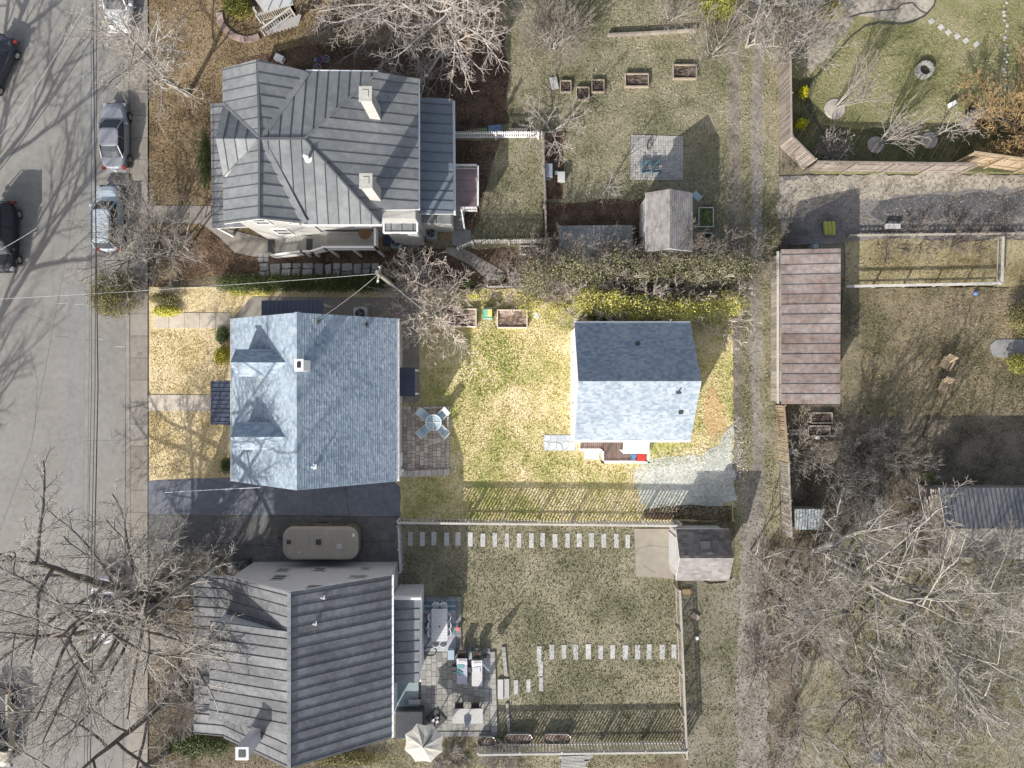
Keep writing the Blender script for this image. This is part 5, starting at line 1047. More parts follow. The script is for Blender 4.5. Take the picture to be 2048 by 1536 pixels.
t_lg = tuftmat('fresh_green_grass', [(.14, .30, .02), (.32, .44, .05), (.58, .56, .16)])
for i, (px, n) in enumerate((([(925, 670), (1000, 660), (1050, 690), (1030, 760), (960, 800), (920, 760)], 80), ([(1300, 885), (1345, 890), (1350, 915), (1300, 935)], 60), ([(845, 700), (930, 660), (935, 800), (850, 800)], 25), ([(1090, 905), (1200, 930), (1270, 950), (1240, 990), (1100, 960)], 20), ([(810, 990), (1260, 1000), (1300, 1038), (810, 1036)], 25), ([(1040, 585), (1160, 585), (1150, 620), (1045, 640)], 30))):
    scatter('grass', px, n, .10, t_lg, .085, seed=350 + i, z=.036)
scatter('grass', [(1366, 1165), (1478, 1165), (1478, 1540), (1372, 1540)], 25, .10, t_N, .07, seed=370, z=.04); scatter('grass', [(1476, 560), (1535, 560), (1545, 1540), (1470, 1540)], 14, .10, t_N, .07, seed=371, z=.045); scatter('grass', [(1455, -10), (1530, -10), (1530, 560), (1455, 560)], 16, .10, t_N, .07, seed=372, z=.045)
scatter('grass', [(1556, 352), (2060, 350), (2060, 470), (1690, 472), (1560, 490)], 10, .11, t_B, .07, seed=373, z=.045)
for i, (px, n) in enumerate((([(600, 90), (905, 80), (1012, 60), (1016, 250), (905, 268), (620, 150)], 60), ([(430, 500), (530, 520), (770, 505), (1090, 495), (1100, 560), (760, 575), (450, 560)], 60), ([(1092, 405), (1290, 400), (1290, 505), (1092, 520)], 60),
        ([(908, 280), (990, 280), (965, 370), (935, 480)], 70), ([(960, 580), (1040, 580), (1060, 650), (950, 660)], 70), ([(1560, 810), (1760, 830), (1760, 1060), (1570, 1060)], 50), ([(1490, 1150), (1700, 1100), (2050, 1130), (2050, 1540), (1480, 1540)], 30),
        ([(297, 1270), (392, 1130), (392, 1540), (297, 1540)], 60), ([(392, 1470), (1000, 1470), (1360, 1500), (1360, 1540), (392, 1540)], 60), ([(1366, 1165), (1480, 1165), (1480, 1540), (1372, 1540)], 14), ([(786, 1140), (840, 1140), (840, 1190), (786, 1185)], 70), ([(800, 1290), (820, 1290)][:0] or [(800, 808), (846, 806), (846, 812), (802, 812)], 60))):
    scatter('fallen_leaves', px, n, .09, m_dead, flat=True, seed=300 + i, z=.05)
def pebbles(px, n_per, size, mat, seed, z=.05, excl=()):
    o = scatter('gravel', px, n_per, size, mat, .04, seed=seed, z=z, flat=True, excl=excl)
pebbles([(1250, 930), (1335, 898), (1400, 900), (1440, 860), (1480, 830), (1500, 1000), (1440, 1030), (1280, 1032)], 90, .07, M('gravel_chip', [(.4, .4, .36), (.58, .58, .52), (.72, .72, .66)], scale=4, island=1.0, bump=0, rough=1), 401)
pebbles([(1560, 352), (2060, 350), (2060, 470), (1690, 472), (1560, 490)], 45, .08, M('grey_chip', [(.10, .095, .09), (.19, .178, .165), (.29, .27, .245)], scale=4, island=1.2, bump=0, rough=1), 402)
pebbles([(1462, 560), (1540, 560), (1545, 1540), (1462, 1540)], 20, .07, MATS['grey_chip'], 403)
print('plants done', NTRI)

# ------------------------------------------------------------------ pavings made of single pieces
def patio_grid(rootname, corners, nx, ny, mat, z, vary=True, gap=.012, seed=1, th=.05):
    random.seed(seed); root = sheet(rootname, corners, m_dirt, z=z - .03, th=.1); p0, p1, p2, p3 = [Vector(PX(*c)) for c in corners]
    def bl(s, t): return (p0.lerp(p1, s)).lerp(p3.lerp(p2, s), t)
    for i in range(nx):
        ts = [0.0]
        while ts[-1] < .999:
            st = (1 / ny) * (random.choice((1, 1, 1.5, .75)) if vary else 1); ts.append(min(1, ts[-1] + st))
            if 1 - ts[-1] < .4 / ny: ts[-1] = 1.0
        for a, b in zip(ts[:-1], ts[1:]):
            q = [bl(i / nx, a), bl((i + 1) / nx, a), bl((i + 1) / nx, b), bl(i / nx, b)]; c = sum(q, Vector((0, 0))) / 4
            q = [x + (c - x).normalized() * gap * 1.4 for x in q]; m = MB(); m.prism([(x.x, x.y) for x in q], z - .035, z + random.uniform(-.004, .005)); m.build('paver', mat, root)
    return root
patio_grid('patio', [(806, 812), (899, 812), (899, 941), (806, 941)], 11, 16, m_pavt, .09, seed=1)
r = patio_grid('patio', [(842, 1303), (990, 1303), (990, 1460), (842, 1460)], 14, 13, m_pavg, .12, seed=2)
patio_grid('patio', [(842, 1192), (922, 1192), (922, 1302), (842, 1302)], 6, 8, m_concg, .12, seed=3, vary=False)
# fine grid patio: joined small pavers
rt = sheet('patio', [(1262, 270), (1366, 273), (1365, 361), (1260, 360)], m_dirt, z=.06, th=.06)
m = MB(); p0, p1, p2, p3 = [Vector(PX(*c)) for c in ((1262, 270), (1366, 273), (1365, 361), (1260, 360))]
for i in range(21):
    for j in range(18):
        q = [p0.lerp(p1, s).lerp(p3.lerp(p2, s), t) for s, t in ((i / 21 + .0022, j / 18 + .0026), ((i + 1) / 21 - .0022, j / 18 + .0026), ((i + 1) / 21 - .0022, (j + 1) / 18 - .0026), (i / 21 + .0022, (j + 1) / 18 - .0026))]
        m.prism([(x.x, x.y) for x in q], .04, .085 + random.uniform(-.003, .003))
o = m.build('paver', M('pale_square_paver', [(.27, .265, .25), (.36, .35, .335), (.42, .41, .395)], scale=4, patch=.6, rough=.9, bump=.3, island=.7), rt); o['kind'] = 'stuff'
# border stones of the two patios
def blocks(parent, a, b, n, w, h, mat, name='block', z0=0.0, gap=.02):
    a = P(*a); b = P(*b); d = (b - a); L = d.length / n; ang = math.atan2(d.y, d.x)
    for i in range(n):
        p = a + d * ((i + .5) / n); m = MB(); m.box((p.x, p.y, z0 + h / 2 + random.uniform(-.008, .008)), (L - gap, w, h), rz=ang); m.build(name, mat, parent)
t = thing('patio_wall', 'low pale block wall along the lower edge of the tan paved patio', 'wall', P(853, 945))
blocks(t, (805, 947), (900, 943), 8, .42, .4, M('pale_block', [(.4, .35, .31), (.55, .49, .45)], scale=4, patch=1, rough=.9, bump=.4, objr=.6))
t = thing('patio_border', 'pale stone border with slabs around the right side of the grey paved patio', 'stone border', P(982, 1380)); mpb = M('pale_border_stone', [(.26, .26, .24), (.36, .355, .33)], scale=4, patch=1, rough=.9, bump=.4, objr=.8)
blocks(t, (984, 1302), (989, 1462), 15, .42, .17, mpb); blocks(t, (842, 1466), (994, 1466), 13, .34, .16, m_concg); blocks(t, (926, 1300), (980, 1300), 6, .36, .16, m_concg); blocks(t, (918, 1192), (919, 1298), 10, .28, .15, m_concg)
# string lights along the patio
t = thing('string_lights', 'string of small white bulbs along two edges of the tan paved patio', 'string lights', P(895, 814)); pts = []
for a, b, n in (((835, 815), (896, 815), 12), ((896, 815), (896, 936), 24)):
    for i in range(n + 1): q = P(a[0] + (b[0] - a[0]) * i / n, a[1] + (b[1] - a[1]) * i / n, .35 - .08 * math.sin(i * 1.7)); pts.append(q); m = MB(); m.lathe((q.x, q.y, q.z - .06), [(.012, 0), (.045, .03), (.04, .07), (.01, .09)], 8); m.build('bulb', m_brightw, t)
m = MB(); m.tube(pts, .012, 5); m.build('wire', m_whiteg, t)
for (u, v) in ((835, 815), (896, 815), (896, 936)): q = P(u, v); m = MB(); m.tube([q, q + Vector((0, 0, .42))], .025, 6); m.build('stake', m_dgrey, t)
# flagstones
def flags(rootname, cells, mat, z=.06, bed=None, lab=None, seed=3):
    random.seed(seed); root = sheet(rootname, bed, m_mulch if mat is m_stone else m_whiteg, z=z - .02, th=.05)
    for c in cells:
        ctr = Vector((sum(p[0] for p in c) / len(c), sum(p[1] for p in c) / len(c))); q = [PX(*(Vector(p).lerp(ctr, .06))) for p in c]
        m = MB(); m.prism(q, z - .03, z + random.uniform(.0, .012)); m.build('flagstone', mat, root)
cells = []; random.seed(5); x = 518
while x < 762:
    w = random.uniform(13, 24); x2 = min(x + w, 764)
    if random.random() < .35: cells.append([(x + 1, 527 + random.uniform(0, 3)), (x2 - 1, 527), (x2 - 2, 551), (x + random.uniform(1, 4), 551)])
    else:
        ym = random.uniform(536, 542); xm_ = x + random.uniform(.3, .7) * (x2 - x)
        cells.append([(x + 1, 527), (x2 - 1, 526), (x2, ym - 2), (xm_, ym + 1), (x + 2, ym)])
        if random.random() < .5: cells.append([(x + 1, ym + 2), (x2 - 1, ym + 1), (x2 - 3, 552), (x, 551)])
        else: cells.append([(x, ym + 2), (xm_, ym + 3), (xm_ - 2, 552), (x + 1, 550)]); cells.append([(xm_ + 1, ym + 3), (x2, ym), (x2 + 1, 551), (xm_, 552)])
    x = x2 + 1
flags('flagstone_path', cells, m_stone, .075, [(510, 524), (766, 524), (766, 554), (512, 554)])
cells = [[(516 + random.uniform(-2, 2) + 11 * (k % 2), 507 + 9 * (k // 2)), (526 + 11 * (k % 2), 506 + 9 * (k // 2)), (527 + 11 * (k % 2), 515 + 9 * (k // 2)), (517 + 11 * (k % 2), 515 + 9 * (k // 2))] for k in range(0, 4)]
flags('flagstone_path', cells, m_stone, .079, [(514, 505), (542, 505), (542, 524), (516, 524)])
C2 = [[(1088, 870), (1102, 870), (1100, 879), (1090, 882), (1088, 880)], [(1103, 870), (1116, 870), (1112, 882), (1103, 885), (1101, 879)], [(1117, 870), (1128, 870), (1130, 880), (1122, 886), (1114, 882)], [(1129, 870), (1141, 870), (1138, 881), (1131, 880)], [(1142, 870), (1150, 870), (1150, 882), (1140, 882)],
      [(1088, 882), (1096, 884), (1100, 892), (1093, 900), (1088, 900)], [(1098, 883), (1103, 886), (1112, 884), (1113, 893), (1104, 900), (1096, 900), (1101, 892)], [(1114, 884), (1122, 888), (1126, 900), (1107, 900), (1114, 893)], [(1124, 886), (1131, 882), (1139, 884), (1137, 892), (1128, 899)], [(1141, 884), (1150, 884), (1150, 900), (1130, 900), (1138, 893)]]
flags('flagstone_path', C2, m_stoneb, .07, [(1087, 869), (1151, 869), (1151, 901), (1087, 901)])
# stepping slabs
def steps_row(label, cells, z=.072):
    t = thing('stepping_path', None, None); t['kind'] = 'structure'
    for (u, v, w, h) in cells:
        u += random.uniform(-1, 1); v += random.uniform(-1.2, 1.2); w *= random.uniform(.88, 1.06); h *= random.uniform(.92, 1.04)
        m = MB(); m.prism([PX(u - w / 2, v - h / 2), PX(u + w / 2, v - h / 2 + random.uniform(-.4, .4)), PX(u + w / 2, v + h / 2), PX(u - w / 2, v + h / 2 + random.uniform(-.4, .4))], .02, z + random.uniform(-.006, .006)); m.build('stepping_slab', m_pavs, t)
steps_row('', [(820 + 24.2 * i, 1077 + .27 * i, 9.5, 28) for i in range(19)])
steps_row('', [(1103 + 24.5 * i, 1304 - .2 * i, 10, 29) for i in range(11)] + [(1079, 1306, 9, 29), (1080.5, 1337, 9, 29), (1082, 1367, 9, 29), (1057, 1370, 9, 29), (1031, 1373, 10, 29)])
t = thing('garden_steps', 'two wide pale stone steps at the right edge of the grey paved patio', 'steps', P(1005, 1376))
for i, (u, z) in enumerate(((1001, .22), (1013, .12))): m = MB(); c = P(u, 1376); m.box((c.x, c.y, z / 2), (.38, 1.35, z)); m.build('step', m_pavs, t)
t = thing('garden_bed_edge', 'row of rough pale stones edging the bed right of the grey paved patio', 'stone edging', P(1008, 1330)); blocks(t, (1007, 1292), (1012, 1350), 6, .25, .16, mpb, 'stone'); blocks(t, (1014, 1405), (1018, 1462), 6, .2, .14, mpb, 'stone')
# curved brick edging
t = thing('brick_edging', 'curved row of pinkish blocks around the glossy green shrub', 'brick edging', P(450, 60))
ctr = Vector((492, 24)); 
for i in range(15):
    an = R(172 - i * 6.8 * 1.12); rr_ = 52 + i * .35; u = ctr.x + rr_ * math.cos(an); v = ctr.y + rr_ * math.sin(an); c = P(u, v); m = MB(); m.box((c.x, c.y, .08 + random.uniform(-.01, .01)), (.42, .30, .14), rz=-an + random.uniform(-.05, .05)); m.build('brick', m_brick, t)
# small square slabs in upper right
st = thing('stepping_path', None, None); st['kind'] = 'structure'
for (u, v) in ((1862, 43), (1881, 55), (1896, 65), (1914, 73), (1931, 82), (1952, 89)): c = P(u, v); m = MB(); m.box((c.x, c.y, .05), (.34, .34, .06), rz=.6); m.build('stepping_slab', m_pavs, st)
# rock line on the right edge
st = thing('rock_edging', 'broken line of white rocks down the right edge of the fire pit lawn', 'rocks', P(2012, 90))
for i in range(26): c = P(2010 + random.uniform(-4, 5), 5 + i * 7 + random.uniform(-2, 2)); m = MB(); rs = random.uniform(.06, .14); m.lathe((c.x, c.y, .02), [(rs, 0), (rs * 1.1, rs * .5), (rs * .5, rs)], 6); m.build('rock', mpb, st)
# ------------------------------------------------------------------ raised beds
def raised_bed(label, px, h, mat, soil, group=None):
    (u0, v0), (u1, v1) = px; c = P((u0 + u1) / 2, (v0 + v1) / 2); t = thing('raised_bed', label, 'raised bed', c, group)
    k = S * (1 - h / H); x0, x1 = (u0 - 1024) * k, (u1 - 1024) * k; y1, y0 = (768 - v0) * k, (768 - v1) * k; w = .07
    for a, b in (((x0, y0), (x1, y0)), ((x1, y0), (x1, y1)), ((x1, y1), (x0, y1)), ((x0, y1), (x0, y0))):
        m = MB(); m.beam((*a, h / 2), (*b, h / 2), w, h); m.build('board', mat, t)
    n = 8; m = MB(); g = [[(x0 + .04 + (x1 - x0 - .08) * i / n, y0 + .04 + (y1 - y0 - .08) * j / n, h * .62 + random.uniform(-.05, .07)) for j in range(n + 1)] for i in range(n + 1)]
    for i in range(n):
        for j in range(n): m.poly([g[i][j], g[i + 1][j], g[i + 1][j + 1], g[i][j + 1]])
    m.build('soil', soil, t, smooth=True)
raised_bed('square raised bed, leftmost, beside the leaning stone slab', [(1121, 161), (1142, 183)], .3, m_bed, m_soil)
raised_bed('square raised bed, lowest of the three small ones', [(1153, 174), (1178, 199)], .35, m_bed, m_soil)
raised_bed('square raised bed with green seedlings, right of the small three', [(1184, 159), (1208, 183)], .3, m_bed, m_soil)
raised_bed('long rectangular raised bed in the middle of the lawn', [(1251, 147), (1297, 172)], .35, m_bed, m_soil)
raised_bed('long rectangular raised bed nearest the lane', [(1347, 129), (1393, 156)], .35, m_bed, m_soil)
raised_bed('large pale-framed raised bed in the bright lot', [(995, 620), (1054, 655)], .4, m_bedw, m_soill)
raised_bed('pale-framed raised bed half under the bare tree in the bright lot', [(893, 618), (952, 653)], .4, m_bedw, m_soill)
raised_bed('pale-framed garden frame with green weeds beside the shed', [(1398, 415), (1427, 453)], .3, m_whiteg, m_lfg)
raised_bed('pale-framed garden frame with dark soil beside the shed', [(1396, 466), (1424, 502)], .25, m_whiteg, m_soil)
raised_bed('white-framed bed behind the mossy picket fence', [(1040, 492), (1075, 508)], .3, m_woodw, m_soil)
raised_bed('weathered garden frame south of the barn', [(1622, 826), (1665, 846)], .3, m_woodf, m_soil)
raised_bed('lower weathered garden frame south of the barn', [(1617, 852), (1660, 872)], .3, m_woodf, m_soil)
m = MB(); c = P(1108, 168); m.box((c.x, c.y, .12), (.5, .8, .16), rz=.2); tag(m.build('stone_slab', m_pavs, None, loc=(c.x, c.y, 0)), 'rough grey stone slab left of the small raised beds', 'stone slab')
# compost bin
c = P(975, 627, .8); t = thing('compost_bin', 'green compost bin with one yellow lid half between the two pale raised beds', 'compost bin', (c.x, c.y, 0))
m = MB(); m.loft([[(c.x + a * .36, c.y + b * .36, 0) for a, b in ((-1, -1), (1, -1), (1, 1), (-1, 1))], [(c.x + a * .31, c.y + b * .31, .8) for a, b in ((-1, -1), (1, -1), (1, 1), (-1, 1))]]); m.build('body', plain('compost_green', (.12, .3, .22), .6), t)
m = MB(); m.box((c.x - .15, c.y + .04, .83), (.29, .5, .05)); m.build('lid', plain('lid_green', (.2, .52, .4), .5), t); m = MB(); m.box((c.x + .15, c.y + .04, .835), (.29, .5, .05)); m.build('lid', plain('lid_yellow', (.75, .6, .2), .5), t)
for s_ in (-1, 1): m = MB(); m.box((c.x, c.y + s_ * .36, .7), (.6, .04, .05)); m.build('rim', m_brightw, t)
# white lattice gate piece + ash
t = thing('low_fence_panel', 'low pale rail piece at the edge of the lot below the sapling', 'fence', P(1000, 570)); 
for z in (.2, .7): m = MB(); m.beam(P(975, 574, z), P(1062, 572, z), .12, .06); m.build('rail', m_woodw, t)
for u in (975, 1003, 1032, 1060): q = P(u, 573); m = MB(); m.box(q + Vector((0, 0, .4)), (.1, .1, .8)); m.build('post', m_woodw, t)
sheet('ash_patch', [(1066, 625), (1074, 622), (1080, 632), (1078, 640), (1070, 637)], plain('ash', (.6, .66, .68), .9), z=.062, jit=.08, step=.2)

# ------------------------------------------------------------------ vehicles
def car(name, label, loc, rz, paint, L=4.5, Wd=1.8, hh=1.45, style='sedan', cat='car'):
    t = thing(name, label, cat, (0, 0, 0)); n = 28
    def ring(x0, x1, w, z, e=3.6, cx=None):
        out = []
        for k in range(n):
            a = 2 * math.pi * k / n; ca, sa = math.cos(a), math.sin(a); out.append(((x0 + x1) / 2 + (x1 - x0) / 2 * math.copysign(abs(ca) ** (2 / e), ca), w / 2 * math.copysign(abs(sa) ** (2 / e), sa), z))
        return out
    h = L / 2; m = MB()
    m.loft([ring(-h + .12, h - .12, Wd * .9, .22), ring(-h, h, Wd * .98, .42), ring(-h + .02, h - .04, Wd, .66), ring(-h + .06, h - .18, Wd * .97, .84), ring(-h + .16, h - .45, Wd * .88, .93)]); m.build('body', paint, t, smooth=False)
    if style == 'sedan': c0, c1, r0, r1 = -h + .75, h - 1.25, -h + 1.45, h - 2.05
    elif style == 'suv': c0, c1, r0, r1 = -h + .12, h - 1.15, -h + .45, h - 1.9
    else: c0, c1, r0, r1 = -h * .05, h - 1.1, .15 - h * .05, h - 1.75
    m = MB(); m.loft([ring(c0, c1, Wd * .90, .91, 5), ring((c0 + r0) / 2, (c1 + r1) / 2, Wd * .84, (.93 + hh) / 2 + .03, 5), ring(r0, r1, Wd * .74, hh - .02, 5)]); m.build('window', m_glass, t)
    m = MB(); m.loft([ring(r0 - .03, r1 + .03, Wd * .76, hh - .03, 5), ring(r0, r1, Wd * .74, hh + .01, 5), ring(r0 + .12, r1 - .12, Wd * .66, hh + .035, 5)]); m.build('roof', paint, t)
    for sx in ((c0, r0), (c1, r1)):
        for s_ in (-1, 1): m = MB(); m.beam((sx[0] * .985, s_ * Wd * .405, .95), (sx[1], s_ * Wd * .35, hh - .01), .07, .05); m.build('pillar', paint, t)
    mid = (c0 + c1) / 2
    for s_ in (-1, 1): m = MB(); m.beam((mid, s_ * Wd * .45, .94), (mid, s_ * Wd * .372, hh - .01), .06, .04); m.build('pillar', paint, t)
    for x in (-h + .85, h - .9):
        for s_ in (-1, 1):
            m = MB(); m.tube([(x, s_ * (Wd / 2 - .21), .33), (x, s_ * (Wd / 2 + .012), .33)], .33, 18); w = m.build('wheel', m_black, t); m = MB(); m.tube([(x, s_ * (Wd / 2 - .02), .33), (x, s_ * (Wd / 2 + .022), .33)], .2, 12); m.build('rim', m_chrome, w)
    for s_ in (-1, 1):
        m = MB(); m.box((-h + .12, s_ * Wd * .40, .76), (.22, .2, .14)); m.build('tail_light', plain('tail_light_red', (.3, .03, .03), .4), t)
        m = MB(); m.box((h - .22, s_ * Wd * .36, .66), (.26, .26, .13)); m.build('headlight', plain('headlight_clear', (.3, .31, .33), .3), t)
        m = MB(); m.box((c1 - .35, s_ * (Wd / 2 + .08), .98), (.13, .2, .13)); m.build('mirror', paint, t)
    for xb_ in (-h + .02, h - .04): m = MB(); m.box((xb_, 0, .41), (.14, Wd * .8, .16)); m.build('bumper', m_dgrey if style != 'sedan' else paint, t)
    m = MB(); m.box((-h - .02, 0, .60), (.03, .36, .12)); m.build('number_plate', m_white, t)
    if style == 'suv':
        for s_ in (-1, 1): m = MB(); m.beam((r0 + .1, s_ * Wd * .33, hh + .07), (r1 - .1, s_ * Wd * .33, hh + .07), .04, .04); m.build('roof_rail', m_dgrey, t)
    if style == 'pickup':
        m = MB(); m.box((-h * .55, 0, .97), (L * .36, Wd * .72, .03)); m.build('bed_floor', m_dgrey, t)
        for s_ in (-1, 1): m = MB(); m.box((-h * .52, s_ * Wd * .44, 1.02), (L * .42, .12, .18)); m.build('bed_side', paint, t)
    t.location = loc; t.rotation_euler = (0, 0, rz); return t
def paint(n, c): return M(n, [tuple(x * .94 for x in c), tuple(min(1, x * 1.06) for x in c)], scale=4, patch=1, rough=.42, bump=0, metal=0, spec=.35)
def g0(u, v, z): p = P(u, v, z); return (p.x, p.y, 0)
UP = math.pi / 2
car('parked_car', 'silver-grey sedan parked at the kerb under the leaning slim tree', g0(222, 268, 1.1), UP, paint('grey_paint', (.22, .235, .27)), 4.7, 1.8)
car('parked_car', 'pale blue-grey estate car half hidden under the many-stemmed tree', g0(209, 433, 1.1), UP, paint('blue_grey_paint', (.36, .42, .48)), 4.6, 1.8, 1.55, 'suv')
car('parked_car', 'black four-wheel drive cut by the left edge of the picture', g0(-3, 471, 1.0), -UP, paint('black_paint', (.02, .022, .03)), 4.9, 1.95, 1.75, 'suv')
car('moving_car', 'black and white car cut by the top left edge', g0(-20, 128, 1.0), -UP - .45, paint('dark_paint', (.05, .055, .07)), 4.5, 1.8)
car('parked_car', 'white car parked at the kerb at the very top', g0(229, -16, 1.1), -UP, paint('white_paint_car', (.62, .63, .66)), 4.8, 1.9, 1.5)
car('parked_car', 'white car under the dark limbs of the huge street tree', g0(202, 1222, 1.1), UP, paint('white_paint_car2', (.62, .63, .68)), 4.7, 1.8)
car('parked_pickup', 'tan and black pickup cut by the bottom left edge', g0(-10, 1462, 1.0), -UP, paint('tan_paint', (.36, .33, .26)), 5.4, 1.95, 1.8, 'pickup', 'pickup')
# camper
t = thing('camper_trailer', 'tan camper trailer with a rounded roof parked on the dark tarmac drive', 'camper', (0, 0, 0)); Lc, Wc = 5.1, 2.2
def rr_ring(L_, W_, r_, z, n=6):
    out = []
    for cx, cy, a0 in ((L_ / 2 - r_, W_ / 2 - r_, 0), (-L_ / 2 + r_, W_ / 2 - r_, 90), (-L_ / 2 + r_, -W_ / 2 + r_, 180), (L_ / 2 - r_, -W_ / 2 + r_, 270)):
        for k in range(n + 1): a = R(a0 + 90 * k / n); out.append((cx + r_ * math.cos(a), cy + r_ * math.sin(a), z))
    return out
mc = M('tan_camper', [(.3, .275, .235), (.36, .33, .285)], scale=2, patch=.6, rough=.7, bump=.05)
m = MB(); m.loft([rr_ring(Lc - .6, Wc - .1, .3, .4), rr_ring(Lc - .2, Wc, .55, .8), rr_ring(Lc, Wc, .65, 1.6), rr_ring(Lc - .05, Wc - .06, .68, 2.25)]); m.build('body', M('shaded_camper_side', [(.12, .11, .095), (.17, .155, .135)], scale=2, rough=.7, bump=.05), t)  # shade along the camper sides put into a body colour darker than the roof
m = MB(); m.loft([rr_ring(Lc - .02, Wc + .03, .69, 2.24), rr_ring(Lc - .05, Wc - .02, .68, 2.38), rr_ring(Lc - .5, Wc - .3, .6, 2.46)]); m.build('roof', mc, t)
for x, s_ in ((-.1, .34), (-2.1, .26)): m = MB(); m.box((x, .1, 2.5), (s_, s_, .1)); m.build('roof_vent', m_dgrey, t)
for x in (-1.7, -.75, .75, 1.7): m = MB(); m.box((x, 0, 2.465), (.035, 1.9, .02)); m.build('roof_seam', mc, t)
for x, y, w_, l_ in ((1.3, -.2, .36, .36), (-1.4, -.6, .16, .16), (.4, .7, .12, .12)): m = MB(); m.box((x, y, 2.49), (w_, l_, .07)); m.build('roof_vent', m_whiteg, t)
for s_ in (-1, 1): m = MB(); m.beam((-1.8, s_ * 1.06, 2.36), (1.8, s_ * 1.06, 2.36), .03, .04); m.build('awning_rail', m_chrome, t)
m = MB(); m.box((2.25, .55, 2.48), (.14, .2, .12)); m.build('roof_lamp', m_white, t)
for s_ in (-1, 1):
    m = MB(); m.tube([(-.2, s_ * .85, .34), (-.2, s_ * 1.08, .34)], .34, 16); m.build('wheel', m_black, t); window(t, (-1.2, s_ * (Wc / 2 - .03), 1.5), 'y+' if s_ > 0 else 'y-', .9, .6, m_dgrey, None, .03); window(t, (1.1, s_ * (Wc / 2 - .03), 1.5), 'y+' if s_ > 0 else 'y-', .9, .6, m_dgrey, None, .03)
m = MB(); m.beam((-Lc / 2, 0, .45), (-Lc / 2 - .8, 0, .45), .12, .1); m.build('tow_bar', m_dgrey, t)
t.location = g0(640, 1087, 2.0); t.scale = (1, 1, .8)

# ------------------------------------------------------------------ outdoor furniture
m_sling = plain('pale_blue_sling', (.42, .52, .6), .7); m_wp = plain('white_plastic', (.6, .6, .62), .5)
def lie(t, loc, rz=0): t.location = loc; t.rotation_euler = (0, 0, rz); return t
# round table + sling chairs
t = thing('round_table', 'round pale glass table in the middle of the four sling chairs', 'table', (0, 0, 0))
m = MB(); m.lathe((0, 0, .70), [(.54, 0), (.54, .03)], 28); m.build('table_top', plain('pale_glass_top', (.38, .5, .55), .25), t)
m = MB(); 
for k in range(28):
    a, b = 2 * math.pi * k / 28, 2 * math.pi * (k + 1) / 28; m.beam((.54 * math.cos(a), .54 * math.sin(a), .74), (.54 * math.cos(b), .54 * math.sin(b), .74), .05, .04)
m.build('rim', m_brightw, t); m = MB(); m.box((0, 0, .745), (1.04, .05, .02)); m.box((0, 0, .75), (.05, 1.04, .02)); m.build('cross_bar', m_brightw, t)
for k in range(4): a = R(45 + 90 * k); m = MB(); m.tube([(.12 * math.cos(a), .12 * math.sin(a), .7), (.42 * math.cos(a), .42 * math.sin(a), 0)], .02, 6); m.build('leg', m_brightw, t)
lie(t, g0(867, 845, .72) [:2] + (.1,))
def sling_chair(label):
    t = thing('sling_chair', label, 'chair', (0, 0, 0)); m = MB(); m.slab([(-.02, -.25, .44), (.46, -.25, .42), (.46, .25, .42), (-.02, .25, .44)], .02); m.build('seat', m_sling, t)
    m = MB(); m.slab([(.46, -.25, .42), (.83, -.25, 1.0), (.83, .25, 1.0), (.46, .25, .42)], .03); m.build('backrest', m_sling, t)
    for s_ in (-1, 1): m = MB(); m.tube([(-.05, s_ * .27, 0), (-.05, s_ * .27, .6), (.4, s_ * .27, .62), (.62, s_ * .27, .62), (.86, s_ * .27, 1.02)], .018, 6); m.build('frame', m_brightw, t); m = MB(); m.tube([(.58, s_ * .27, .62), (.75, s_ * .27, 0)], .018, 6); m.build('leg', m_brightw, t)
    m = MB(); m.tube([(.85, -.27, 1.01), (.85, .27, 1.01)], .018, 6); m.build('top_bar', m_brightw, t); return t
ctr = Vector(g0(867, 845, .6)); sc = sling_chair('pale blue sling chair at the upper left of the round patio table'); sc['group'] = 'sling chairs around the round patio table'
for k, (an, lb) in enumerate(((141, 'upper left'), (42, 'upper right'), (-42, 'lower right'), (-139, 'lower left'))):
    a = R(an); l_ = (ctr.x + .48 * math.cos(a), ctr.y + .48 * math.sin(a), .1)
    if k == 0: lie(sc, l_, a)
    else: copy_tree(sc, l_, a, f'pale blue sling chair at the {lb} of the round patio table')
# dining set on the rug
c = P(877, 1248); t = thing('striped_rug', 'blue and pale grey striped outdoor rug under the long white dining table', 'rug', (c.x, c.y, .12)); random.seed(8); y = 0; V0 = 1198
cols = [plain('rug_pale', (.36, .38, .40), .95), plain('rug_blue', (.13, .2, .25), .95), plain('rug_mid', (.24, .28, .33), .95), plain('rug_lilac', (.31, .30, .34), .95)]
while V0 < 1303:
    d_ = random.choice((2.5, 4, 6, 8)); a = P(845, V0, .12); b = P(911, min(1303, V0 + d_), .12); m = MB(); m.box(((a.x + b.x) / 2, (a.y + b.y) / 2, .1335), (b.x - a.x, a.y - b.y, .012)); m.build('stripe', random.choice(cols), t); V0 += d_
c = Vector(g0(879, 1250, .85)); t = thing('dining_table', 'long white slatted dining table on the striped rug', 'table', (0, 0, 0)); Lt, Wt = 2.25, 1.1
for i in range(22): m = MB(); m.box((0, -Lt / 2 + (i + .5) * Lt / 22, .74), (Wt, Lt / 22 - .018, .03)); m.build('slat', m_wp, t)
m = MB(); m.box((0, 0, .69), (Wt - .1, Lt - .1, .05)); m.build('apron', m_wp, t)
for sx in (-1, 1):
    for sy in (-1, 1): m = MB(); m.box((sx * .47, sy * 1.03, .34), (.07, .07, .68)); m.build('leg', m_wp, t)
m = MB(); m.lathe((0, -.1, .756), [(.06, 0), (.06, .02)], 12); m.build('umbrella_hole', m_dgrey, t); lie(t, (c.x, c.y, .13))
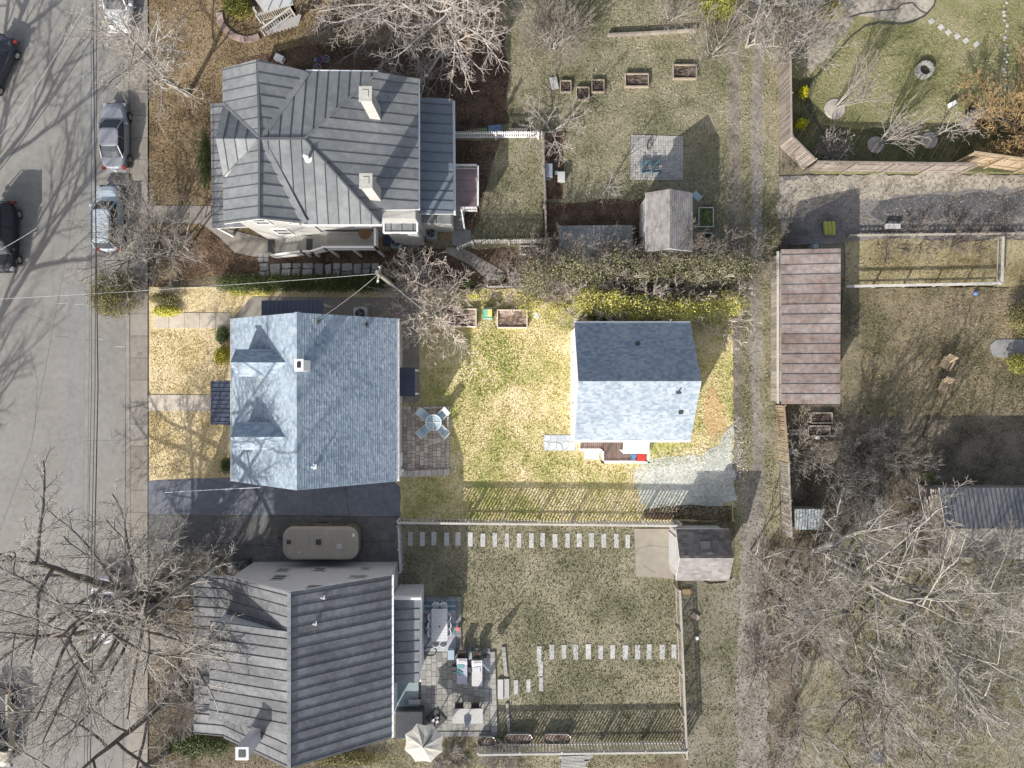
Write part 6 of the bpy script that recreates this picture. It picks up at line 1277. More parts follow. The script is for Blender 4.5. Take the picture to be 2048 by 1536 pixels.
def round_chair(label):
    t = thing('round_back_chair', label, 'chair', (0, 0, 0)); m = MB(); m.lathe((0, 0, .43), [(.05, 0), (.24, 0), (.25, .03), (.05, .04)], 16); m.build('seat', m_wp, t)
    m = MB(); pts = [(.12 + .14 * math.cos(R(a)), .25 * math.sin(R(a)), .47 + .36) for a in range(-90, 91, 20)]
    m.loft([[(.1 + .14 * math.cos(R(a)), .23 * math.sin(R(a)), .45) for a in range(-90, 91, 18)] + [(.07 + .12 * math.cos(R(a)), .2 * math.sin(R(a)), .45) for a in range(90, -91, -18)], [(.15 + .16 * math.cos(R(a)), .25 * math.sin(R(a)), .84) for a in range(-90, 91, 18)] + [(.12 + .14 * math.cos(R(a)), .22 * math.sin(R(a)), .84) for a in range(90, -91, -18)]]); m.build('backrest', m_wp, t)
    for sx in (-1, 1):
        for sy in (-1, 1): m = MB(); m.tube([(sx * .16, sy * .16, .43), (sx * .2, sy * .2, 0)], .018, 6); m.build('leg', m_wp, t)
    return t
rc = round_chair('x'); rc['group'] = 'white round-backed chairs at the long dining table'; k = 0
for (dx, dy, rz, lb) in ((-.27, 1.28, UP, 'left one at the top end'), (.27, 1.28, UP, 'right one at the top end'), (-.5, .55, math.pi, 'upper one on the left side'), (-.52, 0, math.pi, 'middle one on the left side'), (-.52, -.55, math.pi, 'lower one on the left side'), (.5, .55, 0, 'upper one on the right side'), (.52, 0, 0, 'middle one on the right side'), (.52, -.5, 0, 'lower one on the right side'), (-.27, -1.22, -UP, 'left one at the bottom end'), (.27, -1.22, -UP, 'right one at the bottom end')):
    l_ = (c.x + dx, c.y + dy, .13); L_ = 'white round-backed chair, ' + lb + ' of the long dining table'
    if k == 0: lie(rc, l_, rz); rc['label'] = L_
    else: copy_tree(rc, l_, rz, L_)
    k += 1
# loungers
m_cush = plain('pale_cushion', (.5, .49, .5), .9); m_lil = plain('lilac_cushion', (.38, .37, .46), .9); m_teal = plain('teal_towel', (.13, .3, .3), .9)
def lounger(label, mat, px, extras):
    p0 = Vector(g0(*px, .5)); t = thing('sun_lounger', label, 'sun lounger', (p0.x, p0.y, .12)); q = Vector((p0.x, p0.y, .12)); W_ = .72
    m = MB(); m.slab([(q.x - W_ / 2, q.y - .95, .47), (q.x + W_ / 2, q.y - .95, .47), (q.x + W_ / 2, q.y + .35, .47), (q.x - W_ / 2, q.y + .35, .47)], .12); m.build('seat_cushion', mat, t)
    m = MB(); m.slab([(q.x - W_ / 2, q.y + .36, .47), (q.x + W_ / 2, q.y + .36, .47), (q.x + W_ / 2, q.y + .92, .78), (q.x - W_ / 2, q.y + .92, .78)], .12); b_ = m.build('back_cushion', mat, t)
    m = MB(); m.box((q.x, q.y + .72, .74), (.5, .18, .08)); m.build('pillow', m_cush, t)
    m = MB(); m.box((q.x, q.y - .3, .32), (W_ - .04, 1.3, .05)); m.build('frame', m_dgrey, t)
    for sx in (-1, 1):
        for sy in (-.85, .25): m = MB(); m.box((q.x + sx * .3, q.y + sy, .22), (.05, .05, .2)); m.build('leg', m_dgrey, t)
    return q
q = lounger('lilac-grey sun lounger on the left, with teal towels', m_lil, (924, 1341), 1)
m = MB(); m.box((q.x - .1, q.y + .3, .51), (.46, .26, .05), rz=-.1); tag(m.build('towel', m_teal, None, loc=(q.x, q.y, .5)), 'folded teal towel on the left lounger, nearer its pillow', 'towel')
m = MB(); m.box((q.x - .2, q.y - .15, .505), (.44, .24, .05), rz=-.6); tag(m.build('towel', m_teal, None, loc=(q.x, q.y, .5)), 'crooked teal towel on the left lounger, lower down', 'towel')
q = lounger('cream sun lounger on the right, beside the closed striped parasol', m_cush, (954, 1345), 1)
m = MB(); m.box((q.x, q.y + .15, .505), (.42, .36, .06)); tag(m.build('cushion', m_cush, None, loc=(q.x, q.y, .5)), 'square cream cushion lying on the right lounger', 'cushion')
m = MB(); m.box((q.x + .08, q.y + .38, .52), (.4, .1, .06)); tag(m.build('cushion', m_lil, None, loc=(q.x, q.y, .5)), 'narrow purple cushion across the right lounger', 'cushion')
def cube(name, label, cat, px, d, z0, h, mat, rz=0, z=None):
    c = P(*px, z if z is not None else z0 + h); m = MB(); x, y = d[0] / 2, d[1] / 2; b_ = min(.03, x * .3)
    co = [(-x, -y), (x, -y), (x, y), (-x, y)]; Rm = Matrix.Rotation(rz, 2)
    def rg(s_, zz): return [(c.x + (Rm @ Vector(p) * s_).x, c.y + (Rm @ Vector(p) * s_).y, zz) for p in co]
    m.loft([rg(.96, z0), rg(1, z0 + .03), rg(1, z0 + h - .03), rg(.93, z0 + h)]); return tag(m.build(name, mat, None, loc=(c.x, c.y, z0)), label, cat)
cube('side_table', 'dark cube side table left of the left lounger', 'side table', (908, 1339), (.33, .36), .12, .4, m_dgrey)
cube('side_table', 'dark cube side table between the two loungers', 'side table', (940, 1340), (.24, .36), .12, .4, m_dgrey)
cube('side_table', 'light blue square table below the end of the dining table', 'side table', (902, 1310), (.46, .68), .12, .5, plain('light_blue_top', (.3, .38, .46), .5))
cube('folded_towel', 'pale grey-green towel between the two black chairs', 'towel', (940, 1312), (.26, .5), .12, .35, plain('grey_green', (.3, .36, .35), .9))
def frame_chair(label, px, rz, seatmat, framemat):
    c = P(*px, .5); t = thing('frame_chair', label, 'chair', (0, 0, 0)); m = MB(); m.box((0, 0, .44), (.56, .52, .05)); m.build('seat', seatmat, t)
    m = MB(); m.slab([(-.28, .26, .45), (.28, .26, .45), (.28, .4, .9), (-.28, .4, .9)], .03); m.build('backrest', seatmat, t)
    for s_ in (-1, 1): m = MB(); m.tube([(s_ * .3, -.26, 0), (s_ * .3, -.26, .64), (s_ * .3, .3, .64), (s_ * .3, .3, 0)], .02, 6); m.build('arm_frame', framemat, t)
    m = MB(); m.tube([(-.3, -.26, .45), (.3, -.26, .45)], .02, 6); m.build('front_bar', framemat, t); lie(t, (c.x, c.y, .12), rz)
frame_chair('black open-frame chair behind the head of the left lounger', (924, 1307), 0, m_soil, m_black)
frame_chair('black open-frame chair behind the head of the right lounger', (954, 1308), 0, m_soil, m_black)
m_dkc = plain('dark_brown_cushion', (.08, .07, .065), .9)
frame_chair('dark chair with pale frame at the left of the stone table', (919, 1412), 0, m_dkc, m_chrome)
frame_chair('dark chair with pale frame at the right of the stone table', (951, 1412), 0, m_dkc, m_chrome)
t = thing('stone_table', 'rectangular pale stone table at the foot of the grey paved patio', 'table', P(935, 1432)); c = P(935, 1432, .85)
m = MB(); m.box((c.x, c.y, .84), (2.1, 1.02, .05)); m.build('table_top', M('pale_stone_top', [(.34, .34, .33), (.44, .44, .43)], scale=5, rough=.6, bump=.1), t)
m = MB(); m.box((c.x, c.y, .79), (1.95, .85, .05)); m.build('apron', m_dgrey, t)
for sx in (-1, 1):
    for sy in (-1, 1): m = MB(); m.box((c.x + sx * .9, c.y + sy * .4, .44), (.08, .08, .66)); m.build('leg', m_dgrey, t)
def closed_parasol(label, a, b, r, base_z, lying=False):
    a = Vector(a); b = Vector(b); t = thing('closed_parasol', label, 'parasol', (a.x, a.y, .12)); d = (b - a); n = 16; rings = []
    u = d.normalized(); e1 = u.cross(Vector((0, 0, 1)) if abs(u.z) < .95 else Vector((1, 0, 0))).normalized(); e2 = u.cross(e1)
    for f, rr_ in ((0, .9), (.03, 1.0), (.3, .95), (.6, .7), (.85, .4), (1, .12)):
        rings.append([a + d * f + (e1 * math.cos(2 * math.pi * k / n) + e2 * math.sin(2 * math.pi * k / n)) * r * rr_ * (1 if k % 2 else .68) for k in range(n)])
    m = MB(); m.loft(rings); m.build('canopy', plain('striped_pale_canopy', (.38, .4, .46), .8, var=.3), t); m = MB(); m.tube([a - d * .35, a + d * 1.06], .025, 6); m.build('pole', m_chrome, t); return t
closed_parasol('closed pale blue parasol standing right of the loungers', P(971, 1322, 1.1), P(979, 1341, 2.4), .30, 0)
closed_parasol('closed pale parasol standing up through the stone table', P(936, 1432, 1.2), P(933, 1455, 2.6), .27, 0)
m = MB(); c = P(973, 1318, .3); m.box((c.x, c.y, .15), (.5, .5, .08)); tag(m.build('parasol_base', m_dgrey, None, loc=(c.x, c.y, .12)), 'dark square parasol base right of the black chairs', 'parasol base')
# big cantilever umbrella
bc = P(872, 1436); t = thing('cantilever_umbrella', 'large open cream cantilever umbrella at the bottom of the patio', 'umbrella', (bc.x, bc.y, .12))
for sx in (-1, 1):
    for sy in (-1, 1):
        o_ = Matrix.Rotation(R(40), 2) @ Vector((sx * .27, sy * .27)); m = MB(); m.box((bc.x + o_.x, bc.y + o_.y, .17), (.52, .52, .09), rz=R(40)); m.build('base_weight', m_dgrey, t)
hub = P(846, 1494, 2.85); top = P(872, 1434, 2.6); m = MB(); m.tube([(bc.x, bc.y, .2), (bc.x - .02, bc.y, 2.55)], .045, 8); m.build('pole', m_dgrey, t)
m = MB(); m.tube([(bc.x, bc.y, 2.5), tuple(hub + Vector((0, 0, .1)))], .035, 8); m.build('arm', m_dgrey, t); n = 8; ring = []
for k in range(n): a = 2 * math.pi * (k + .45) / n; ring.append(Vector((hub.x + 1.38 * math.cos(a), hub.y + 1.38 * math.sin(a), 2.3)))
mcan = M('cream_canopy', [(.36, .345, .31), (.46, .445, .41)], scale=5, patch=1.5, rough=.9, bump=.1, objr=.25)
for k in range(n):
    a, b = ring[k], ring[(k + 1) % n]; mid = (a + b) / 2; mid = mid + (hub - mid) * .07; mid.z = 2.34; m = MB(); h0 = hub + Vector((0, 0, .02)); 
    q1 = h0.lerp(a, .5); q2 = h0.lerp(b, .5); qm = h0.lerp(mid, .5) - Vector((0, 0, .05)); m.poly([h0, q1, qm]); m.poly([h0, qm, q2]); m.poly([q1, a, mid, qm]); m.poly([qm, mid, b, q2]); m.build('canopy_panel', mcan, t)
    m = MB(); m.tube([h0 - Vector((0, 0, .05)), a - Vector((0, 0, .03))], .015, 5); m.build('rib', m_dgrey, t)
for (u, v) in ((874, 1436), (867, 1441), (874, 1444)): cube('paper_box', f'small pale box on the black umbrella base, {("upper", "left", "lower")[(u == 867) + 2 * (v == 1444)]} one', 'box', (u, v), (.22, .18), .215, .12, m_cush, .5)
# covered sofa, steps
cube('covered_sofa', 'dark charcoal furniture cover between the white house and the umbrella', 'furniture cover', (818, 1450), (1.9, 1.9), .1, .9, plain('charcoal_cover', (.045, .05, .058), .85, var=.3, bump=.6), 0.0)
t = thing('door_steps', 'two pale boarded steps at the corner of the blue painted slab', 'steps', P(829, 1412)); 
for v, z in ((1404, .42), (1417, .25)): c = P(829, v, z); m = MB(); m.box((c.x, c.y, z), (.85, .34, .05)); m.build('tread', m_pavs, t); m = MB(); m.box((c.x, c.y, z / 2), (.8, .3, z - .06)); m.build('riser', m_dgrey, t)
m = MB(); c = P(916, 1258, .4); m.lathe((c.x, c.y, .12), [(.1, 0), (.16, .26), (.13, .28)], 14); tag(m.build('plant_pot', plain('coral_pot', (.5, .16, .15), .7), None, loc=(c.x, c.y, .12)), 'coral red plant pot on the border by the rug', 'plant pot')
# hose
m = MB(); pts = [P(846 + 5 * math.sin(i * .9) + (i * .6 if i < 12 else 8), 1190 + i * 5.6, .15) for i in range(20)]; 
for i in range(26): a = i * .45; pts.append(P(860 + 13 * math.cos(a + 2.8), 1303 + 9 * math.sin(a + 2.8), .15))
m.tube(pts, .03, 5); tag(m.build('garden_hose', m_dgrey, None, loc=P(850, 1250)), 'dark garden hose coiled at the lower end of the striped rug', 'hose')
# teal lounge chairs on the paler patio
def garden_chair(label, px, frame, seat, rz, sc=1.0):
    t = thing('lawn_chair', label, 'lawn chair', (0, 0, 0))
    for i in range(6): m = MB(); m.box((0, -.5 + i * .1, .30 - i * .01), (.56, .075, .025)); m.build('slat', seat, t)
    for i in range(6): m = MB(); m.box((0, .12 + i * .055, .32 + i * .1), (.56, .03, .085)); m.build('slat', seat, t)
    for s_ in (-1, 1):
        m = MB(); m.tube([(s_ * .3, -.55, 0), (s_ * .3, -.5, .5), (s_ * .3, .3, .52)], .025, 6); m.build('arm', frame, t); m = MB(); m.tube([(s_ * .28, .1, .3), (s_ * .28, .48, .95)], .02, 6); m.build('back_post', frame, t); m = MB(); m.tube([(s_ * .28, .28, .5), (s_ * .28, .4, 0)], .02, 6); m.build('leg', frame, t)
    return lie(t, g0(*px, .4)[:2] + (.085,), rz)
m_tl = plain('teal_slat', (.09, .16, .2), .7)
garden_chair('teal slatted lawn chair on the left of the pale patio', (1290, 337), m_tl, m_tl, math.pi + .15); garden_chair('teal slatted lawn chair on the right of the pale patio', (1311, 337), m_tl, m_tl, math.pi + .1)
c = Vector(g0(1300, 287, .3)); t = thing('wire_fire_basket', 'oval wire fire basket near the top of the pale patio', 'fire basket', (c.x, c.y, .085))
for z, s_ in ((.05, .7), (.3, 1.0)):
    m = MB(); m.tube([(c.x + .2 * s_ * math.cos(k * .3927) + .12 * s_ * math.sin(k * .3927), c.y + .5 * s_ * math.sin(k * .3927), .09 + z) for k in range(17)], .018, 5); m.build('ring', m_dgrey, t)
for k in range(10): a = k * .628; m = MB(); m.tube([(c.x + .14 * math.cos(a) + .08 * math.sin(a), c.y + .35 * math.sin(a), .14), (c.x + .2 * math.cos(a) + .12 * math.sin(a), c.y + .5 * math.sin(a), .39)], .012, 5); m.build('rod', m_dgrey, t)
# pale plastic chair by the shed
t = thing('plastic_chair', 'pale blue plastic armchair tipped beside the corner of the grey shed', 'chair', (0, 0, 0)); m_pb = plain('pale_blue_plastic', (.34, .42, .46), .5)
m = MB(); m.box((0, 0, .42), (.5, .48, .04)); m.build('seat', m_pb, t)
for i in range(6): m = MB(); m.beam((-.22 + i * .088, .24, .44), (-.24 + i * .096, .36, .9), .06, .02); m.build('slat', m_pb, t)
for s_ in (-1, 1): m = MB(); m.tube([(s_ * .27, -.24, 0), (s_ * .29, -.2, .64), (s_ * .29, .3, .66), (s_ * .27, .3, 0)], .035, 6); m.build('arm', m_pb, t)
lie(t, g0(1394, 392, .5), 2.4)
# wooden sculptures / chairs on the right lawn
def wood_lounger(label, px, rz):
    t = thing('wooden_armchair', label, 'garden chair', (0, 0, 0)); mw = m_woodt
    for i in range(5): m = MB(); m.box((-.24 + i * .12, 0, .36), (.1, .6, .03)); m.build('seat_board', mw, t)
    for i in range(5): m = MB(); m.beam((-.24 + i * .12, .28, .36), (-.28 + i * .14, .62, 1.05 - abs(i - 2) * .06), .1, .025); m.build('back_board', mw, t)
    for s_ in (-1, 1): m = MB(); m.box((s_ * .37, .02, .58), (.14, .75, .035)); m.build('armrest', mw, t); m = MB(); m.box((s_ * .33, -.3, .28), (.08, .08, .56)); m.build('leg', mw, t); m = MB(); m.beam((s_ * .33, .3, .5), (s_ * .33, .5, 0), .08, .04); m.build('leg', mw, t)
    return lie(t, g0(*px, .5), rz)
wood_lounger('pale wooden garden armchair on the brown lawn, upper of two', (1893, 728), -.5); wood_lounger('pale wooden garden armchair on the brown lawn, lower of two', (1890, 773), -.35)
# fire pit
c = P(1845, 143); t = thing('fire_pit', 'round pale stone fire pit on the green lawn', 'fire pit', (c.x, c.y, 0)); random.seed(4)
for ly in range(2):
    for k in range(14):
        a = 2 * math.pi * (k + ly * .5) / 14; m = MB(); m.box((c.x + .48 * math.cos(a), c.y + .48 * math.sin(a), .13 + ly * .2), (.22, .2, .18), rz=a + random.uniform(-.1, .1)); m.build('stone', mpb, t)
m = MB(); m.lathe((c.x, c.y, .05), [(.4, 0), (.36, .1), (.1, .14)], 14); m.build('ash', m_soil, t)
# small things
def lathe_thing(name, label, cat, px, prof, mat, z0=.04, n=16):
    c = P(*px, z0 + max(p[1] for p in prof)); m = MB(); m.lathe((c.x, c.y, z0), prof, n); return tag(m.build(name, mat, None, loc=(c.x, c.y, z0)), label, cat)
lathe_thing('kettle_grill', 'round dark grill with a lid beside the orange willow', 'grill', (1942, 240), [(.1, 0), (.1, .5), (.3, .55), (.36, .75), (.3, .9), (.06, 1.0)], plain('grill_grey', (.12, .125, .13), .5))
lathe_thing('dark_bucket', 'small dark tub above the round grill', 'tub', (1950, 213), [(.14, 0), (.2, .4), (.16, .42)], m_dgrey)
cube('white_box', 'white low box on the lawn right of the fire pit', 'box', (1908, 206), (.42, .28), .04, .4, m_white, .5)
lathe_thing('blue_ball', 'small blue ball below the rail fence', 'ball', (1955, 586), [(.02, 0), (.12, .06), (.17, .17), (.12, .28), (.02, .34)], plain('blue_ball', (.13, .2, .45), .4))
t = thing('yellow_tubes', 'stack of three yellow-green rolls on the gravel above the barn', 'rolls', P(1657, 457)); my = plain('yellow_tube', (.36, .36, .08), .6)
for i in range(3): a = P(1650 + i * 8, 443, .3); b = P(1652 + i * 7.5, 470, .3); m = MB(); m.tube([a, a.lerp(b, .33), a.lerp(b, .66), b], [.13, .15, .15, .12], 12); m.build('tube', my, t)
t = thing('garden_bench', 'pale wooden bench among the brambles below the dark gravel', 'bench', P(1786, 453)); c = P(1786, 453, .45)
for i in range(3): m = MB(); m.box((c.x, c.y - .1 + i * .12, .45), (1.05, .1, .03)); m.build('seat', m_pavs, t)
for s_ in (-1, 1): m = MB(); m.box((c.x + s_ * .42, c.y, .22), (.07, .3, .42)); m.build('leg', m_woodf, t)
cube('meter_box', 'small pale box at the top of the barn wall', 'box', (1632, 492), (.36, .3), .0, .9, plain('pale_box', (.3, .34, .34), .6))
# ac units
def ac_unit(label, px, s_=.95, mat=None, z0=.08):
    c = P(*px, .9); t = thing('air_conditioner', label, 'air conditioner', (c.x, c.y, z0)); mat = mat or plain('ac_grey', (.42, .46, .45), .5)
    m = MB(); f = lambda k, z: [(c.x + x, c.y + y, z) for x, y, _ in rr_ring(s_ * k, s_ * k, .16, 0, 4)]
    m.loft([f(.96, z0), f(1, z0 + .1), f(1, z0 + .72), f(.97, z0 + .76)]); m.build('casing', mat, t)
    m = MB(); m.lathe((c.x, c.y, z0 + .755), [(.36 * s_, 0), (.36 * s_, .02)], 20); m.build('fan_opening', m_dgrey, t); m = MB(); m.lathe((c.x, c.y, z0 + .785), [(.11 * s_, 0), (.11 * s_, .03)], 12); m.build('hub', mat, t)
    for k in range(3): a = k * 2.094; m = MB(); m.beam((c.x, c.y, z0 + .79), (c.x + .34 * s_ * math.cos(a), c.y + .34 * s_ * math.sin(a), z0 + .78), .1, .012); m.build('fan_blade', plain('fan_grey', (.18, .2, .21), .5), t)
    for k in range(8): a = k * .393; m = MB(); m.beam((c.x - .36 * s_ * math.cos(a), c.y - .36 * s_ * math.sin(a), z0 + .83), (c.x + .36 * s_ * math.cos(a), c.y + .36 * s_ * math.sin(a), z0 + .83), .01, .01); m.build('guard_wire', m_dgrey, t)
ac_unit('pale air conditioner against the north side of the bright shingled house', (720, 627)); ac_unit('air conditioner in the corner by the white parapet of the big house', (862, 466), .8, plain('ac_dark', (.22, .24, .25), .5)); ac_unit('air conditioner under the small flat roof by the power pole', (792, 484), .8, plain('ac_dark', (.22, .24, .25), .5))
cube('wheelie_bin', 'dark blue bin beside the end of the stair porch', 'bin', (773, 479), (.55, .6), .05, .95, plain('navy_bin', (.04, .05, .09), .5)); cube('wheelie_bin', 'dark bin at the left wall of the white-walled house', 'bin', (484, 1131), (.6, .6), .05, 1.0, plain('black_bin', (.05, .055, .06), .5)); cube('wheelie_bin', 'pale grey bin left of the dark bin by the white-walled house', 'bin', (462, 1138), (.5, .55), .05, .95, plain('grey_bin', (.2, .21, .23), .5))
cube('cooler_box', 'white cooler with a grey lid on the mulch above the big roof', 'cooler', (557, 114), (.62, .42), .04, .45, m_white, -.45)
cube('tarp_heap', 'crumpled blue tarp behind the picket fence', 'tarp', (990, 256), (.95, .45), .04, .4, plain('blue_tarp', (.12, .2, .3), .7, var=.4, bump=.9), .1); cube('green_sack', 'green and white sack left of the crumpled tarp', 'sack', (969, 262), (.3, .4), .04, .3, plain('green_sack', (.12, .26, .1), .8))
cube('wooden_bench', 'weathered plank bench behind the right part of the picket fence', 'bench', (1037, 260), (1.3, .3), .04, .4, m_woodf)
cube('gas_grill', 'blue-grey covered grill right of the tall thin picket fence', 'grill', (1098, 340), (.5, .95), .04, .9, plain('grill_blue', (.2, .23, .28), .5)); cube('storage_bin', 'pale square bin right of the blue-grey grill', 'bin', (1123, 352), (.5, .65), .04, .6, m_pavs); lathe_thing('small_tub', 'small white and teal tub between the grill and the pale bin', 'tub', (1113, 345), [(.1, 0), (.15, .22), (.12, .24)], plain('teal_tub', (.3, .42, .42), .5))
cube('red_storage_chest', 'red chest on the deck of the blue-roofed cottage', 'chest', (1283, 915), (.62, .52), .62, .4, plain('red_chest', (.62, .06, .05), .5)); cube('deck_chair', 'blue and white striped folding seat beside the red chest', 'chair', (1268, 914), (.3, .42), .62, .35, plain('deck_blue', (.12, .3, .5), .6, var=.5), -.3)
lathe_thing('terracotta_pot', 'small terracotta pot at the corner of the cottage deck', 'plant pot', (1206, 916), [(.07, 0), (.11, .2), (.09, .22)], plain('terracotta', (.4, .16, .1), .8), .62)
cube('cardboard_box', 'tan cardboard box lying in the dappled shade below the garage', 'box', (1374, 1184), (.62, .36), .05, .2, plain('cardboard', (.4, .3, .17), .9)); cube('cardboard_box', 'pinkish tilted cardboard box on the verge', 'box', (1391, 1233), (.6, .36), .05, .15, plain('pink_card', (.3, .24, .22), .9), -.65)
lathe_thing('white_bucket', 'white bucket on the verge by the long board fence', 'bucket', (1394, 1277), [(.1, 0), (.13, .26), (.11, .27)], m_white); cube('slate_slab', 'grey slate slab in the shadow at the bottom right', 'slab', (1757, 1512), (.75, .95), .04, .12, plain('slate', (.12, .13, .145), .7), .25)
cube('white_stone', 'small white stone in the grass at the lower right', 'stone', (1754, 1363), (.3, .15), .04, .1, m_white, -.4); cube('dark_grill', 'dark covered grill under the limbs below the tin hut', 'grill', (1712, 1144), (.6, .7), .04, .8, plain('teal_dark', (.05, .07, .08), .6), .3)
cube('plastic_crate', 'small pale crate beside the mossy cedar fence', 'crate', (1584, 902), (.45, .45), .04, .3, m_whiteg, .3); cube('stone_lump', 'pale squarish stone south of the barn', 'stone', (1636, 875), (.3, .25), .04, .2, m_white)
t = thing('plank_bench', 'two grey planks laid side by side south of the barn', 'planks', P(1598, 863)); 
for i in range(2): m = MB(); a, b = P(1578, 861 + i * 6, .3), P(1617, 861 + i * 6, .3); m.beam(a, b, .16, .06); m.build('plank', m_woodf, t)
t = thing('log_pile', 'rack of short split logs on the path under the bare trees', 'log pile', P(1757, 1022)); random.seed(9)
for i in range(14): m = MB(); a, b = P(1749, 997 + i * 4.3, .2 + random.uniform(0, .1)), P(1765, 997 + i * 4.3 + random.uniform(-2, 2), .2 + random.uniform(0, .1)); m.tube([a, b], random.uniform(.05, .075), 7); m.build('log', m_barkg, t)
t = thing('stick_bundle', 'tall bundle of pale split boards leaning on the end of the workshop', 'board bundle', P(1872, 1080)); 
for i in range(26): a = P(1868 + random.uniform(-12, 10), 1112 + random.uniform(-6, 4), .1); b = P(1862 + random.uniform(-16, 12), 985 + random.uniform(-8, 14), 2.3 + random.uniform(-.3, .3)); m = MB(); m.beam(a, b, .09, .04); m.build('board', m_woodf, t)
t = thing('pipe_stack', 'stack of white pipes on the dark ground at the bottom edge', 'pipes', P(1150, 1524))
for i in range(9): m = MB(); a = P(1118 + random.uniform(-1, 6), 1514 + i * 2.9, .15); b = P(1180 + random.uniform(-12, 8), 1511 + i * 2.9, .2); m.tube([a, b], .038, 8); m.build('pipe', m_pavs, t)
# oval planters
def oval(label, px, w, h_):
    c = Vector(g0(*px, .5)); t = thing('metal_planter', label, 'planter', (c.x, c.y, .04)); f = lambda k, z: [(c.x + x, c.y + y, z) for x, y, _ in rr_ring(w * k, h_ * k, h_ * k * .49, 0, 6)]
    m = MB(); m.loft([f(1, .03), f(1, .52), f(.97, .52), f(.95, .45)], cap=False); m.build('wall', m_chrome, t); m = MB(); m.poly(f(.95, .42)); m.build('soil', m_soill, t); m = MB(); pts = f(1.0, .53); m.tube(pts + [pts[0]], .02, 5); m.build('rim', m_chrome, t)
    for k in range(14): a = random.random() * 6.28; r_ = random.random() * .4; m = MB(); q = Vector((c.x + w * r_ * math.cos(a), c.y + h_ * r_ * math.sin(a), .42)); m.tube([q, q + Vector((random.uniform(-.2, .2), random.uniform(-.2, .2), .3))], .012, 4); m.build('dry_stem', m_twig, t)
oval('small oval metal planter nearest the patio corner', (973, 1483), 1.25, .65); oval('middle oval metal planter by the pale board fence', (1037, 1478), 1.9, .68); oval('right-hand oval metal planter by the pale board fence', (1114, 1478), 1.9, .68)
# thin poles in the bright lawn
for (u, v, hh, lb) in ((924, 771, 1.8, 'taller thin green garden stake in the bright lawn'), (939, 867, 1.1, 'shorter thin green garden stake near the patio')): c = P(u, v); m = MB(); m.tube([c, c + Vector((0, 0, hh))], .02, 6); tag(m.build('garden_stake', plain('stake_green', (.08, .16, .08), .6), None, loc=c), lb, 'stake')
# bicycle lying
t = thing('bicycle', 'small purple bicycle with pale blue tyres lying on the mulch above the roof', 'bicycle', (0, 0, 0)); m_bt = plain('pale_blue_tyre', (.22, .3, .33), .6); m_pu = plain('purple_frame', (.22, .1, .3), .5)
a, b = P(635, 135, .1), P(653, 118, .1); cc_ = (a + b) / 2
for q in (a, b):
    m = MB(); m.tube([(q.x + .23 * math.cos(k * .3927), q.y + .23 * math.sin(k * .3927), .14 + .02 * math.sin(k * .39)) for k in range(17)], .028, 6, False); w = m.build('wheel', m_bt, t)
    m = MB()
    for k in range(8): m.tube([(q.x, q.y, .14), (q.x + .22 * math.cos(k * .785), q.y + .22 * math.sin(k * .785), .14)], .005, 4)
    m.build('spokes', m_chrome, w)
hd = P(641, 112, .1); st = P(634, 121, .1)
for p, q in ((a, st), (a, b.lerp(a, .45)), (b.lerp(a, .45), st), (st, hd.lerp(b, .4)), (b.lerp(a, .45), hd.lerp(b, .4)), (hd, b)): m = MB(); m.tube([(p.x, p.y, .17), (q.x, q.y, .17)], .02, 6); m.build('frame', m_pu, t)
m = MB(); m.box((st.x - .1, st.y, .18), (.14, .26, .05)); m.build('saddle', plain('teal_saddle', (.08, .22, .24), .6), t); m = MB(); m.tube([(hd.x - .16, hd.y - .12, .22), (hd.x + .02, hd.y + .04, .22), (hd.x + .2, hd.y + .06, .22)], .018, 6); m.build('handlebar', m_dgrey, t)
# manhole / meter covers
for (u, v, lb) in ((293, 178, 'round iron cover in the pavement beside the slim tree'), (281, 709, 'round meter cover in the pavement beside the straw lawn')): c = P(u, v); m = MB(); m.lathe((c.x, c.y, .10), [(.17, 0), (.17, .012), (.02, .016)], 16); tag(m.build('manhole_cover', m_seam if v < 200 else m_concg, None, loc=(c.x, c.y, .1)), lb, 'manhole cover')
# small pickup of posts beside drive: gutter box at house corner
t = thing('side_steps', 'short white railed steps at the lower patio door of the bright house', 'steps', P(803, 946))
for i in range(3): m = MB(); c = P(800, 941 + i * 4, .5 - .15 * i); m.box((c.x + .1, c.y, c.z), (.35, .2, .05)); m.build('tread', m_brightw, t)
m = MB(); m.beam(P(799, 936, 1.3), P(803, 952, .9), .08, .05); m.build('handrail', m_brightw, t)

# ------------------------------------------------------------------ power pole and wires
pb = P(804, 586); t = thing('power_pole', 'tall wooden power pole with a crossarm beside the bare trees', 'power pole', pb)
m = MB(); m.tube([pb, pb + Vector((0, 0, 9.3))], [.15, .11], 10); m.build('pole', m_woodf, t); ht = 8.6
m = MB(); m.beam((pb.x - .1, pb.y - .5, ht), (pb.x + .1, pb.y + .5, ht), .1, .12); m.build('crossarm', m_woodf, t)
for s_ in (-.4, 0, .4): m = MB(); m.lathe((pb.x + .08 * s_, pb.y + s_, ht + .06), [(.03, 0), (.05, .05), (.05, .1), (.02, .14)], 8); m.build('insulator', m_white, t)
def wire(label, a, b, sag, r, mat, n=16, mid=None):
    a = Vector(a); b = Vector(b); pts = []
    for i in range(n + 1): f = i / n; p = a.lerp(b, f); p.z -= sag * 4 * f * (1 - f); pts.append(p)
    m = MB(); m.tube(pts, r, 5); tag(m.build('overhead_wire', mat, None, loc=a), label, 'wire')
m_wire = plain('black_cable', (.04, .04, .045), .7)
topp = pb + Vector((0, 0, 8.75))
wire('thick white service cable crossing the street to the power pole', P(-40, 600, 8.5), topp, .5, .010, m_pavs, 24)
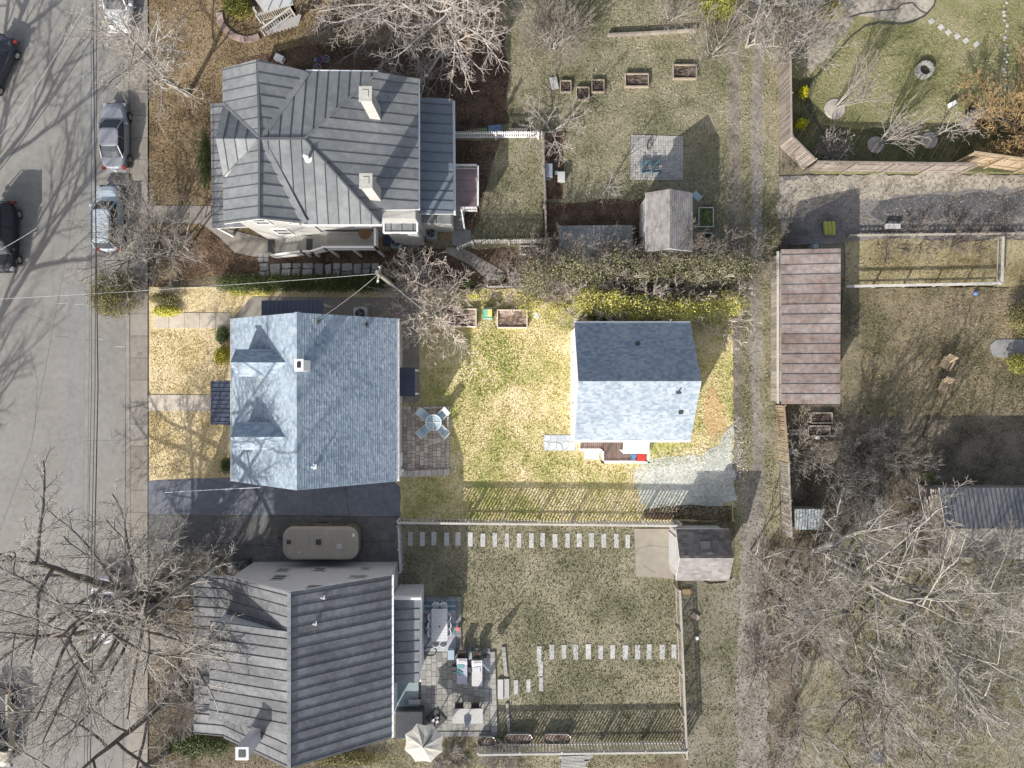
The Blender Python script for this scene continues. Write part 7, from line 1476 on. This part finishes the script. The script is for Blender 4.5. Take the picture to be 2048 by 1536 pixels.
wire('pale cable from the power pole down to the bright house roof', topp, Vector(on(plE, 636, 642)) + Vector((0, 0, .3)), .4, .009, m_pavs); wire('thin cable from the power pole to the bare tree', topp, P(870, 640, 4.5), .2, .012, m_whiteg)
for i, (u0, um, u1, r_, lb) in enumerate(((184, 196, 178, .03, 'thick black cable running along the whole street'), (194, 190, 172, .018, 'thin black cable just beside the thick street cable'), (182, 183, 166, .014, 'thin street cable left of the thick one'))):
    pts = [P(u0 + (um - u0) * min(1, f * 2) if f < .5 else um + (u1 - um) * (f * 2 - 1), -100 + 1740 * f, 8.6) for f in [k / 20 for k in range(21)]]; m = MB(); m.tube(pts, r_, 5); tag(m.build('overhead_wire', m_wire, None, loc=pts[0]), lb, 'wire')
wire('slanting thin cable over the upper left road', P(-20, 300, 8.5), P(170, 15, 8.5), .2, .014, m_whiteg); wire('lower slanting cable over the upper left road', P(-20, 365, 8.5), P(185, 75, 8.5), .2, .02, m_wire); wire('thin cable over the bright driveway', P(330, 985, 6), P(520, 975, 5.5), .1, .018, m_brightw)
wire('thin diagonal cable over the black car', P(-20, 510, 7), P(75, 455, 7), .1, .012, m_whiteg)
# lawn bed edging, upper right
m = MB(); E1 = [(1745, 250), (1900, 255)]
pts = [P(u, v, .1) for u, v in ((1875, -20), (1868, 12), (1850, 32), (1825, 44), (1800, 49), (1760, 45), (1730, 52), (1700, 75), (1670, 110), (1640, 145), (1618, 170), (1614, 200), (1620, 222), (1635, 245), (1650, 270))]; m.tube(pts, .045, 5); tag(m.build('lawn_edging', m_dgrey, None, loc=pts[0]), 'black curved edging strip around the green fire pit lawn', 'edging')
m = MB(); pts = [P(u, v, .09) for u, v in ((1690, 38), (1720, 28), (1760, 22), (1790, 20), (1806, 8), (1825, 6), (1840, 22), (1852, 27))]; m.tube(pts, .03, 5); tag(m.build('garden_hose', m_dgrey, None, loc=pts[0]), 'thin dark hose snaking over the pale gravel', 'hose')
# driveway cracks and road joints as thin recessed strips are left to the material; painted dash
print('all done', len(bpy.data.objects))
